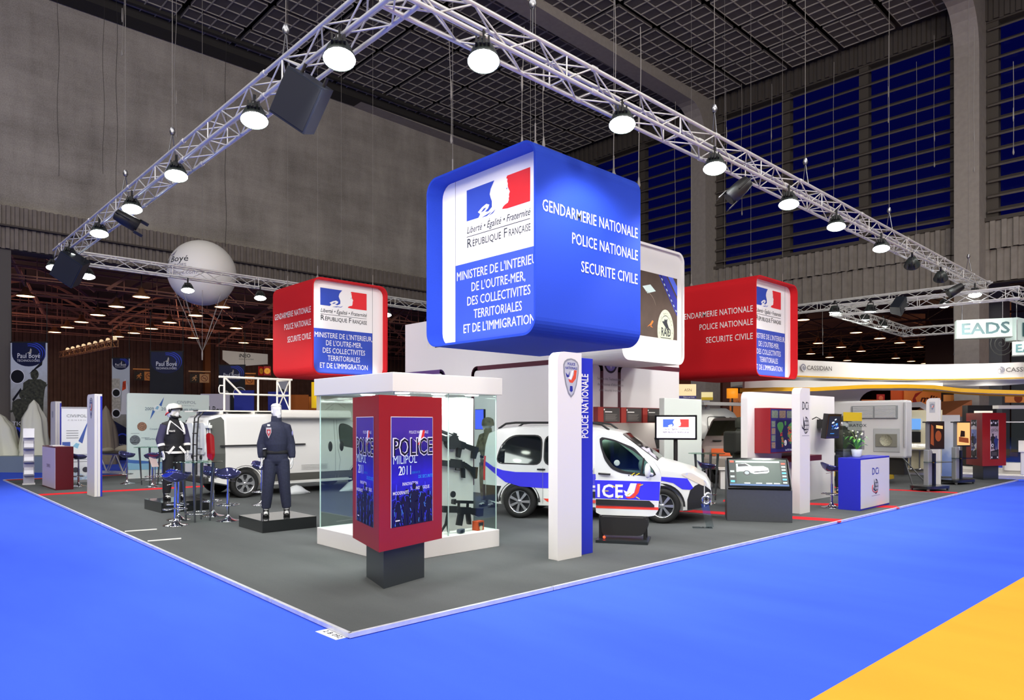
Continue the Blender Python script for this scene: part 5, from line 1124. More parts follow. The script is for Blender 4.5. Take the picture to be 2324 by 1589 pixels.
b = MB(); b.path([tuple(T3 @ Vector((.131*math.cos(a),.15*math.sin(a),-.03-.03*i))) for i, a in enumerate([math.pi*1.02,math.pi*.86,math.pi*.7])], .014, 6); b.build('helmet_stripe', REDS, he)
SLV = M('#35324f', .8, bump=.3, scale=40); REFL = M('#eceae6', .5)
for sd, (el, wr) in zip((-1,1), (((-.26,.02,1.2),(-.227,-.06,.95)),((.26,.02,1.2),(.252,-.06,.95)))):
    S_, E_, W_ = Vector((sd*.168,0,1.48*k)), Vector(el), Vector(wr); b = MB(); b.path([S_,S_.lerp(E_,.5),E_,E_.lerp(W_,.35)], [.09,.086,.079,.073], 14); b.build('sleeve_panel', SLV, j2)
    b = MB(); b.path([E_.lerp(W_,.34),E_.lerp(W_,.52)], [.075,.072], 14); b.build('sleeve_band', REFL, j2)
    b = MB(); b.path([(sd*.09,-.08,1.56*k),(sd*.13,-.125,1.5*k),(sd*.155,-.135,1.4*k),(sd*.165,-.13,1.3*k)], .02, 8); b.build('shoulder_stripe', REFL, j2)
    b = MB(); F = frame((sd*.11,-.178,1.0),(1,0,0),(0,0,1)); a = .7*sd; c, s_ = math.cos(a), math.sin(a); b.flat(F, [(px*c-py*s_,px*s_+py*c) for px,py in ((-.022,-.09),(.022,-.09),(.022,.09),(-.022,.09))], 0, .0); b.build('pocket_stripe', REFL, j2)
b = MB(); b.loft([ell(0,0,z,rx,ry,24) for z,rx,ry in ((.925,.188,.172),(.97,.188,.172))], 0, False); b.build('hem_band', REFL, j2)
b = MB(); F = frame((-.1,-.183,1.36*k),(1,0,0),(0,0,1)); b.flat(F, [(-.07,-.02),(.07,-.02),(.07,.03),(-.07,.03)], 1, 0); b.text('POLICE', F, -.06, -.01, .045, 0, .12, bold=.03, off=.003); b.build('name_tape', [REFL, BLACKC], j2)
b = MB(); b.path([(-.09,-.09,1.56*k),(.02,-.17,1.45*k),(.16,-.17,1.32*k)], .01, 6); b.path([(.08,-.09,1.56*k),(.1,-.16,1.45*k),(.16,-.17,1.32*k)], .01, 6); b.build('lanyard', REFL, j2)
# ---------------- bar stools
SEATM = M('#5f629e', .06, .8, coat=.5); 
def stool(label, group, seat=SEATM, h=.78):
    t = thing('bar_stool', label, 'stool', (0,0,PT), 0, group)
    b = MB(); b.lathe([(0,0),(.2,0),(.205,.006),(.19,.014),(.1,.03),(.05,.06),(.028,.1),(.024,.12)], n=28); b.build('base', CHROME, t)
    MB().tube((0,0,.1),(0,0,h*.62),.026,14).build('column', CHROME, t); MB().tube((0,0,h*.6),(0,0,h-.03),.018,12).build('gas_lift', CHROME, t)
    b = MB(); b.path([(.026*math.cos(a),.026*math.sin(a),.29) if i in (0,12) else (.19*math.cos(a),.03+.16*math.sin(a),.28) for i, a in enumerate([math.pi*(.5)+2*math.pi*i/12 for i in range(13)])], .011, 8); b.build('foot_ring', CHROME, t)
    b = MB(); R = []
    for r, z in ((.02,-.03),(.1,-.035),(.17,-.015),(.205,.03),(.21,.05),(.2,.045),(.165,.0),(.1,-.02),(.0,-.02)):
        R.append([(r*math.cos(a)*1.05, r*math.sin(a), h+z+ (max(0,math.sin(a))**2*.11*(r/.21)**3 if r > .12 else 0) + .035*(r/.21)**2*abs(math.cos(a))**3) for a in [2*math.pi*i/24 for i in range(24)]])
    b.loft(R, 0, False); b.build('seat', seat, t)
    MB().tube((0,.02,h-.06),(.12,.05,h-.09),.006,6).build('lever', CHROME, t)
    return t
g = 'chrome bar stools at the glass tables'
S0 = stool('chrome bar stool nearest the visitor, front left of the round glass table', g); S0.location = (1.03,7.47,PT); S0.rotation_euler.z = 2.6
for x, y, r, lb in ((1.3,8.14,2.2,'chrome bar stool behind left of the near glass table, half covered by another stool'),(1.95,8.25,.4,'chrome bar stool behind right of the near glass table'),(1.9,7.42,-.4,'chrome bar stool front right of the near glass table, beside the black plinth'),
    (2.75,16.9,.5,'chrome bar stool left of the far glass table before the pale blue wall'),(3.0,15.45,2.8,'chrome bar stool in front of the far glass table'),(3.55,16.4,-.6,'chrome bar stool right of the far glass table'),(1.55,16.9,1.2,'chrome bar stool between the dark red counter and the narrow roll-up'),
    (3.35,9.3,.3,'chrome bar stool standing behind the legs of the navy mannequin'),
    (11.69,.82,.9,'chrome bar stool left of the blue and white counter'),(10.5,3.0,.7,'chrome bar stool right behind the police car headlamp'),(9.3,3.2,-.4,'chrome bar stool showing its curved seat above the car bonnet'),(10.2,4.05,.2,'chrome bar stool in the corner behind the car windscreen')):
    dup(S0, (x,y,PT), r, lb)
def bar_table(label, loc, h=1.06, r=.4, legs=4, rot=.2):
    t = thing('bar_table', label, 'table', (loc[0],loc[1],PT), rot, 'round glass bar tables')
    b = MB(); b.lathe([(0,h-.012),(r,h-.012),(r+.003,h-.006),(r,h),(0,h)], n=36); b.build('glass_top', glass('#d4ece2', .12), t)
    for i in range(legs):
        a = math.pi/4+2*math.pi*i/legs; c, s_ = math.cos(a), math.sin(a); MB().tube((c*.2,s_*.2,0),(c*.26,s_*.26,h-.015),.016,10,.03).build('leg', M('#606468', .3, .7), t)
    b = MB(); b.path([(.21*math.cos(a),.21*math.sin(a),.14) for a in [2*math.pi*i/28 for i in range(28)]], .012, 8, closed=True); b.build('foot_ring', CHROME, t)
    return t
bar_table('round glass bar table with grey legs among the near chrome stools', (1.5,7.75))
bar_table('round glass bar table before the pale blue wall at the back left', (3.13,16.15), rot=.5)
bar_table('round glass bar table partly hidden by the touch screen console', (11.0,3.3), rot=.1)
def card_holder(label, x, y, z, rz):
    t = thing('leaflet_holder', label, 'leaflet holder', (x,y,z), rz, 'clear leaflet holders')
    b = MB(); b.box((-.1,-.06,0),(.1,.06,.006)); b.build('foot', glass('#dfe8ea', .15), t); b = MB(); b.T = Matrix.Rotation(-.5,4,'X'); b.box((-.1,.0,.0),(.1,.005,.3)); b.build('sheet', M('#c8b8b8', .5), t)
card_holder('tilted leaflet in a clear holder on a pole before the far glass table', 3.0, 15.2, PT+.55, .3)
MBp = MB().tube((3.0,15.23,PT+.006),(3.0,15.23,PT+.545),.012,8).lathe([(.13,0),(.13,.008),(0,.008)],(3.0,15.23,PT),16); tag(MBp.build('leaflet_pole', CHROME), 'thin pole carrying the tilted leaflet before the far glass table', 'pole')
# clear angled stand with round sign in front of the police car
t = thing('acrylic_sign_stand', 'clear acrylic stand leaning on the floor before the car front wheel', 'sign stand', (7.2,1.25,PT), HEAD+.1)
ACR = glass('#e8eef0', .2); b = MB(); b.box((-.02,-.06,0),(.3,.1,.008)); b.build('foot', ACR, t); b = MB(); b.T = Matrix.Translation((.27,.05,0)) @ Matrix.Rotation(.0,4,'X') @ Matrix.Rotation(-.22,4,'Y'); b.box((-.06,-.004,0),(.06,.004,.42)); b.build('sheet', ACR, t)
b = MB(); b.T = Matrix.Translation((.2,.03,.46)) @ Matrix.Rotation(math.pi/2,4,'X'); b.lathe([(.045,-.01),(.045,.01),(.075,.012),(.08,0),(.075,-.012),(.045,-.01)], n=20); b.build('ring', CHROME, t)
# ---------------- console with touch screen
C0 = Vector((8.36,1.30)); C1 = Vector((8.95,.38)); u = (C1-C0).normalized(); CW = (C1-C0).length
t = thing('touch_screen_console', 'dark grey console with a large tilted touch screen showing a white car', 'console', (C0.x,C0.y,PT), math.atan2(u.y,u.x))
b = MB(); b.T = Matrix(((0,0,1,0),(1,0,0,0),(0,1,0,0),(0,0,0,1))); b.prism([(0,0),(.62,0),(.62,1.06),(.5,1.06),(.0,.56)], 0, CW); b.build('body', M('#41444a', .4, noise=.05, scale=20), t, .005)
sc_ = Matrix.Translation((.02,-.02,.575)) @ Matrix.Rotation(-math.atan2(.5,.5),4,'X'); b = MB(); b.T = sc_; b.box((0,-.03,0),(CW-.04,.03,.72)); b.build('screen_housing', M('#0a0b0d', .12, coat=.5), t, .01)
F = sc_ @ frame((.03,-.032,.05),(1,0,0),(0,0,1)); SW, SH = CW-.1, .62; b = MB()
b.flat(F, [(0,0),(SW,0),(SW,SH),(0,SH)], 0, .001); b.flat(F, [(0,SH*.1),(SW*.12,SH*.1),(SW*.12,SH*.95),(0,SH*.95)], 1, .002); b.flat(F, [(SW*.88,SH*.02),(SW,SH*.02),(SW,SH*.95),(SW*.88,SH*.95)], 1, .002); b.flat(F, [(0,0),(SW,0),(SW,SH*.06),(0,SH*.06)], 2, .003); b.flat(F, [(.12*SW,SH*.88),(.88*SW,SH*.88),(.88*SW,SH*.95),(.12*SW,SH*.95)], 6, .002)
X = lambda pts: [(SW*(.13+px*.55), SH*(.4+py*.45)) for px,py in pts]
b.flat(F, X([(0,.25),(0,.95),(.3,1.02),(.5,.75),(.85,.78),(1.0,.6),(1.02,.3),(.95,.18),(.55,.1),(.45,.2),(.3,.12),(.22,.3),(.1,.3)]), 3, .003); b.flat(F, X([(.05,.7),(.05,.95),(.28,.98),(.42,.75)]), 4, .004); b.flat(F, [(p[0],p[1]) for p in circ(.062,16,*X([(.32,.18)])[0])], 4, .004); b.flat(F, circ(.04,14,*X([(.32,.18)])[0]), 5, .005); b.flat(F, X([(.55,.3),(1.0,.42),(1.0,.34),(.55,.2)]), 4, .004); b.flat(F, X([(.6,.55),(.72,.6),(.7,.5),(.6,.48)]), 5, .004); b.flat(F, X([(.75,.58),(1.0,.58),(1.0,.52),(.75,.5)]), 5, .004)
for i in range(7): b.flat(F, [(SW*.905,SH*(.1+i*.12)),(SW*.975,SH*(.1+i*.12)),(SW*.975,SH*(.16+i*.12)),(SW*.905,SH*(.16+i*.12))], (6,7,6,7,6,6,8)[i], .004)
for i, (y0_, c) in enumerate(((.12,7),(.3,6),(.5,6),(.88,8))): b.flat(F, [(SW*.02,SH*y0_),(SW*.09,SH*y0_),(SW*.09,SH*(y0_+.07)),(SW*.02,SH*(y0_+.07))], c, .004)
for x in (.25,.45,.62,.75): b.flat(F, [(SW*x,SH*.08),(SW*(x+.1),SH*.08),(SW*(x+.1),SH*.11),(SW*x,SH*.11)], 3, .004)
E_ = lambda h, e=.8: M(h, .4, emit=e)
b.build('screen', [E_('#2e4038',.5), E_('#16201e',.5), E_('#2a4a78'), E_('#dfe6e8'), E_('#141a1c'), E_('#7e888a'), E_('#8fa09a'), E_('#46a8d8'), E_('#c8402a')], t)
# ---------------- screen with the national emblem on a pole
ex, ey = 9.85, 3.35
t = thing('emblem_screen', 'flat screen with tricolour emblem on a black pole', 'screen', (ex,ey,PT), -.93)
MB().box((-.2,-.15,0),(.2,.15,.02)).build('foot', BLK, t); MB().tube((0,.04,.02),(0,.04,1.7),.045,12).build('pole', BLK, t)
MB().box((-.44,-.05,1.38),(.44,.0,1.91)).build('housing', M('#0a0b0d', .15, coat=.5), t, .008)
F = frame((-.4,-.052,1.42),(1,0,0),(0,0,1)); b = MB(); b.flat(F, [(0,0),(.8,0),(.8,.45),(0,.45)], 0, 0); marianne(b, F, .13, .23, .54, .17, 1, 2, 0, .003)
b.text('Liberté • Égalité • Fraternité', F, .13, .175, .045, 3, .54, shear=.28, bold=.015, off=.003); b.flat(F, [(.13,.16),(.67,.16),(.67,.163),(.13,.163)], 3, .003); b.text('RÉPUBLIQUE FRANÇAISE', F, .13, .105, .05, 3, .54, bold=.015, off=.003)
b.build('screen', [E_('#eae6f4',.9), E_('#3c5cc0',.9), E_('#e03434',.9), E_('#3a3a44',.2)], t)
# ---------------- map wall, wall screen, blue counter
t = thing('map_wall', 'white wall with a world map box and red shelf behind the grey lettered totem', 'stand wall', (9.85,1.7,PT))
slab(MB(), 4.17, 2.36, .14, .14).build('panel', WHITE, t, .02)
MB().box((.28,-.33,1.14),(2.0,0,2.04)).build('map_box', M('#8c1a22', .35), t, .006)
F = frame((.3,-.332,1.16),(1,0,0),(0,0,1)); b = MB(); b.flat(F, [(0,0),(1.68,0),(1.68,.86),(0,.86)], 0, 0); b.flat(F, [(.22,.06),(1.66,.06),(1.66,.64),(.22,.64)], 1, .001)
for i in range(4): b.flat(F, [(.03,.08+i*.14),(.19,.08+i*.14),(.19,.2+i*.14),(.03,.2+i*.14)], 2+i % 2, .001)
for i in range(5): b.flat(F, [(.03+i*.33,.68),(.31+i*.33,.68),(.31+i*.33,.83),(.03+i*.33,.83)], 2+(i+1) % 2, .001)
LAND = ([(.26,.55),(.35,.6),(.5,.6),(.55,.52),(.48,.42),(.42,.34),(.38,.4),(.3,.46)],[(.44,.32),(.52,.3),(.56,.22),(.5,.12),(.47,.08),(.45,.2)],[(.58,.62),(.66,.62),(.66,.54),(.6,.52)],[(.72,.4),(.8,.42),(.9,.38),(.92,.28),(.86,.14),(.82,.16),(.8,.28),(.72,.3)],[(.72,.44),(.76,.54),(.9,.6),(1.2,.62),(1.4,.58),(1.36,.44),(1.24,.36),(1.12,.34),(1.02,.4),(.94,.42),(.84,.44)],[(1.3,.2),(1.44,.22),(1.46,.12),(1.34,.1)])
for P in LAND: b.flat(F, smooth_poly(P,2,.03), 4, .002)
rg = random.Random(3)
for cx, cy, n_, rx, ry in ((.5,.2,14,.05,.1),(.82,.3,26,.09,.1),(.8,.44,16,.08,.06),(1.1,.4,12,.16,.08),(1.2,.28,8,.1,.05),(.44,.36,8,.05,.04)):
    for i in range(n_): x, y = cx+rg.uniform(-rx,rx), cy+rg.uniform(-ry,ry); b.flat(F, circ(.014,6,x,y), 5, .003)
b.flat(F, circ(.06,16,.62,.18), 6, .004); globe(b, F, .62, .18, .05, 7); b.text('La DCi dans le monde', F, .62, .02, .05, 6, .6, bold=.02, off=.004)
b.build('map_print', [M('#2c2670', .4), M('#1d1c50', .4), M('#8a7466', .4, noise=.5, scale=30), M('#6f7a70', .4, noise=.5, scale=30), M('#4e9150', .4), M('#ff5040', .4), MWHITE, INK], t)
MB().box((1.45,-.3,.92),(2.75,0,1.04)).build('shelf', M('#5a0f1c', .35), t, .004)
t = thing('wall_screen', 'black monitor tilted forward on the white wall, showing vehicles', 'screen', (13.15,1.69,PT+1.42))
b = MB(); b.T = Matrix.Rotation(.12,4,'X'); b.box((-.36,-.3,.0),(.36,-.18,.56)); b.build('housing', M('#101114', .2, coat=.4), t, .01); MB().box((-.12,-.2,.2),(.12,0,.4)).build('bracket', BLK, t); b = MB(); b.path([(-.4,-.2,.4),(-.43,-.12,.45),(-.42,-.02,.4)], .012, 6); b.build('cable', BLK, t)
F = Matrix.Rotation(.12,4,'X') @ frame((-.31,-.302,.05),(1,0,0),(0,0,1)); b = MB(); b.flat(F, [(0,0),(.62,0),(.62,.46),(0,.46)], 0, 0); rg = random.Random(9)
for i in range(22): x, y, s_ = .12+.36*rg.random(), .16+.22*rg.random(), .02+.04*rg.random(); b.flat(F, [(x,y),(x+s_*2,y+s_*.3),(x+s_*2.2,y+s_),(x+s_*.2,y+s_*.7)], 1+i % 3, .001+i*.0002)
b.flat(F, [(.14,.06),(.36,.06),(.36,.075),(.14,.075)], 2, .002); b.build('screen', [E_('#0e1a24',.5), E_('#d8ecff'), E_('#3a8ad8'), E_('#1a3a8a')], t)
def counter(label, loc, rz, L, D, Hh, body, front, fn):
    """local x runs along the white front, y backwards"""
    t = thing('counter', label, 'counter', (loc[0],loc[1],PT), rz, 'reception counters')
    b = MB(); b.box((0,0,0),(L,D,Hh)); b.build('body', body, t, .004); b = MB(); b.box((.035,-.008,.035),(L-.035,.002,Hh-.035)); f = b.build('front_panel', front, t)
    k = MB(); fn(k, frame((0,-.009,0),(1,0,0),(0,0,1)), L, Hh); k.build('logo', [M('#2a34a0', .4), INK, REDS, M('#8a7a88', .5)], f); return t
def lg_dci(k, F, L, H): k.text('DCi', F, L*.37, H*.66, .2, 0, .38, bold=.008, sp=1.12); globe(k, F, L*.5, H*.42, .15, 1); k.path([F @ Vector((L*.5+.19*math.cos(a)-.02,H*.4+.1*math.sin(a),.004)) for a in [math.pi*.8+math.pi*.9*i/8 for i in range(9)]], .008, 4, 2); k.flat(F, [(L*.36,H*.24),(L*.64,H*.24),(L*.64,H*.247),(L*.36,H*.247)], 3)
def lg_civ(k, F, L, H): k.text('CIVI/POL', F, L*.36, H*.5, .13, 3, .5)
counter('royal blue counter with white front, DCi lettering and a globe', (11.5,.19), .01, 1.68, .42, 1.04, M('#2026b4', .4), M('#dcdad8', .5), lg_dci)
counter('dark red counter with pale front at the left end of the stand', (.86,17.75), -math.pi/2, 1.7, .4, 1.12, M('#5a0e1c', .3), M('#d4c4d4', .5), lg_civ)
# plant on the blue counter
t = thing('orchid_pot', 'green leafy plant in a pale pot on the blue and white counter', 'plant', (11.95,.42,PT+1.04))
b = MB(); b.lathe([(0,0),(.075,0),(.085,.03),(.105,.16),(.098,.165),(.08,.05),(0,.05)], n=20); b.build('pot', M('#c8d0dc', .3), t)
b = MB(); rg = random.Random(5)
for i in range(11):
    a = i*2.4; L = .16+.12*rg.random(); h = .08+.2*rg.random(); P = []
    for f, w_ in ((0,.012),(.35,.032),(.7,.028),(1,.003)):
        c = Vector((math.cos(a)*L*f, math.sin(a)*L*f, .16+h*math.sin(math.pi*f*.75))); s_ = Vector((-math.sin(a),math.cos(a),0))*w_; P += [c-s_,c+s_]
    b.add(P, [(0,1,3,2),(2,3,5,4),(4,5,7,6)], 0, True)
b.build('leaves', M('#4f9a3e', .45, noise=.2, scale=20), t)
b = MB()
for a in (.5,2.6,4.2): b.path([(0,0,.1),(.03*math.cos(a),.03*math.sin(a),.3),(.09*math.cos(a),.09*math.sin(a),.48),(.16*math.cos(a),.16*math.sin(a),.55)], .004, 5)
b.build('stems', M('#8a9a50', .5), t)
b = MB()
for i in range(8): a = i*1.1; b.ball((.03+.1*math.cos(a),.1*math.sin(a),.36+.2*(i/8)),(.022,.022,.016),8,5)
b.build('blossoms', M('#eef0d8', .5), t)
# clear panel with yellow head on the counter
t = thing('clear_screen', 'upright clear panel with a yellow head strip behind the potted plant', 'panel', (12.3,.53,PT+1.04)); MB().box((-.75,.0,0),(.22,.008,.92)).build('sheet', glass('#eaf0ee', .08), t); MB().box((-.75,-.004,.74),(.22,0,.92)).build('head_strip', M('#e2c21e', .5), t)
# white paper tag stuck on the carpet at the stand corner
b = MB(); b.prism([(-.10,.05),(.01,.05),(.01,.38),(-.11,.38)], .001, .004); p = tag(b.build('floor_label', M('#eceef2', .6)), 'white paper label with stand number on the carpet at the corner', 'label')
b = MB(); F = frame((-.09,.36,.0045),(0,-1,0),(1,0,0)); b.text('2 B 092', F, .02, .025, .07, 0, .27, off=.001); b.build('number', INK, p)
# thin white cable covers at the left edge
for lb, a_, c_ in (('white strip lying at the left edge, farther one',(.05,5.6),(.75,5.45)),('white strip lying at the left edge, nearer one',(.05,4.35),(.85,4.2))):
    a_, c_ = Vector(ground(283,1207) if 'farther' in lb else ground(335,1229)), Vector(ground(356,1202) if 'farther' in lb else ground(411,1223)); d = (c_-a_).normalized(); n_ = Vector((-d.y,d.x))*.02
    b = MB(); b.prism([tuple(a_-n_),tuple(c_-n_),tuple(c_+n_),tuple(a_+n_)], PT+.0005, PT+.012); tag(b.build('cable_cover', M('#e8e8e6', .5)), lb, 'cable cover', 'white strips on the grey carpet')
# ================================================================ BACKGROUND LEFT: neighbouring stand, balloon, annex hall
def P3(px, py, d):
    """point at distance d (along the view axis) seen at a photo position"""
    x = (px-1162)/FPX*d; return Vector((CAMX+math.sin(PHI)*x+math.cos(PHI)*d, CAMY-math.cos(PHI)*x+math.sin(PHI)*d, EYE-(py-HPX)/FPX*d))
def facing(p, off=0): return math.atan2(CAMX-p[0], -(CAMY-p[1]))+off
def hall_lamp(label, p, group):
    t = thing('high_bay_lamp', label, 'hall lamp', p, 0, group)
    MB().lathe([(.05,.45),(.12,.4),(.16,.22),(.42,.02),(.43,-.02),(.4,-.02)], n=16, cap=False).build('reflector', M('#8a5a3c', .5), t)
    MB().lathe([(0,-.03),(.2,-.02),(.38,.0)], n=16).build('lens', M('#ffd9a0', .4, emit=7), t)
    MB().tube((0,0,.4),(0,0,1.3),.03,6).build('stem', M('#4a382e', .7), t); return t
HL = None
def lamps(pts, group, where, z=8.0):
    global HL
    for i, (px, py) in enumerate(pts):
        p = P3(px, py, (z-EYE)*FPX/(HPX-py)); lb = 'warm hall lamp under the dark roof, %s' % where[i]
        if HL is None: HL = hall_lamp(lb, p, group)
        else: o = dup(HL, p, 0, lb); o['group'] = group
W1 = ['left of the dark pillar, upper one','at the far left edge of the picture','above and left of the balloon tether','directly left of the balloon','left of the arch below the truss','lower left, near the dark pillar','small one beside the dark pillar','lowest one near the dark pillar','under the left half of the balloon','directly under the balloon','right of the balloon at its lower rim','small one below left of the balloon','small one above the black suited banner','small one left of the black suited banner','beside the lower end of the balloon tether','above the white hung sign','close to the red cube lower left edge','just over the white hung sign']
lamps([(58,672),(7,713),(265,696),(321,674),(222,715),(185,731),(153,743),(124,754),(385,732),(444,716),(505,697),(344,746),(304,756),(268,764),(439,767),(536,745),(613,770),(553,778)], 'warm lamps in the left annex hall', W1)
# inflated balloon
bc = P3(459,620,24.5); t = thing('advertising_balloon', 'big white balloon with dark lettering floating below the concrete wall', 'balloon', bc); RB = 1.12
MB().ball((0,0,0), RB, 40, 24).build('envelope', M('#e2e0dc', .5), t)
def on_ball(txt, lon0, lat0, size, wd, r, m, b):
    vs, fs = text_mesh(txt); w0 = max(v.x for v in vs); out = []
    for v in vs:
        lo = lon0+v.x/w0*wd; la = lat0+v.y*size; out.append((r*math.cos(la)*math.sin(lo), -r*math.cos(la)*math.cos(lo), r*math.sin(la)))
    b.add(out, fs, m)
q = MB(); on_ball('Paul Boyé', -1.75, .16, .27, 1.35, RB+.006, 0, q); on_ball('TECHNOLOGIES', -1.7, .0, .13, 1.25, RB+.006, 1, q); on_ball('www.paulboye.com', -1.7, -.22, .16, 1.55, RB+.006, 1, q)
la = .38; q.add([((RB+.006)*math.cos(la+dy)*math.sin(lo), -(RB+.006)*math.cos(la+dy)*math.cos(lo), (RB+.006)*math.sin(la+dy)) for lo, dy in ((-1.2,0),(-1.0,.0),(-.95,.2),(-1.05,.1))], [(0,1,2,3)], 1)
q.build('lettering', [INK, M('#8f8a9a', .5)], t); t.rotation_euler.z = facing(bc)
q = MB(); 
for i in range(8): a = 2*math.pi*i/8; q.tube((RB*.75*math.cos(a),RB*.75*math.sin(a),-RB*.66),(0,0,-2.75),.008,4)
q.lathe([(.02,0),(.03,-.1),(.02,-.32)],(0,0,-2.72),8); q.build('tether', M('#a09a94', .6), t); MB().tube((0,0,RB-.01),(0,0,19.8-bc.z),.008,5).build('suspension_wire', CABM, t)
# neighbouring stand: grey podium, draped figures, banners
pd = MB(); g0 = Vector(ground(-40,1072,0)); g1 = Vector(ground(100,1073,0)); dv = (g1-g0).normalized(); nv = Vector((-dv.y,dv.x)); pd.prism([tuple(g0),tuple(g1),tuple(g1+nv*3),tuple(g0+nv*3)], 0, .57); tag(pd.build('display_podium', M('#7f8fa0', .6), None, .01), 'blue grey podium at the far left carrying the draped figures', 'podium')
def drape(label, p, h, r, bend=0, seed=0, mt=None, sq=1):
    rg = random.Random(seed); R = []; n = 30; ph = [rg.uniform(0,6.28) for _ in range(5)]
    for i in range(13):
        f = i/12; z = h*f; rad = r*lerp_tab(((0,1),(.3,.86),(.55,.78),(.7,.7),(.78,.5),(.86,.36),(.94,.28),(1,.03)),f); fold = .2*(1-f)**.4+.05*math.sin(f*9+ph[3])
        R.append([(p[0]+bend*f+rad*(1+fold*(math.sin(5*a+ph[0]+f*2)+.6*math.sin(9*a+ph[1])+.4*math.sin(13*a+ph[2]+f)))*math.cos(a), p[1]+sq*rad*(1+fold*(math.sin(5*a+ph[0]+f*2)+.6*math.sin(9*a+ph[1])+.4*math.sin(13*a+ph[2]+f)))*math.sin(a), p[2]+z) for a in [2*math.pi*j/n for j in range(n)]])
    q = MB(); q.loft(R, 0, True); return tag(q.build('draped_figure', mt or M('#d8dace', .85, bump=.3, scale=8)), label, 'draped figure', 'draped figures on the neighbouring stand')
pp = P3(77,1036,26.3); drape('tall figure under a pale sheet on the podium, before the soldier banner', (pp.x,pp.y,.57), 2.06, .5, 0, 1)
pp = P3(4,1036,26.0); drape('leaning draped heap at the left picture edge on the podium', (pp.x,pp.y,.57), 1.55, .62, -.1, 2)
pp = P3(243,1022,30); drape('beige draped figure between the pinkish totem and the narrow banner', (pp.x,pp.y,0), 2.5, .42, -.05, 3, M('#8f8474', .9, bump=.3, scale=8))
def wall_banner(label, px0, px1, py0, py1, d, turn, fn, grad, name='hanging_banner'):
    a = P3(px0,py0,d); c = P3(px1,py0,d); zb = P3(px0,py1,d).z; u = (c-a); W = u.length; H = a.z-zb; t = thing(name, label, 'banner', (a.x,a.y,zb), math.atan2(u.y,u.x), 'tall printed banners of the neighbouring stand')
    MB().box((0,0,0),(W,.03,H)).build('cloth', grad, t); F = frame((0,-.002,0),(1,0,0),(0,0,1)); k = MB(); fn(k, F, W, H); k.build('print', BPM, t)
    r = MB()
    for x in (0.02,W-.02): r.tube((x,.015,-.0),(x,.015,H+1.6),.014,6)
    r.box((-.02,-.01,H-.02),(W+.02,.04,H+.03)); r.build('hanging_rods', M('#1a1816', .6), t); return t
BPM = [M('#e2e4ee', .5), M('#3a3c30', .6, noise=.8, scale=9), M('#12183c', .5), M('#3046c8', .5), M('#0d0e14', .5), M('#b8b4ac', .5, noise=.3, scale=10), M('#c83c10', .6, noise=.7, scale=3), M('#d8c850', .5)]
def pb_head(k, F, W, H):
    k.flat(F, [(.04*W,H),(W*.96,H),(W*.96,H-.36*W)]+[(W*.5+.46*W*math.cos(a),H-.32*W+.34*W*math.sin(a)) for a in [-math.pi*i/14 for i in range(15)]]+[(.04*W,H-.36*W)], 2, .002)
    for r0 in (.3,.37,.44):
        P = [(W*.52+r0*W*math.cos(a),H-.3*W+r0*.72*W*math.sin(a)) for a in [-.9+2.6*i/16 for i in range(17)]]
        for i in range(16): a, c = P[i], P[i+1]; k.flat(F, [a,c,(c[0]-.02*W,c[1]-.02*W),(a[0]-.02*W,a[1]-.02*W)], 3, .003)
    k.text('Paul Boyé', F, W*.18, H-.43*W, .19*W, 0, W*.62, off=.005, bold=.005); k.text('TECHNOLOGIES', F, W*.18, H-.53*W, .085*W, 0, W*.62, off=.005)
    k.flat(F, [(W*.44,H-.3*W),(W*.52,H-.26*W),(W*.55,H-.16*W),(W*.58,H-.2*W),(W*.57,H-.3*W)], 5, .006)
def bn_soldier(k, F, W, H):
    pb_head(k, F, W, H); k.flat(F, [(W*.19+.2*W*math.cos(a),H*.7+.2*W*math.sin(a)) for a in [2*math.pi*i/24 for i in range(24)]], 0, .003); k.flat(F, [(W*.19+.18*W*math.cos(a),H*.7+.18*W*math.sin(a)) for a in [2*math.pi*i/24 for i in range(24)]], 4, .004)
    soldier(k, F, W*.66, H*.26, H*.52, 1, .006); soldier(k, F, W*.34, H*.12, H*.48, 1, .005); k.flat(F, [(W*.5,H*.72),(W*.56,H*.74),(W*.88,H*.84),(W*.86,H*.8)], 4, .007); k.flat(F, [(W*.05,H*.5),(W*.08,H*.48),(W*.3,H*.58),(W*.28,H*.6)], 4, .007)
    k.flat(F, [(0,0),(W,0),(W,H*.2),(0,H*.27)], 3, .0055); k.flat(F, [(W*.0,0),(W*.7,0),(W*.2,H*.24),(0,H*.2)], 2, .006); k.text('TIGER', F, W*.05, H*.27, .16*W, 0, .5*W, off=.008)
def bn_fire(k, F, W, H): pb_head(k, F, W, H); k.flat(F, [(0,H*.3),(W,H*.3),(W,H*.78),(0,H*.78)], 6, .002); k.flat(F, [(0,0),(W,0),(W,H*.45),(W*.4,H*.4),(0,H*.3)], 4, .003)
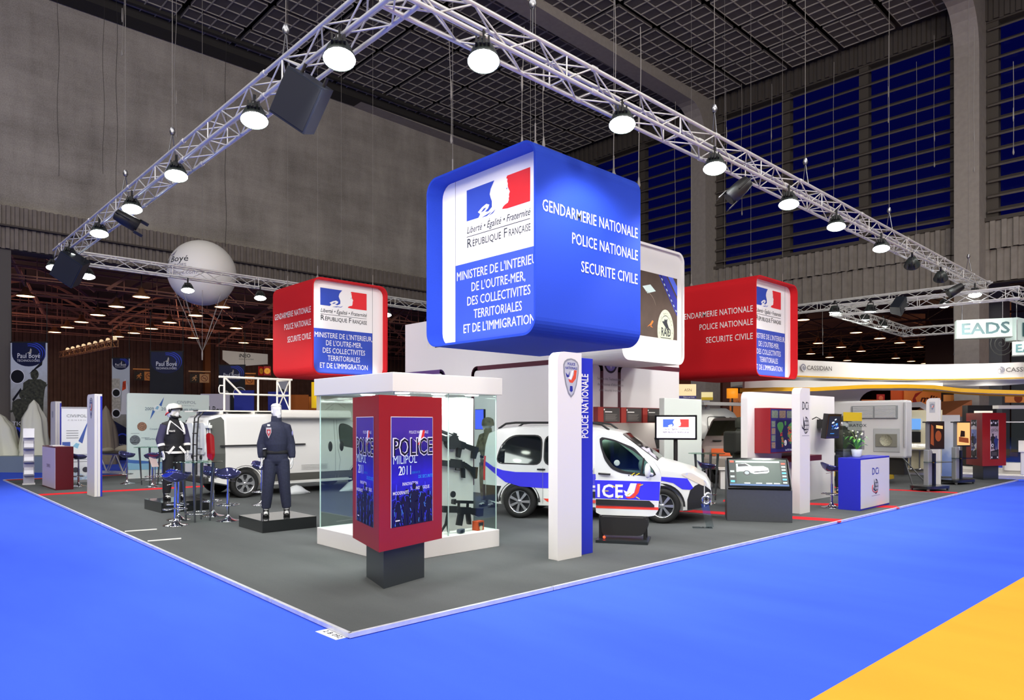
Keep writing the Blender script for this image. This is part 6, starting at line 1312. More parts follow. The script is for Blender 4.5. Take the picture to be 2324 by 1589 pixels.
def bn_suit(k, F, W, H):
    pb_head(k, F, W, H); k.flat(F, [(W*.5,H*.45),(W*.9,H*.45),(W*1.0,H*.62),(W*.9,H*.72),(W*.75,H*.8),(W*.6,H*.72)], 0, .004); k.flat(F, [(W*.58,H*.68),(W*.8,H*.7),(W*.8,H*.78),(W*.62,H*.77)], 6, .006); k.flat(F, [(0,H*.4),(W*.5,H*.45),(W*.45,H*.8),(0,H*.8)], 5, .003)
    for y in (.66,.46): k.flat(F, [(W*.25+.26*W*math.cos(a),H*y+.26*W*math.sin(a)) for a in [2*math.pi*i/20 for i in range(20)]], 0, .005); k.flat(F, [(W*.25+.2*W*math.cos(a),H*y+.2*W*math.sin(a)) for a in [2*math.pi*i/20 for i in range(20)]], 4, .006)
    k.flat(F, [(0,0),(W,0),(W,H*.3),(0,H*.4)], 2, .004); k.flat(F, [(W*.6+.42*W*math.cos(a),H*.18+.5*W*math.sin(a)) for a in [2*math.pi*i/24 for i in range(24)] if True], 3, .005); k.flat(F, [(W*.6+.34*W*math.cos(a),H*.18+.42*W*math.sin(a)) for a in [2*math.pi*i/24 for i in range(24)]], 2, .006); k.text('Paul Boyé', F, W*.42, H*.15, .1*W, 0, .34*W, off=.008)
def bn_mask(k, F, W, H):
    pb_head(k, F, W, H); y = H-1.35*W; k.flat(F, [(W*.0,y-.95*W),(W*.55,y-.95*W),(W*.55,y-.5*W),(W*.4,y-.38*W),(W*.2,y-.42*W),(0,y-.62*W)], 2, .004); k.flat(F, [(W*.42+.17*W*math.cos(a),y-.16*W+.2*W*math.sin(a)) for a in [2*math.pi*i/20 for i in range(20)]], 1, .005)
    for x in (.36,.5): k.flat(F, [(W*x+.055*W*math.cos(a),y-.15*W+.075*W*math.sin(a)) for a in [2*math.pi*i/16 for i in range(16)]], 7, .006); k.flat(F, [(W*x+.042*W*math.cos(a),y-.15*W+.06*W*math.sin(a)) for a in [2*math.pi*i/16 for i in range(16)]], 4, .007)
    k.flat(F, [(W*.38,y-.28*W),(W*.5,y-.28*W),(W*.47,y-.4*W),(W*.41,y-.4*W)], 2, .007); k.flat(F, [(W*.66,y-.9*W),(W*.73,y-.9*W),(W*.71,y-.6*W),(W*.69,y-.46*W),(W*.67,y-.6*W)], 7, .006); k.flat(F, [(W*.77,y-.9*W),(W*.82,y-.9*W),(W*.82,y-.74*W),(W*.78,y-.72*W)], 7, .006)
def bn_kit(k, F, W, H): pb_head(k, F, W, H); k.flat(F, [(W*.28+.13*W*math.cos(a),H-1.15*W+.2*W*math.sin(a)) for a in [2*math.pi*i/16 for i in range(16)]], 5, .004); k.flat(F, [(W*.8+.26*W*math.cos(a),H-1.1*W+.28*W*math.sin(a)) for a in [2*math.pi*i/20 for i in range(20)]], 0, .004); k.flat(F, [(W*.8+.23*W*math.cos(a),H-1.1*W+.25*W*math.sin(a)) for a in [2*math.pi*i/20 for i in range(20)]], 1, .005)
GR1 = gradient_mat('printed_mist', [(.1,'#3a3834'),(.5,'#8a8880'),(.9,'#c4ccd8')], rough=.5); GRK = M('#0d0e12', .5, noise=.3, scale=3)
wall_banner('tall banner with two camouflaged soldiers behind the draped figures', 24, 107, 777, 1036, 28.5, 0, bn_soldier, GR1)
wall_banner('dark banner with glowing orange fire, cut by the left picture edge', -55, 20, 797, 1050, 31, 0, bn_fire, GRK)
wall_banner('narrow banner with white protective suit left of the pale blue wall', 254, 294, 813, 1045, 33, 0, bn_suit, GR1)
wall_banner('black banner with a gas mask head rising behind the pale blue wall', 340, 416, 798, 1040, 28, 0, bn_mask, GRK)
wall_banner('dark banner with helmet and round picture behind the van railing', 496, 556, 829, 1010, 33, 0, bn_kit, GRK)
wall_banner('slim pale banner right behind the van railing end', 629, 653, 851, 1000, 36, 0, lambda k,F,W,H: soldier(k,F,W*.5,H*.35,H*.45,4), M('#b9bcc8', .5))
# banner lettered "Boyé" and blue boards behind the van
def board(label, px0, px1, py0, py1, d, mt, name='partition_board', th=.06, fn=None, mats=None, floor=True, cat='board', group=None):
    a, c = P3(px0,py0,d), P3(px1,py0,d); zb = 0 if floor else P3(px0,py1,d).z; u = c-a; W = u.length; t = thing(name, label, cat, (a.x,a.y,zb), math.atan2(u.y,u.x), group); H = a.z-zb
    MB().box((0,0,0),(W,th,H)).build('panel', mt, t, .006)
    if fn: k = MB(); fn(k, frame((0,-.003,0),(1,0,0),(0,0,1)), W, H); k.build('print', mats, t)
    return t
board('pale lilac board lettered in black behind the van rear', 455, 521, 894, 0, 27, M('#b4b0c2', .5), fn=lambda k,F,W,H: k.text('Paul Boyé', F, -.05, H-.75, .4, 0, 1.0), mats=[INK])
GB = 'royal blue partition boards'
board('royal blue board behind the van, left one under the railing', 531, 576, 886, 0, 29, M('#2030a0', .5), group=GB); board('royal blue board behind the head of the navy mannequin', 608, 654, 889, 0, 30, M('#2030a0', .5), group=GB)
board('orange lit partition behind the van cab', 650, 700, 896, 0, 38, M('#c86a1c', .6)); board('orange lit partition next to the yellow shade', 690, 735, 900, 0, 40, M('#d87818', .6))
p = P3(720,897,30); t = thing('lamp_column', 'glowing yellow drum shade on a post left of the display case canopy', 'lamp', (p.x,p.y,0)); MB().lathe([(.0,.55),(.24,.55),(.24,-.55),(0,-.55)],(0,0,p.z),24).build('shade', M('#f0c422', .5, emit=.55), t); MB().tube((0,0,0),(0,0,p.z-.5),.04,8).build('post', M('#2c6a3a', .6), t); MB().box((-.1,-.1,p.z+.6),(.1,.1,p.z+.8)).build('cap', M('#d8d0c0', .5), t); MB().tube((0,0,p.z+.54),(0,0,p.z+.62),.02,6).build('neck', BLK, t)
board('green crate edge showing above the van roof', 657, 690, 925, 940, 30, M('#2c7a66', .5), 'crate', .4, floor=False, cat='crate') if 0 else None
t = board('pale grey panel with pencil sketches behind the van cab', 718, 812, 869, 0, 20.5, M('#b8b8b0', .6), 'sketch_panel', .08, cat='panel', fn=lambda k,F,W,H: [k.flat(F, [(x0,y0),(x1,y1),(x1,y1+.012),(x0,y0+.012)], 0) for x0,y0,x1,y1 in ((.2,2.1,.75,2.5),(.3,2.3,.9,2.55),(.25,2.0,.5,2.2),(.6,2.35,.85,2.2),(.5,2.55,.8,2.6))], mats=[M('#8c8a84', .6)])
# pale blue partner wall, roll-up, brochure rack
t = thing('partner_wall', 'pale blue printed wall lettered 2009 at the back left of the stand', 'stand wall', (3.25,18.8,PT)); W, H = 2.48, 2.66
slab(MB(), W, H, .08, .06).build('panel', gradient_mat('pale_print', [(.05,'#e8e6dc'),(.14,'#cfd8da'),(.3,'#b8d2d6'),(1.1,'#d2e2e0')], rough=.5), t, .01)
F = frame((0,-.003,0),(1,0,0),(0,0,1)); k = MB()
def needle(k, F, x, y, L, m, r=.12): 
    c, s_ = .5, .866; k.flat(F, [(x+r*c,y+r*s_),(x+L*c,y+L*s_),(x+r*c+.07,y+r*s_-.05)], m); k.flat(F, [(x-r*c,y-r*s_),(x-L*c,y-L*s_),(x-r*c-.07,y-r*s_+.05)], m); k.flat(F, circ(r*.9,18,x,y), 1, .001); k.flat(F, [(x-.06,y-.02),(x,y+.07),(x+.06,y+.05),(x+.02,y-.05)], 2, .003)
needle(k, F, .86, 2.2, .42, 0); k.text('2009', F, .5, 2.13, .14, 3, .26); k.text('2011', F, .98, 2.13, .14, 3, .26); k.text('Projets phares', F, 1.5, 2.13, .14, 3, .62); k.text('CIVI/POL', F, 1.45, 2.36, .13, 4, .6); k.text('C O N S E I L', F, 1.5, 2.28, .05, 4, .5)
for x, y, r, m in ((.42,1.62,.14,5),(.22,1.2,.15,6)): k.flat(F, circ(r,20,x,y), m, .002)
k.text('Coopération', F, .64, 1.52, .07, 3, .4); k.text('Sécurité civile', F, .5, 1.2, .09, 3, .5)
for i in range(4): k.flat(F, [(.1+.3*(i%2),1.4-.14*i),(.34+.3*(i%2),1.4-.14*i),(.34+.3*(i%2),1.412-.14*i),(.1+.3*(i%2),1.412-.14*i)], 4)
k.flat(F, [(0,.42)]+[(W*i/12,.5-.16*i/12-.02*math.sin(i)) for i in range(13)]+[(W,.2),(0,.28)], 2, .002); k.flat(F, [(0,.42),(0,.6),(W*.4,.48),(W*.8,.38)], 0, .001)
k.build('print', [M('#3a66b0', .5), M('#dbe8ec', .5), M('#7fb0d0', .5), M('#44607c', .5), M('#7c8894', .5), M('#8a6a58', .5, noise=.6, scale=30), M('#5c6670', .5, noise=.6, scale=30)], t)
t = thing('roll_up_banner', 'narrow white roll-up with blue compass needle beside the pinkish totem', 'banner', (1.46,18.55,PT), facing((1.7,18.3))+.1); W, H = .74, 2.18
MB().box((-.02,-.1,0),(W+.02,.12,.07)).build('base', M('#b8bac0', .3, .6), t); MB().box((0,0,.06),(W,.006,H)).build('sheet', gradient_mat('roll_print', [(.05,'#e0e0e0'),(.16,'#9cb8d8'),(.22,'#dfe4ec'),(1,'#e4e8ee')], rough=.5), t); MB().tube((W/2,.06,.05),(W/2,.02,H),.012,6).build('mast', BLK, t); MB().box((-.01,-.01,H-.02),(W+.01,.015,H+.02)).build('top_bar', M('#b8bac0', .3, .6), t)
k = MB(); F = frame((0,-.003,0),(1,0,0),(0,0,1)); k.text('CIVI/POL', F, .12, H-.28, .12, 0, .5); k.text('C O N S E I L', F, .15, H-.38, .045, 0, .46); k.flat(F, [(.42,1.2),(.68,1.84),(.52,1.13)], 1); k.flat(F, circ(.13,20,.36,1.07), 2, .001); k.flat(F, [(.28,1.05),(.36,1.15),(.45,1.12),(.4,.98)], 3, .002); k.flat(F, [(.02,1.02),(.22,1.02),(.22,1.18),(.02,1.18)], 1, .0005)
for i in range(4): k.flat(F, [(.12,1.5-.07*i),(.42,1.5-.07*i),(.42,1.515-.07*i),(.12,1.515-.07*i)], 0); k.flat(F, [(.3,.8-.07*i),(.64,.8-.07*i),(.64,.815-.07*i),(.3,.815-.07*i)], 0)
for x in (.35,.6): k.flat(F, circ(.08,14,x,.36), 4, .002)
k.build('print', [M('#70747c', .5), M('#3a58a8', .5), M('#dce8f0', .5), M('#7fb8d8', .5), M('#3a3a48', .5)], t)
t = thing('brochure_rack', 'grey stepped brochure rack left of the dark red counter', 'rack', (.55,18.6,PT), facing((.8,18.7)))
MB().box((0,.1,0),(.26,.14,1.55)).build('back', M('#a8a8b4', .4, .4), t); MB().box((-.02,-.12,0),(.28,.2,.03)).build('base', M('#d0d0d4', .4), t)
for z in (.25,.62,1.0): 
    q = MB(); q.add([(0,-.08,z+.02),(.26,-.08,z+.02),(.26,.1,z+.22),(0,.1,z+.22),(0,-.08,z),(.26,-.08,z),(.26,.1,z),(0,.1,z)], [(0,1,2,3),(4,7,6,5),(0,4,5,1),(1,5,6,2),(2,6,7,3),(3,7,4,0)]); tr_ = q.build('tray', M('#7c7c8c', .4), t)
    q = MB(); q.add([(.02,-.07,z+.045),(.24,-.07,z+.045),(.24,.09,z+.23),(.02,.09,z+.23)], [(0,1,2,3)]); q.build('leaflets', M('#dcdce4', .5), tr_)
q = MB(); q.add([(0,-.06,1.32),(.26,-.06,1.32),(.26,.09,1.58),(0,.09,1.58)], [(0,1,2,3)]); q.build('head_sign', M('#e4e4ec', .5), t)
tag(MB().box((.88,16.5,PT+1.121),(1.14,16.95,PT+1.14)).build('brochure_pile', M('#e6e6e8', .5)), 'flat white brochures lying on top of the dark red counter', 'brochures')
# truss bench with draped goods
a, c = P3(190,1030,24.2), P3(300,1030,23.6); u = (c-a); Lb = u.length; t = thing('truss_table', 'white truss framed display table behind the pinkish totem', 'table', (a.x,a.y,0), math.atan2(u.y,u.x)); WT = M('#d8d8dc', .4)
q = MB(); z1 = a.z
for yy in (0,.6): q.tube((0,yy,z1),(Lb,yy,z1),.03,8); q.tube((0,yy,.06),(Lb,yy,.06),.03,8)
for i in range(3): x0, x1 = Lb*i/3, Lb*(i+1)/3; [ (q.tube((x0,yy,z1),((x0+x1)/2,yy,.06),.018,6), q.tube(((x0+x1)/2,yy,.06),(x1,yy,z1),.018,6)) for yy in (0,.6)]
q.build('frame', WT, t); MB().box((-.05,-.1,z1+.03),(Lb+.05,.7,z1+.06)).build('table_top', M('#5a5650', .6), t)
for x, lb, r in ((Lb*.72,'pale shell shaped helmet lying on the truss table, right one',.2),(Lb*.35,'small round pale bundle on the truss table, left one',.13)):
    q = MB(); pt = a+u.normalized()*x+Vector((0,0,.06))+Vector((-u.y,u.x,0)).normalized()*.3; q.loft([[(pt.x+r*1.7*k1*math.cos(s_),pt.y+r*k1*math.sin(s_),pt.z+r*z_) for s_ in [2*math.pi*i/18 for i in range(18)]] for k1, z_ in ((.7,0),(1,.25),(.95,.6),(.6,1.0),(.1,1.15))], 0, True); tag(q.build('covered_bundle', M('#b4ac98', .8)), lb, 'bundle')
# hung sign, spotlight truss, exit signs, red signs in the annex hall
t = thing('hanging_sign', 'white tapered hung sign lettered iNEO above the van railing', 'sign', P3(505,826,44), facing(P3(550,820,44))); W = 97/FPX*44
q = MB(); q.T = Matrix(((1,0,0,0),(0,0,1,0),(0,1,0,0),(0,0,0,1))); q.prism([(.6,-.16),(W-.1,.05),(W,.05),(W,.7),(0,.85),(0,.28)][::1], 0, .08); q.build('panel', M('#e8e0d0', .5), t)
k = MB(); k.text('iNEO', frame((0,-.003,0),(1,0,0),(0,0,1)), W*.36, .45, .32, 0, W*.25, bold=.02); k.text('ENERGY & SYSTEMS', frame((0,-.003,0),(1,0,0),(0,0,1)), W*.36, .3, .1, 0, W*.32); k.build('lettering', INK, t)
q = MB(); 
for x in (.3,W*.5,W-.2): q.tube((x,.04,.7),(x,.04,2.2),.012,5)
q.build('suspension', DK, t)
truss('spotlight_truss', P3(268,787,40), P3(148,812,47.5), 'orange lit truss with small spotlights hanging in the annex hall', .35, mt=M('#c8966a', .4, .5), r=.03)
for i in range(9):
    p = P3(268,787,40).lerp(P3(148,812,47.5), (i+.5)/9); q = MB(); q.lathe([(.03,.14),(.1,.1),(.13,-.06),(0,-.07)],(p.x,p.y,p.z+.5),10); q.tube((p.x,p.y,p.z+.33),(p.x,p.y,p.z+.62),.02,5); tag(q.build('spotlight', M('#e8d0a8', .3, emit=.8)), 'small spotlight on the orange lit truss over the draped figures', 'spotlight', 'small spotlights on the orange lit truss')
def exit_sign(label, px, py, d, both=True, orange=False):
    t = thing('exit_sign', label, 'sign', P3(px,py,d), facing(P3(px,py,d)), 'signs on the brown back wall'); s_ = 25/FPX*d*.8
    bg = M('#e09a4c' if orange else '#c8a878', .6)  # orange copies have warm light painted into the panel colour
    if both: MB().box((0,-.04,0),(s_,.04,s_)).build('dark_panel', M('#15120e', .6), t); k = MB(); F = frame((s_*.2,-.045,s_*.15),(1,0,0),(0,0,1)); X = lambda P: [(x*s_*.65,y*s_*.7) for x,y in P]; k.flat(F, circ(.09*s_,10,.42*s_,.6*s_), 0); k.flat(F, X([(.35,.75),(.6,.7),(.85,.6),(.8,.5),(.6,.58),(.5,.42),(.75,.25),(.6,-.0),(.52,.02),(.58,.22),(.35,.3),(.2,.1),(0,.05),(.02,.13),(.15,.18),(.3,.45),(.2,.5),(.1,.38),(.02,.42),(.15,.62)]), 0); k.build('running_man', bg, t); x0 = s_
    else: x0 = 0
    MB().box((x0,-.04,0),(x0+s_,.04,s_)).build('light_panel', bg, t); k = MB(); F = frame((x0+s_/2,-.045,s_/2),(1,0,0),(0,0,1)); A, B = circ(.36*s_,24), circ(.3*s_,24)
    for i in range(24): j = (i+1)%24; k.flat(F, [A[i],A[j],B[j],B[i]], 0)
    k.flat(F, [(-.24*s_,.2*s_),(-.2*s_,.24*s_),(.24*s_,-.2*s_),(.2*s_,-.24*s_)], 0, .003); k.flat(F, [(-.2*s_,-.04*s_),(.18*s_,-.0*s_),(.18*s_,.06*s_),(-.2*s_,.02*s_)], 0, .003); k.build('no_smoking', M('#6a2a1c', .6), t)
    MB().box((-.1,-.3,s_+.12),(x0+s_+.1,.1,s_+.22)).build('hood', bg, t)
exit_sign('running man and no smoking sign left of the gas mask banner', 305, 863, 56, True, True); exit_sign('running man and no smoking sign right of the gas mask banner', 431, 868, 56); exit_sign('no smoking sign seen through the van railing', 556, 873, 56, False, True)
for i, (px, lb) in enumerate(((587,'red sign with dim gold disc, left of the pair by the red cube'),(599,'red sign with bright gold disc, right of the pair by the red cube'))):
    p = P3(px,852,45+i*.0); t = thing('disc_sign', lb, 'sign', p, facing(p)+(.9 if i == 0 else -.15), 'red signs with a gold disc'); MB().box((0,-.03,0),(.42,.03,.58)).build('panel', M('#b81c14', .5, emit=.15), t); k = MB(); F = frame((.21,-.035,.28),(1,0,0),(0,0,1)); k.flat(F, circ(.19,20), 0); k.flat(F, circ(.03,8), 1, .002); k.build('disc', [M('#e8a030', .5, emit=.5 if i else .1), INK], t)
# brown gate frame in the annex back wall
q = MB(); 
for x in (-8.6,-1.2): q.box((x,59.5,0),(x+.2,59.85,5.6))
q.box((-8.6,59.4,5.5),(-1.0,59.85,5.75)); q.box((-8.4,59.7,4.5),(-1.2,59.85,4.6)); struct(q.build('door_1', M('#8a6a50', .7)))
struct(MB().box((-8.4,59.75,0),(-1.2,59.86,5.5)).build('door_2', M('#6b5142', .8)))
# ================================================================ BACKGROUND RIGHT: white neighbour stand, vehicles, annex hall
W2 = ['nearest the red cube, high up','in the middle, second row','close to the red cube, lower row','right of the middle, upper row','left half, lower row','above the long fascia centre','left of the fascia centre','small one beside the red cube','low one near the left fascia lettering','low one right of the left fascia lettering','below the truss right half','right of the fascia centre','low one left of the fascia centre','low one at the fascia centre','behind the right hand truss','left of the lit sign, lower one','under the lit sign','lowest one above the fascia','left of the lit sign, upper one']
lamps([(1822,726),(1943,755),(1857,779),(1997,768),(1909,788),(2042,778),(1954,797),(1840,803),(1883,811),(1923,818),(2084,788),(2120,797),(2033,813),(2068,820),(2106,741),(2154,806),(2185,813),(2099,825),(2152,756)], 'warm lamps in the right annex hall', W2)
FASC = M('#e2e0dc', .5); YEL = M('#e8b21c', .45); SOFF = M('#b4b2ac', .6)
def ribbon(pts, z0, z1, th, mb, m=0):
    """upright strip along ground points with thickness th away from the visitor"""
    Q = [Vector((p.x,p.y)) for p in pts]; back = Vector((math.cos(PHI),math.sin(PHI)))*th
    outl = [tuple(p) for p in Q]+[tuple(p+back) for p in reversed(Q)]; mb.prism(outl, z0, z1, m)
t = thing('stand_fascia', 'long white curved fascia with grey soffit and yellow line above the right stands', 'fascia', P3(2070,900,23.6)*1)
t.location.z = 0; off = Vector((t.location.x,t.location.y,0))
CP = [P3(px,830,d)-off for px,d in ((1796,21.6),(1812,21.7),(1880,22.2),(1950,22.8),(2020,23.2),(2080,23.4),(2150,23.3),(2230,23.0),(2324,22.5),(2440,21.6),(2600,20.4))]
q = MB(); ribbon(CP, 3.2, 3.72, 6.0, q); q.build('fascia_board', FASC, t)
q = MB(); ribbon([p-Vector((math.cos(PHI),math.sin(PHI),0))*.02 for p in CP], 3.2, 3.235, .03, q); q.build('yellow_edge', YEL, t)
q = MB(); ribbon(CP, 3.17, 3.2, 6.0, q); q.build('soffit', SOFF, t)
k = MB()
for px0, px1, d0, d1 in ((1815,1884,21.72,22.23),(2264,2368,22.87,22.2)):
    a, c = P3(px0,830,d0)-off, P3(px1,830,d1)-off; u = (c-a); u.z = 0; F = frame((a.x,a.y,3.42), u, (0,0,1)); wl_ = u.length
    k.text('CASSIDIAN', F, wl_*.18, .0, .2, 0, wl_*.82, off=.06, bold=.01)
    P = [(wl_*.07+r*math.cos(a_),.07+r*math.sin(a_)) for a_, r in [(i*.42,.02+.008*i) for i in range(14)]]
    k.flat(F, circ(.115,22,wl_*.07,.07), 1, .055); k.path([F @ Vector((x,y,.07)) for x,y in P], .013, 5, 2)
k.build('lettering', [M('#5a5654', .5), M('#8f8f9a', .4), M('#e8e8ec', .4)], t)
for px, d, z in ((1830,25,2.7),(1990,26,2.7),(2110,25.5,2.6),(2240,26,2.7)):
    p = P3(px,900,d); lamp('POINT', 'stand_fill', (p.x,p.y,z), 38, (1,.95,.85), .3)  # unseen point lights added to brighten the soffit and arched wall
# yellow rimmed wavy canopy
t = thing('wavy_canopy', 'thin wavy white canopy with yellow rim under the long fascia', 'canopy', (off.x,off.y,0))
def wavy(pts, d0): return [P3(px,py,d)-off for px,py,d in pts]
A = wavy(((1680,886,20),(1760,884,20),(1850,884,20.3),(1960,878,20.6),(2060,877,20.8),(2120,879,20.8),(2180,886,20.7),(2250,889,20.5),(2324,891,20.2),(2420,890,19.8)),0)
B = wavy(((1680,888,22),(1740,888,22),(1850,886,22.2),(1960,881,22.4),(2050,882,22.4),(2120,886,22.2),(2190,892,22),(2250,895,21.8),(2324,897,21.6),(2420,897,21)),0)
q = MB(); n = len(A); q.add([tuple(p) for p in A]+[tuple(p) for p in B], [(i,n+i,n+i+1,i+1) for i in range(n-1)]); q.add([tuple(p+Vector((0,0,.04))) for p in A]+[tuple(p+Vector((0,0,.04))) for p in B], [(i,i+1,n+i+1,n+i) for i in range(n-1)]); q.build('membrane', FASC, t)
for L in (A, B):
    q = MB()
    for i in range(n-1): a, c = L[i], L[i+1]; q.add([(a.x,a.y,a.z-.05),(c.x,c.y,c.z-.05),(c.x,c.y,c.z+.06),(a.x,a.y,a.z+.06)], [(0,1,2,3)]); q.add([(a.x,a.y+.02,a.z-.05),(c.x,c.y+.02,c.z-.05),(c.x,c.y+.02,c.z+.06),(a.x,a.y+.02,a.z+.06)], [(3,2,1,0)])
    q.build('yellow_rim', YEL, t)
# white wall with big rounded opening
a = P3(1680,900,21.2); c = P3(2140,900,22.4); u = c-a; u.z = 0; L = u.length; t = thing('arched_wall', 'white wall with a rounded dark opening behind the blue counter', 'stand wall', (a.x,a.y,0), math.atan2(u.y,u.x))
q = MB(); q.T = Matrix(((1,0,0,0),(0,0,1,0),(0,1,0,0),(0,0,0,1))); f0 = L*.57
OP = [(f0,0),(f0,2.3)]+[(f0+.6-.6*math.cos(x),2.3+.5*math.sin(x)) for x in [math.pi/2*i/6 for i in range(1,7)]]+[(L,2.8)]
q.prism([(0,0)]+OP+[(L,3.05),(L*.6,3.06),(.15,3.08)], 0, .12); q.build('wall_panel', FASC, t)
k = MB(); k.flat(frame((0,-.004,0),(1,0,0),(0,0,1)), [(.02,2.0),(.3,2.2),(.5,2.1),(.8,2.25),(.8,1.7),(.02,1.7)], 0); k.build('print', M('#8494b8', .5, noise=.5, scale=12), t)
# grey shelter with vents
a = P3(2056,908,19.6); t = thing('shelter_module', 'pale grey technical shelter with louvre grille and fan behind the blue counter', 'shelter', (a.x,a.y,0), -math.pi/2)
LY = onb = None
Lx = 3.3; zt0, zb0 = 2.42, .78
q = MB(); q.box((-Lx,0,zb0),(0,.55,zt0)); q.build('box', M('#cfd0d0', .45), t, .06)
q = MB(); q.box((-1.45,-.05,1.9),(-.2,0,2.27)); v = q.build('grille_frame', M('#83888a', .4), t, .01); q = MB()
for i in range(9): q.box((-1.4,-.07,1.93+i*.036),(-.85,-.045,1.95+i*.036)); q.box((-.8,-.07,1.93+i*.036),(-.25,-.045,1.95+i*.036))
q.build('grille_slats', M('#dadcdc', .4), v)
q = MB(); q.box((-.85,-.02,.95),(-.15,0,1.62)); q.build('fan_hatch', M('#b0b4b4', .4), t, .01); q = MB(); q.box((-.78,-.05,1.1),(-.22,-.02,1.46)); fr = q.build('fan_frame', M('#7c7c70', .5), t); q = MB(); q.T = Matrix.Translation((-.5,-.055,1.28)) @ Matrix.Rotation(math.pi/2,4,'X'); q.lathe([(0,0),(.16,0),(.165,.01)], n=20); q.build('fan', M('#9a9a84', .6, noise=.4, scale=40), fr)
k = MB(); F = frame((-Lx,-.004,0),(1,0,0),(0,0,1)); k.text('DETECTION BIOTOX - PIRATOX', F, .25, 1.66, .12, 0, 2.0, off=.004); k.flat(F, [(.9,1.0),(2.2,1.0),(2.2,1.55),(.9,1.55)], 1, .003); k.flat(F, [(.9,1.0),(1.6,1.0),(1.55,1.3),(1.2,1.2)], 2, .004); k.flat(F, [(.95,1.25),(1.5,1.5),(1.55,1.3),(1.2,1.15)], 3, .005); k.text('GO', F, 1.5, 1.96, .12, 0, .2); k.build('print', [M('#3c3e48', .5), M('#8a8a94', .5), M('#c070b0', .5), M('#9ab0d8', .5)], t)
q = MB(); q.box((-Lx+.3,.2,.3),(-.1,.5,.78)); q.build('chassis', M('#1c1c1a', .5), t); q = MB(); q.box((-2.2,-.1,.18),(-.4,.3,.3)); q.build('yellow_step', M('#d8b428', .5), t); q = MB(); q.tube((-.05,-.1,.8),(.75,-.5,.045),.02,6); q.tube((-.15,.3,.8),(.35,-.55,.045),.02,6); q.build('support_legs', M('#5a5c5e', .4, .6), t); q = MB(); q.tube((-.02,-.03,2.35),(-.02,-.06,1.1),.025,8); q.build('corner_bar', M('#b8bcbc', .4, .5), t)
for x in (-2.6,-.9): q = MB(); q.tube((x,.15,.33),(x,.35,.33),.33,18); q.build('wheel', TYRE, t)
# booth with monitors behind the shelter, blue leg, stools
a = P3(2040,900,22.8); c = P3(2160,900,22.0); u = c-a; u.z = 0; L = u.length; t = thing('white_booth', 'white curved booth with two monitors right of the grey shelter', 'booth', (a.x,a.y,0), math.atan2(u.y,u.x))
q = MB(); q.T = Matrix(((1,0,0,0),(0,0,1,0),(0,1,0,0),(0,0,0,1)))
R0 = [(L*.2,0.1),(L*.2,2.2),(L*.38,2.32),(L*.5,2.2),(L*.62,1.2),(L*.66,.1)]
q.prism([(0,.1),(0,2.4),(L*.42,2.45),(L*.58,2.3),(L*.74,1.2),(L*.78,.1),(L*.7,.1),(L*.66,1.2),(L*.52,2.16),(L*.4,2.28),(L*.12,2.28),(L*.12,.1)], 0, .35); q.build('curved_frame', FASC, t)
MB().box((0,1.2,.1),(L*.8,1.3,2.2)).build('back_wall', M('#d8d0b0', .5), t); MB().box((L*.1,.6,.9),(L*.5,1.0,.95)).build('desk', M('#e0d8bc', .5), t)
for z, mt, nm in ((1.55,E_('#5a8fd0',.8),'monitor'),(1.12,M('#101012',.2),'monitor')): MB().box((L*.16,1.12,z),(L*.38,1.19,z+.36)).build(nm, mt, t)
MB().box((L*.82,-.1,.1),(L*1.15,-.02,2.02)).build('side_panel', gradient_mat('blue_white', [(.1,'#6f8ad0'),(.45,'#8ea4dc'),(.6,'#c8d4e8'),(1.1,'#e4e6ea')], rough=.5), t)
WS = M('#eceae6', .3)
def white_stool(lb, p):
    t = thing('white_stool', lb, 'stool', (p[0],p[1],p[2]), 0, 'white stools in the right booth'); MB().lathe([(0,0),(.18,0),(.03,.03),(.025,.62),(0,.62)],n=14).build('pedestal', CHROME, t); MB().lathe([(0,.62),(.2,.64),(.22,.72),(.2,.86),(.18,.84),(.19,.7),(0,.68)],n=16).build('seat', WS, t)
fl = thing('white_floor', 'white raised floor with steps at the far right', 'platform', (off.x,off.y,0))
gA, gB = [Vector(ground(px,py,0)) - off.xy for px,py in ((2040,1078),(2420,1092))]; bk = Vector((math.cos(PHI),math.sin(PHI)))
q = MB(); q.prism([tuple(gA),tuple(gB),tuple(gB+bk*9),tuple(gA+bk*9)], 0, .1); q.build('lower_step', M('#e0deda', .4), fl); q = MB(); q.prism([tuple(gA+bk*1.2),tuple(gB+bk*1.2),tuple(gB+bk*9),tuple(gA+bk*9)], .1, .22); q.build('upper_step', M('#e8e6e0', .4), fl)
for px, lb in ((2066,'white swivel stool in front of the booth monitors, left one'),(2087,'white swivel stool in front of the booth monitors, right one')):
    p = P3(px,1040,23.5); white_stool(lb, (p.x,p.y,.22))
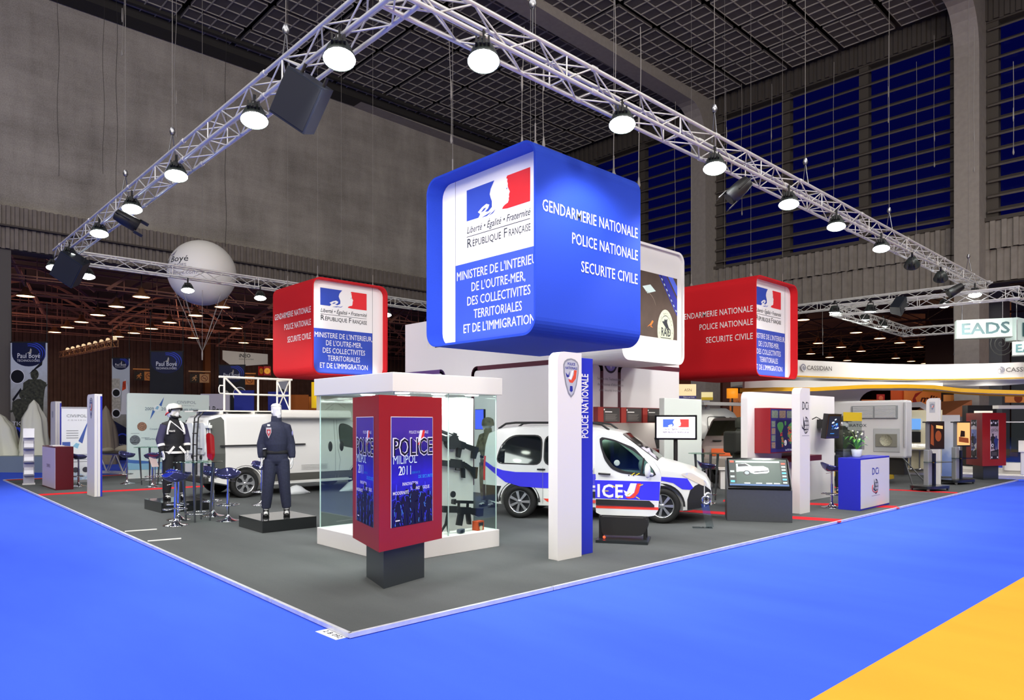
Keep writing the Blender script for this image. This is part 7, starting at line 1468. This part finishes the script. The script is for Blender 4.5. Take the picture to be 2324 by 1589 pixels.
# monitors on wheeled stands
def screen_stand(lb, p, rz, mt, shows):
    t = thing('screen_stand', lb, 'screen stand', (p[0],p[1],PT), rz, 'wheeled screen stands')
    q = MB(); q.prism(rrect(.95,.6,.18,5,-.475,-.3), .06, .13); q.build('base', M('#1b1e20', .3, coat=.4), t, .02)
    for x in (-.4,.4):
        for y in (-.22,.22): q = MB(); q.tube((x,y-.02,.035),(x,y+.02,.035),.034,12); q.build('caster', M('#8a8c8e', .3, .6), t)
    MB().box((-.17,-.08,.12),(-.02,.06,1.05)).build('column', M('#b6babc', .35, .6), t, .02); MB().box((.0,-.03,.12),(.06,.05,1.0)).build('dark_column', M('#20263e', .4), t); MB().box((.15,-.03,.12),(.21,.05,.95)).build('dark_column', M('#20263e', .4), t)
    MB().box((-.13,-.05,1.0),(-.05,.03,1.75)).build('lift_tube', M('#9a9ea2', .35, .6), t)
    q = MB(); q.prism(rrect(.8,.35,.1,4,-.25,-.3), .72, .745); q.build('shelf', glass('#c8d2d4', .2), t)
    s_ = MB(); s_.T = Matrix.Translation((.14,-.05,1.42)) @ Matrix.Rotation(-.25,4,'Z'); s_.box((-.24,-.05,-.36),(.24,.03,.36)); s_.build('screen_housing', BLK, t, .01)
    k = MB(); k.T = s_.T; F = frame((-.22,-.054,-.32),(.67,0,0),(0,0,1)) @ Matrix.Diagonal((.667,1,1,1)); shows(k, F); k.build('screen', mt, t); MB().lathe([(0,1.74),(.1,1.74),(.1,1.77),(0,1.77)],(-.15,-.02,0),12).build('camera_cap', BLK, t)
def sh_dark(k, F): k.flat(F, [(0,0),(.66,0),(.66,.64),(0,.64)], 0, 0); k.flat(F, [(.05,.1),(.2,.05),(.18,.55),(.08,.6)], 1, .002); k.flat(F, circ(.14,16,.4,.3), 1, .002); k.flat(F, [(.3,.5),(.6,.48),(.6,.56),(.3,.58)], 2, .003)
def sh_gold(k, F): k.flat(F, [(0,0),(.66,0),(.66,.64),(0,.64)], 2, 0); k.flat(F, [(.1,.1),(.6,.06),(.58,.2),(.1,.24)], 1, .002); k.flat(F, [(.16,.24),(.4,.24),(.4,.4),(.2,.42)], 0, .003)
SMT = [E_('#1c0e0a',.5), E_('#7a3a1c',.6), E_('#e0ac68',.7)]
screen_stand('wheeled stand with tall dark brown screen, nearer of two on the right', G_ if 0 else ground(2110,1113), -.3, SMT, sh_dark); screen_stand('wheeled stand with bright golden screen, farther of two on the right', ground(2172,1098), -.3, SMT, sh_gold)
# lit hanging signs, triangular truss
zt_ = 5.35
K1, K2, K3, K4 = P3(1884,712,23.3), P3(2312,672,20.0), P3(2050,764,29.2), P3(2330,742,26.6)
G2 = 'trusses over the white neighbour stand'
for p, q_, lb in ((K1,K2,'bright truss above the lit sign, running to the right edge'),(K3,K1,'short bright truss running back from the left truss corner'),(K4,K3,'rear truss behind the lit sign'),(K2,P3(2420,740,23),'truss piece at the right edge of the picture')): truss('lighting_truss', (p.x,p.y,zt_), (q_.x,q_.y,zt_), lb, .32, G2)
for px, py, d, lb in ((1894,706,23.2,'bright floodlight on the left corner of the lit sign truss'),(1975,704,22.4,'pinkish floodlight on the lit sign truss left of the black box'),(2003,738,26.5,'floodlight on the short rear truss, brighter one'),(1962,723,25,'pinkish dim floodlight on the short rear truss')):
    o = dup(FL, P3(px,py,d), .0, lb); o['group'] = 'floodlights of the neighbour stand'; o.rotation_euler = (0,.1,PHI+math.pi); o.scale = (.74,.74,.74)
for px, d in ((1930,24),(2150,22),(2260,21)): p = P3(px,700,d); lamp('SPOT', 'floodlight_beam', (p.x,p.y,5.3), 230, (1,.97,.9), .15, aim=(p.x+1.5,p.y+2,0), cone=2.6)
hung_box('black box mounted on the lit sign truss, right of the red cube', P3(2040,694,21.9), .2, .42)
def lit_sign(lb, px0, px1, py0, py1, d0, d1, txt):
    a, c = P3(px0,py1,d0), P3(px1,py1,d1); u = c-a; u.z = 0; W = u.length; H = (py1-py0)/FPX*d0; t = thing('lit_sign', lb, 'sign', a, math.atan2(u.y,u.x), 'lit box signs')
    MB().box((0,0,0),(W,.35,H)).build('light_box', M('#d4e6e0', .4, emit=.3), t, .01); MB().box((-.01,.01,-.02),(W+.01,.36,-.0)).build('bottom_edge', M('#8a9490', .4), t)
    k = MB(); F = frame((0,-.004,0),(1,0,0),(0,0,1)); k.text(txt, F, W*.07, H*.2, H*.85, 0, W*.86, off=.03, bold=.02); k.build('lettering', M('#4f7a80', .4), t)
    q = MB(); q.tube((W*.12,.17,H),(W*.12,.17,H+.7),.015,6); q.tube((W*.85,.17,H),(W*.85,.17,H+.8),.015,6); q.build('suspension', STEEL, t)
lit_sign('large lit white box sign with raised letters EADS', 2171,2298,727,768,23.2,22.6,'EADS'); lit_sign('lit box sign cut by the right edge, beside the large one', 2309,2400,720,772,22.8,24.6,'EADS'); lit_sign('small low lit box sign with letter E at the right edge', 2297,2390,776,806,21.8,21.2,'EADS')
# spiral neon on the pillar
q = MB(); p = P3(2272,779,24.5); q.path([(p.x+.012*i*.9*math.cos(i*.45)*math.sin(PHI), p.y-.012*i*.9*math.cos(i*.45)*math.cos(PHI), p.z+.012*i*.9*math.sin(i*.45)) for i in range(42)], .014, 5); tag(q.build('spiral_ornament', M('#8a8c88', .4)), 'thin grey spiral ornament under the lit sign', 'ornament')
# orange lit stands behind: that light painted into colours and faint glow
OR = M('#d8702c', .6); 
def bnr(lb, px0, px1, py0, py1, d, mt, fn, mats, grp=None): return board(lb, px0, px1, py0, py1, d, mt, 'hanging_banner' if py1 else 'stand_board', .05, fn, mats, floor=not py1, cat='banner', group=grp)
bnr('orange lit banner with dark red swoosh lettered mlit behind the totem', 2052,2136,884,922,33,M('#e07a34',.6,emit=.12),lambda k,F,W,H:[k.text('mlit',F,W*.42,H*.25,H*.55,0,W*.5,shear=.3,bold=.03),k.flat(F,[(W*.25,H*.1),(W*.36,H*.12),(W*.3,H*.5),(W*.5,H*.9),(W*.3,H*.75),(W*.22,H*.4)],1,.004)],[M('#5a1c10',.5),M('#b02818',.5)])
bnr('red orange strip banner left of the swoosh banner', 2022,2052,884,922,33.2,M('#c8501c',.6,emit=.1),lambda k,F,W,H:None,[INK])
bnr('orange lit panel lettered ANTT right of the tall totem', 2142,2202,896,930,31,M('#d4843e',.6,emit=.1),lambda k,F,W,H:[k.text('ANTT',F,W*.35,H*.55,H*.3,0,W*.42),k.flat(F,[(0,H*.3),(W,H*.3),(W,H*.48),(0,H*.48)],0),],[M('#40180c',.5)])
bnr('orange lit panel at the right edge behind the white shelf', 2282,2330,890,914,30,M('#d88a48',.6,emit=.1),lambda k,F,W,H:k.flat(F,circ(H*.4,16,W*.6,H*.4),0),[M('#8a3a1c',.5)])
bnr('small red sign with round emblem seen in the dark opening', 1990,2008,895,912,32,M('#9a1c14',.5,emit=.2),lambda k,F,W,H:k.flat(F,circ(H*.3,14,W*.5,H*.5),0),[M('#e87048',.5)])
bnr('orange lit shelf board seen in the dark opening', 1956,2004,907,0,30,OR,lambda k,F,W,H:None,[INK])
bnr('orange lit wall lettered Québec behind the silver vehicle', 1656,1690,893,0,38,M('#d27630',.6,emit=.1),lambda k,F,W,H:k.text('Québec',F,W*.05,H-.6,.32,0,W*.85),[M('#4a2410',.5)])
bnr('white banner in painted warm light with blue strip under the right red cube', 1538,1580,872,905,30,M('#f0d8a8',.5,emit=.5),lambda k,F,W,H:[k.flat(F,[(0,0),(W,0),(W,H*.2),(0,H*.2)],0),k.text('Sécurité',F,W*.3,H*.05,H*.16,1,W*.6),k.text('ASN',F,W*.35,H*.5,H*.28,2,W*.4)],[M('#3a3a8a',.5),MWHITE,M('#8a7a58',.5)])  # white cloth, orange light put in as cream colour plus glow
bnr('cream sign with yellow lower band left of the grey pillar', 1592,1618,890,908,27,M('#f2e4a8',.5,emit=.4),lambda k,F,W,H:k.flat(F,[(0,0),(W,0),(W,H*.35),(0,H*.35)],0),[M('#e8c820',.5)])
bnr('small lilac shield banner below the cream sign', 1592,1611,909,930,26,M('#c4c0cc',.5),lambda k,F,W,H:shield(k,F,W*.5,H*.55,H*.5),SHM)
p = P3(1662,893,36); t = thing('lamp_column', 'glowing orange drum lamp on a post behind the silver vehicle', 'lamp', (p.x,p.y,0)); MB().lathe([(0,.25),(.28,.25),(.28,-.25),(0,-.25)],(0,0,p.z),18).build('shade', M('#f09020', .5, emit=.8), t); MB().tube((0,0,0),(0,0,p.z-.2),.04,6).build('post', BLK, t)
board('dark red brown wall behind the silver vehicle', 1640,1662,868,0,44,M('#5a2c1c',.7),cat='board'); 
q = MB(); a = P3(2140,944,28); c = P3(2206,944,28); ap = P3(2206,908,28); q.prism([(0,0)]*0 or [(a.x,a.y),(c.x,c.y),(c.x+2,c.y+2),(a.x+2,a.y+2)], a.z-.03, a.z); q.add([tuple(a),tuple(c),tuple(ap),(a.x+2,a.y+2,a.z),(c.x+2,c.y+2,c.z),(ap.x+2,ap.y+2,ap.z)], [(0,1,2),(3,5,4),(0,2,5,3)])
for p in (a,c): q.tube((p.x,p.y,0),(p.x,p.y,p.z),.04,6)
tag(q.build('tent_roof', M('#a8643a', .7)), 'brown pitched tent roof left of the black services portal', 'tent')
t = board('black portal with white screen lettered Services behind the small red kiosk', 2196,2262,920,0,25,M('#1c1c1c',.5),'services_portal',.3,lambda k,F,W,H:[k.flat(F,[(W*.22,H-.9),(W*.86,H-.9),(W*.86,H-.2),(W*.22,H-.2)],0),k.text('Services',F,W*.36,H-.42,.14,1,W*.36),k.flat(F,[(W*.22,H-.9),(W*.86,H-.9),(W*.86,H-.5),(W*.5,H-.45),(W*.22,H-.52)],2,.003)],[E_('#f4f0d8',.8),M('#8a8a60',.5),M('#8a90a8',.5)],cat='portal')
t = board('white shelf bar at the right edge above a glass case', 2266,2400,920,928,24,FASC,'white_shelf',.3,floor=False,cat='shelf')
a = P3(2275,957,23.0); t = thing('glass_cabinet', 'glass cabinet with white posts right of the small red kiosk', 'cabinet', (a.x,a.y,.22), facing(a)); W = .85
for x in (0,W-.06): MB().box((x,0,0),(x+.06,.06,a.z-.22)).build('post', WS, t); MB().box((x,.5,0),(x+.06,.56,a.z-.22)).build('post', WS, t)
MB().box((0,0,.0),(W,.56,.25)).build('base', WS, t); MB().box((0,0,a.z-.25),(W,.56,a.z-.22)).build('top', WS, t); MB().box((.06,.0,.25),(W-.06,.008,a.z-.25)).build('glass_pane', GL, t)
gun('black_rifle_model', 'small black weapon model lying on top of the glass cabinet', (a.x+.3,a.y+.2,a.z+.09), 0, [('body',[(RC(-.3,-.04,.3,.05),.04)]),('scope',[(RC(-.1,.06,.2,.1),.03)]),('stock',[(RC(.28,-.09,.45,.02),.03)])])
a = P3(2262,960,27); t = thing('display_car', 'white car partly visible at the right edge behind the cabinet', 'car', (a.x+1.2,a.y-1.6,.22), HEAD+.3); CD = Car(top=[(0,.7),(.1,.95),(.7,1.05),(1.2,1.4),(2.4,1.42),(3.2,1.0),(3.9,.9),(4.2,.6)], width=[(0,.7),(.2,.85),(3.8,.85),(4.2,.6)], bottom=[(0,.3),(4.2,.3)], belt=[(0,.9),(4.2,.9)], tumble=.35); CD.body(t, PAINT, (.8,3.3), .31); pane('w', CD, t, [(.9,.95),(2.9,.95),(2.4,1.32),(1.3,1.32)])
for x in (.8,3.3):
    for sd in (-1,1): wheel(t, x, sd*.83, .31, .18, sd, 5)
a = P3(2316,1010,21.0); t = thing('information_desk', 'white information desk with sloped top at the right edge', 'desk', (a.x,a.y,.22), facing(a)); MB().box((0,0,0),(.5,.4,.75)).build('body', WS, t, .02); q = MB(); q.add([(-.05,-.05,.72),(.55,-.05,.72),(.55,.3,1.02),(-.05,.3,1.02),(-.05,-.05,.68),(.55,-.05,.68),(.55,.3,.98),(-.05,.3,.98)], [(0,1,2,3),(4,7,6,5),(0,4,5,1),(1,5,6,2),(2,6,7,3),(3,7,4,0)]); q.build('sloped_top', WS, t)
# vehicles behind the emblem screen
a = P3(1588,1050,28); t = thing('white_minibus', 'white minibus behind the emblem screen with dark side windows', 'van', (0,0,PT), -.15)
o_ = Vector((a.x,a.y))-Vector((3.0,-.1)); t.location = (o_.x,o_.y,PT); CW_ = Car(top=[(0,1.2),(.05,2.2),(.2,2.3),(3.2,2.3),(3.6,2.15),(4.3,1.4),(4.9,1.15),(5.1,.8),(5.15,.6)], width=CV.width+[(5.15,.6)], bottom=[(0,.4),(5.15,.34)], belt=[(0,1.1),(5.2,1.1)], tumble=.1)
CW_.body(t, PAINT, (1.0,4.3), .34); pane('w', CW_, t, [(2.0,1.25),(3.1,1.25),(3.1,1.95),(2.0,1.95)]); pane('w', CW_, t, [(3.25,1.25),(4.25,1.2),(3.7,1.85),(3.25,1.95)], mt=M('#38484c', .06))
for x in (1.0,4.3):
    for sd in (-1,1): wheel(t, x, sd*.9, .34, .2, sd, 6, 1)
q = MB(); q.T = Matrix.Rotation(.0,4,'Z'); q.box((1.2,-1.35,2.38),(4.9,-1.0,2.5)); q.build('roof_awning', FASC, t)
SILV = M('#a99a94', .3, .45, coat=.4); a = P3(1612,1040,19.2)
t = thing('silver_offroader', 'silver off-road vehicle nose between the pale panel and the map wall', 'car', (0,0,PT), math.radians(205)); CO = Car(top=[(0,1.0),(.05,1.7),(.2,1.85),(2.6,1.88),(3.0,1.8),(3.75,1.32),(4.3,1.22),(4.8,1.08),(4.95,.85),(4.97,.5)], width=[(0,.8),(.1,.9),(.5,.95),(4.2,.95),(4.7,.9),(4.97,.78)], bottom=[(0,.5),(4.97,.45)], belt=[(0,1.15),(5,1.12)], tumble=.22)
h_ = math.radians(205); p0 = P3(1640,1040,19.6); t.location = (p0.x-4.7*math.cos(h_)+.3, p0.y-4.7*math.sin(h_)-.2, PT)
CO.body(t, SILV, (.95,3.95), .38); pane('w', CO, t, [(2.0,1.2),(3.5,1.18),(3.0,1.7),(2.0,1.75)]); q = MB(); CO.top_panel(q, 3.02, 3.72, .08, .04); q.build('windscreen', M('#26261c', .06), t)
for sd in (-1,1):
    q = MB(); CO.decal(q, smooth_poly([(4.55,.85),(4.9,.82),(4.93,1.0),(4.5,1.02)],2,.05), sd, 0, .01); q.build('headlamp', M('#d88a3a', .1, .3, coat=1), t)
    q = MB(); q.box((4.3,sd*.5-.12,1.215),(4.5,sd*.5+.12,1.245)); q.build('bonnet_vent', BLK, t); q = MB(); q.ball((3.45,sd*1.12,1.28),(.07,.08,.13),10,8); q.tube((3.5,sd*.92,1.2),(3.46,sd*1.08,1.24),.03,6); q.build('wing_mirror', BLK, t)
    for x in (.95,3.95): wheel(t, x, sd*.93, .38, .22, sd, 6)
q = MB(); q.box((4.88,-.85,.48),(5.05,.85,.78)); q.build('bumper', M('#8e867e', .4), t, .04); q = MB(); q.box((4.9,-.6,.82),(4.99,.6,1.02)); q.build('grille', M('#d8602c', .4), t)
p = P3(1608,1030,20.5); t = thing('white_table', 'white box table in front of the silver vehicle nose', 'table', (p.x-1.2,p.y-1.4,PT), .6); MB().box((-.3,-.3,0),(.3,.3,.5)).build('box', WS, t); MB().box((-.35,-.35,.5),(.35,.35,.54)).build('top', WS, t)
# further mannequins
OLV = M('#2a2c22', .8, bump=.3, scale=40); x, y = ground(1915,1121)
m3, j3, HT, k = mannequin('uniform_mannequin', 'mannequin in dark olive uniform and cap behind the blue and white counter', (x,y,PT+.03), face_cam(x,y), 1.0, dict(trousers=M('#232838', .85), jacket=OLV, torso=TOR), (((-.28,.02,1.2),(-.27,-.02,.95)),((.29,.0,1.2),(.3,-.04,.95))), (((-.1,-.02,.5),(-.12,-.0)),((.1,-.02,.5),(.12,-.0))), 1.84)
b = MB(); b.lathe([(.098,.03),(.105,.07),(.1,.12),(.06,.15),(0,.155)],n=18,T=HT); b.prism(rrect(.14,.1,.05,4,-.07,-.18),.03,.042) if 0 else None; b.add([tuple(HT @ Vector(p)) for p in ((-.07,-.09,.04),(.07,-.09,.04),(.05,-.19,.03),(-.05,-.19,.03),(-.07,-.09,.03),(.07,-.09,.03),(.05,-.19,.02),(-.05,-.19,.02))], [(0,1,2,3),(7,6,5,4),(2,6,7,3),(0,3,7,4),(1,5,6,2)]); b.build('cap', OLV, m3)
tag(MB().cbox((x,y,PT+.015),(.7,.7,.03)).build('plinth', M('#c8a030', .5)), 'low yellow footed plinth under the olive uniform mannequin', 'plinth')
p = P3(1680,1100,16.3); x, y = p.x, p.y
m4, j4, HT, k = mannequin('equipment_mannequin', 'mannequin in dark green gear standing left of the map wall', (x,y,PT), face_cam(x,y)+2.4, .2, dict(trousers=OLV, jacket=OLV, torso=TOR2), (((-.3,.02,1.2),(-.28,-.02,.95)),((.3,.0,1.2),(.3,-.04,.95))), (((-.1,-.02,.5),(-.12,-.0)),((.1,-.02,.5),(.12,-.0))), 1.86)
b = MB(); b.lathe([(.12,-.1),(.125,.0),(.12,.09),(.07,.14),(0,.15)],n=16,T=HT); b.build('hood', OLV, m4); b = MB(); b.box((-.2,.12,1.05),(.2,.36,1.55)); b.build('backpack', M('#1e1f1a', .8), m4, .05)
CAMO = M('#5e5a48', .85, noise=.6, scale=14, bump=.3); p = P3(1108,1120,14.6); x, y = p.x, p.y
m5, j5, HT, k = mannequin('camouflage_mannequin', 'mannequin in brown camouflage behind the right glass of the display case', (x,y,PT), face_cam(x,y)-.7, -.5, dict(trousers=CAMO, jacket=CAMO, torso=TOR), (((-.3,.0,1.22),(-.2,-.24,1.15)),((.3,.0,1.22),(.24,-.2,1.1))), (((-.1,-.02,.5),(-.12,-.0)),((.1,-.02,.5),(.12,-.0))), 1.84)
b = MB(); b.lathe([(.13,-.03),(.132,.03),(.115,.1),(.06,.14),(0,.15)],n=16,T=HT); b.build('helmet', CAMO, m5)
t = thing('blue_wall_screen', 'small bright blue screen seen through the right side of the display case', 'screen', P3(1078,975,15.6), -math.pi/2); MB().box((0,0,0),(.3,.05,.45)).build('housing', BLK, t); q = MB(); q.flat(frame((.01,-.002,.01),(1,0,0),(0,0,1)), [(0,0),(.28,0),(.28,.43),(0,.43)], 0, 0); q.build('screen', E_('#4a5cf0',1.0), t)
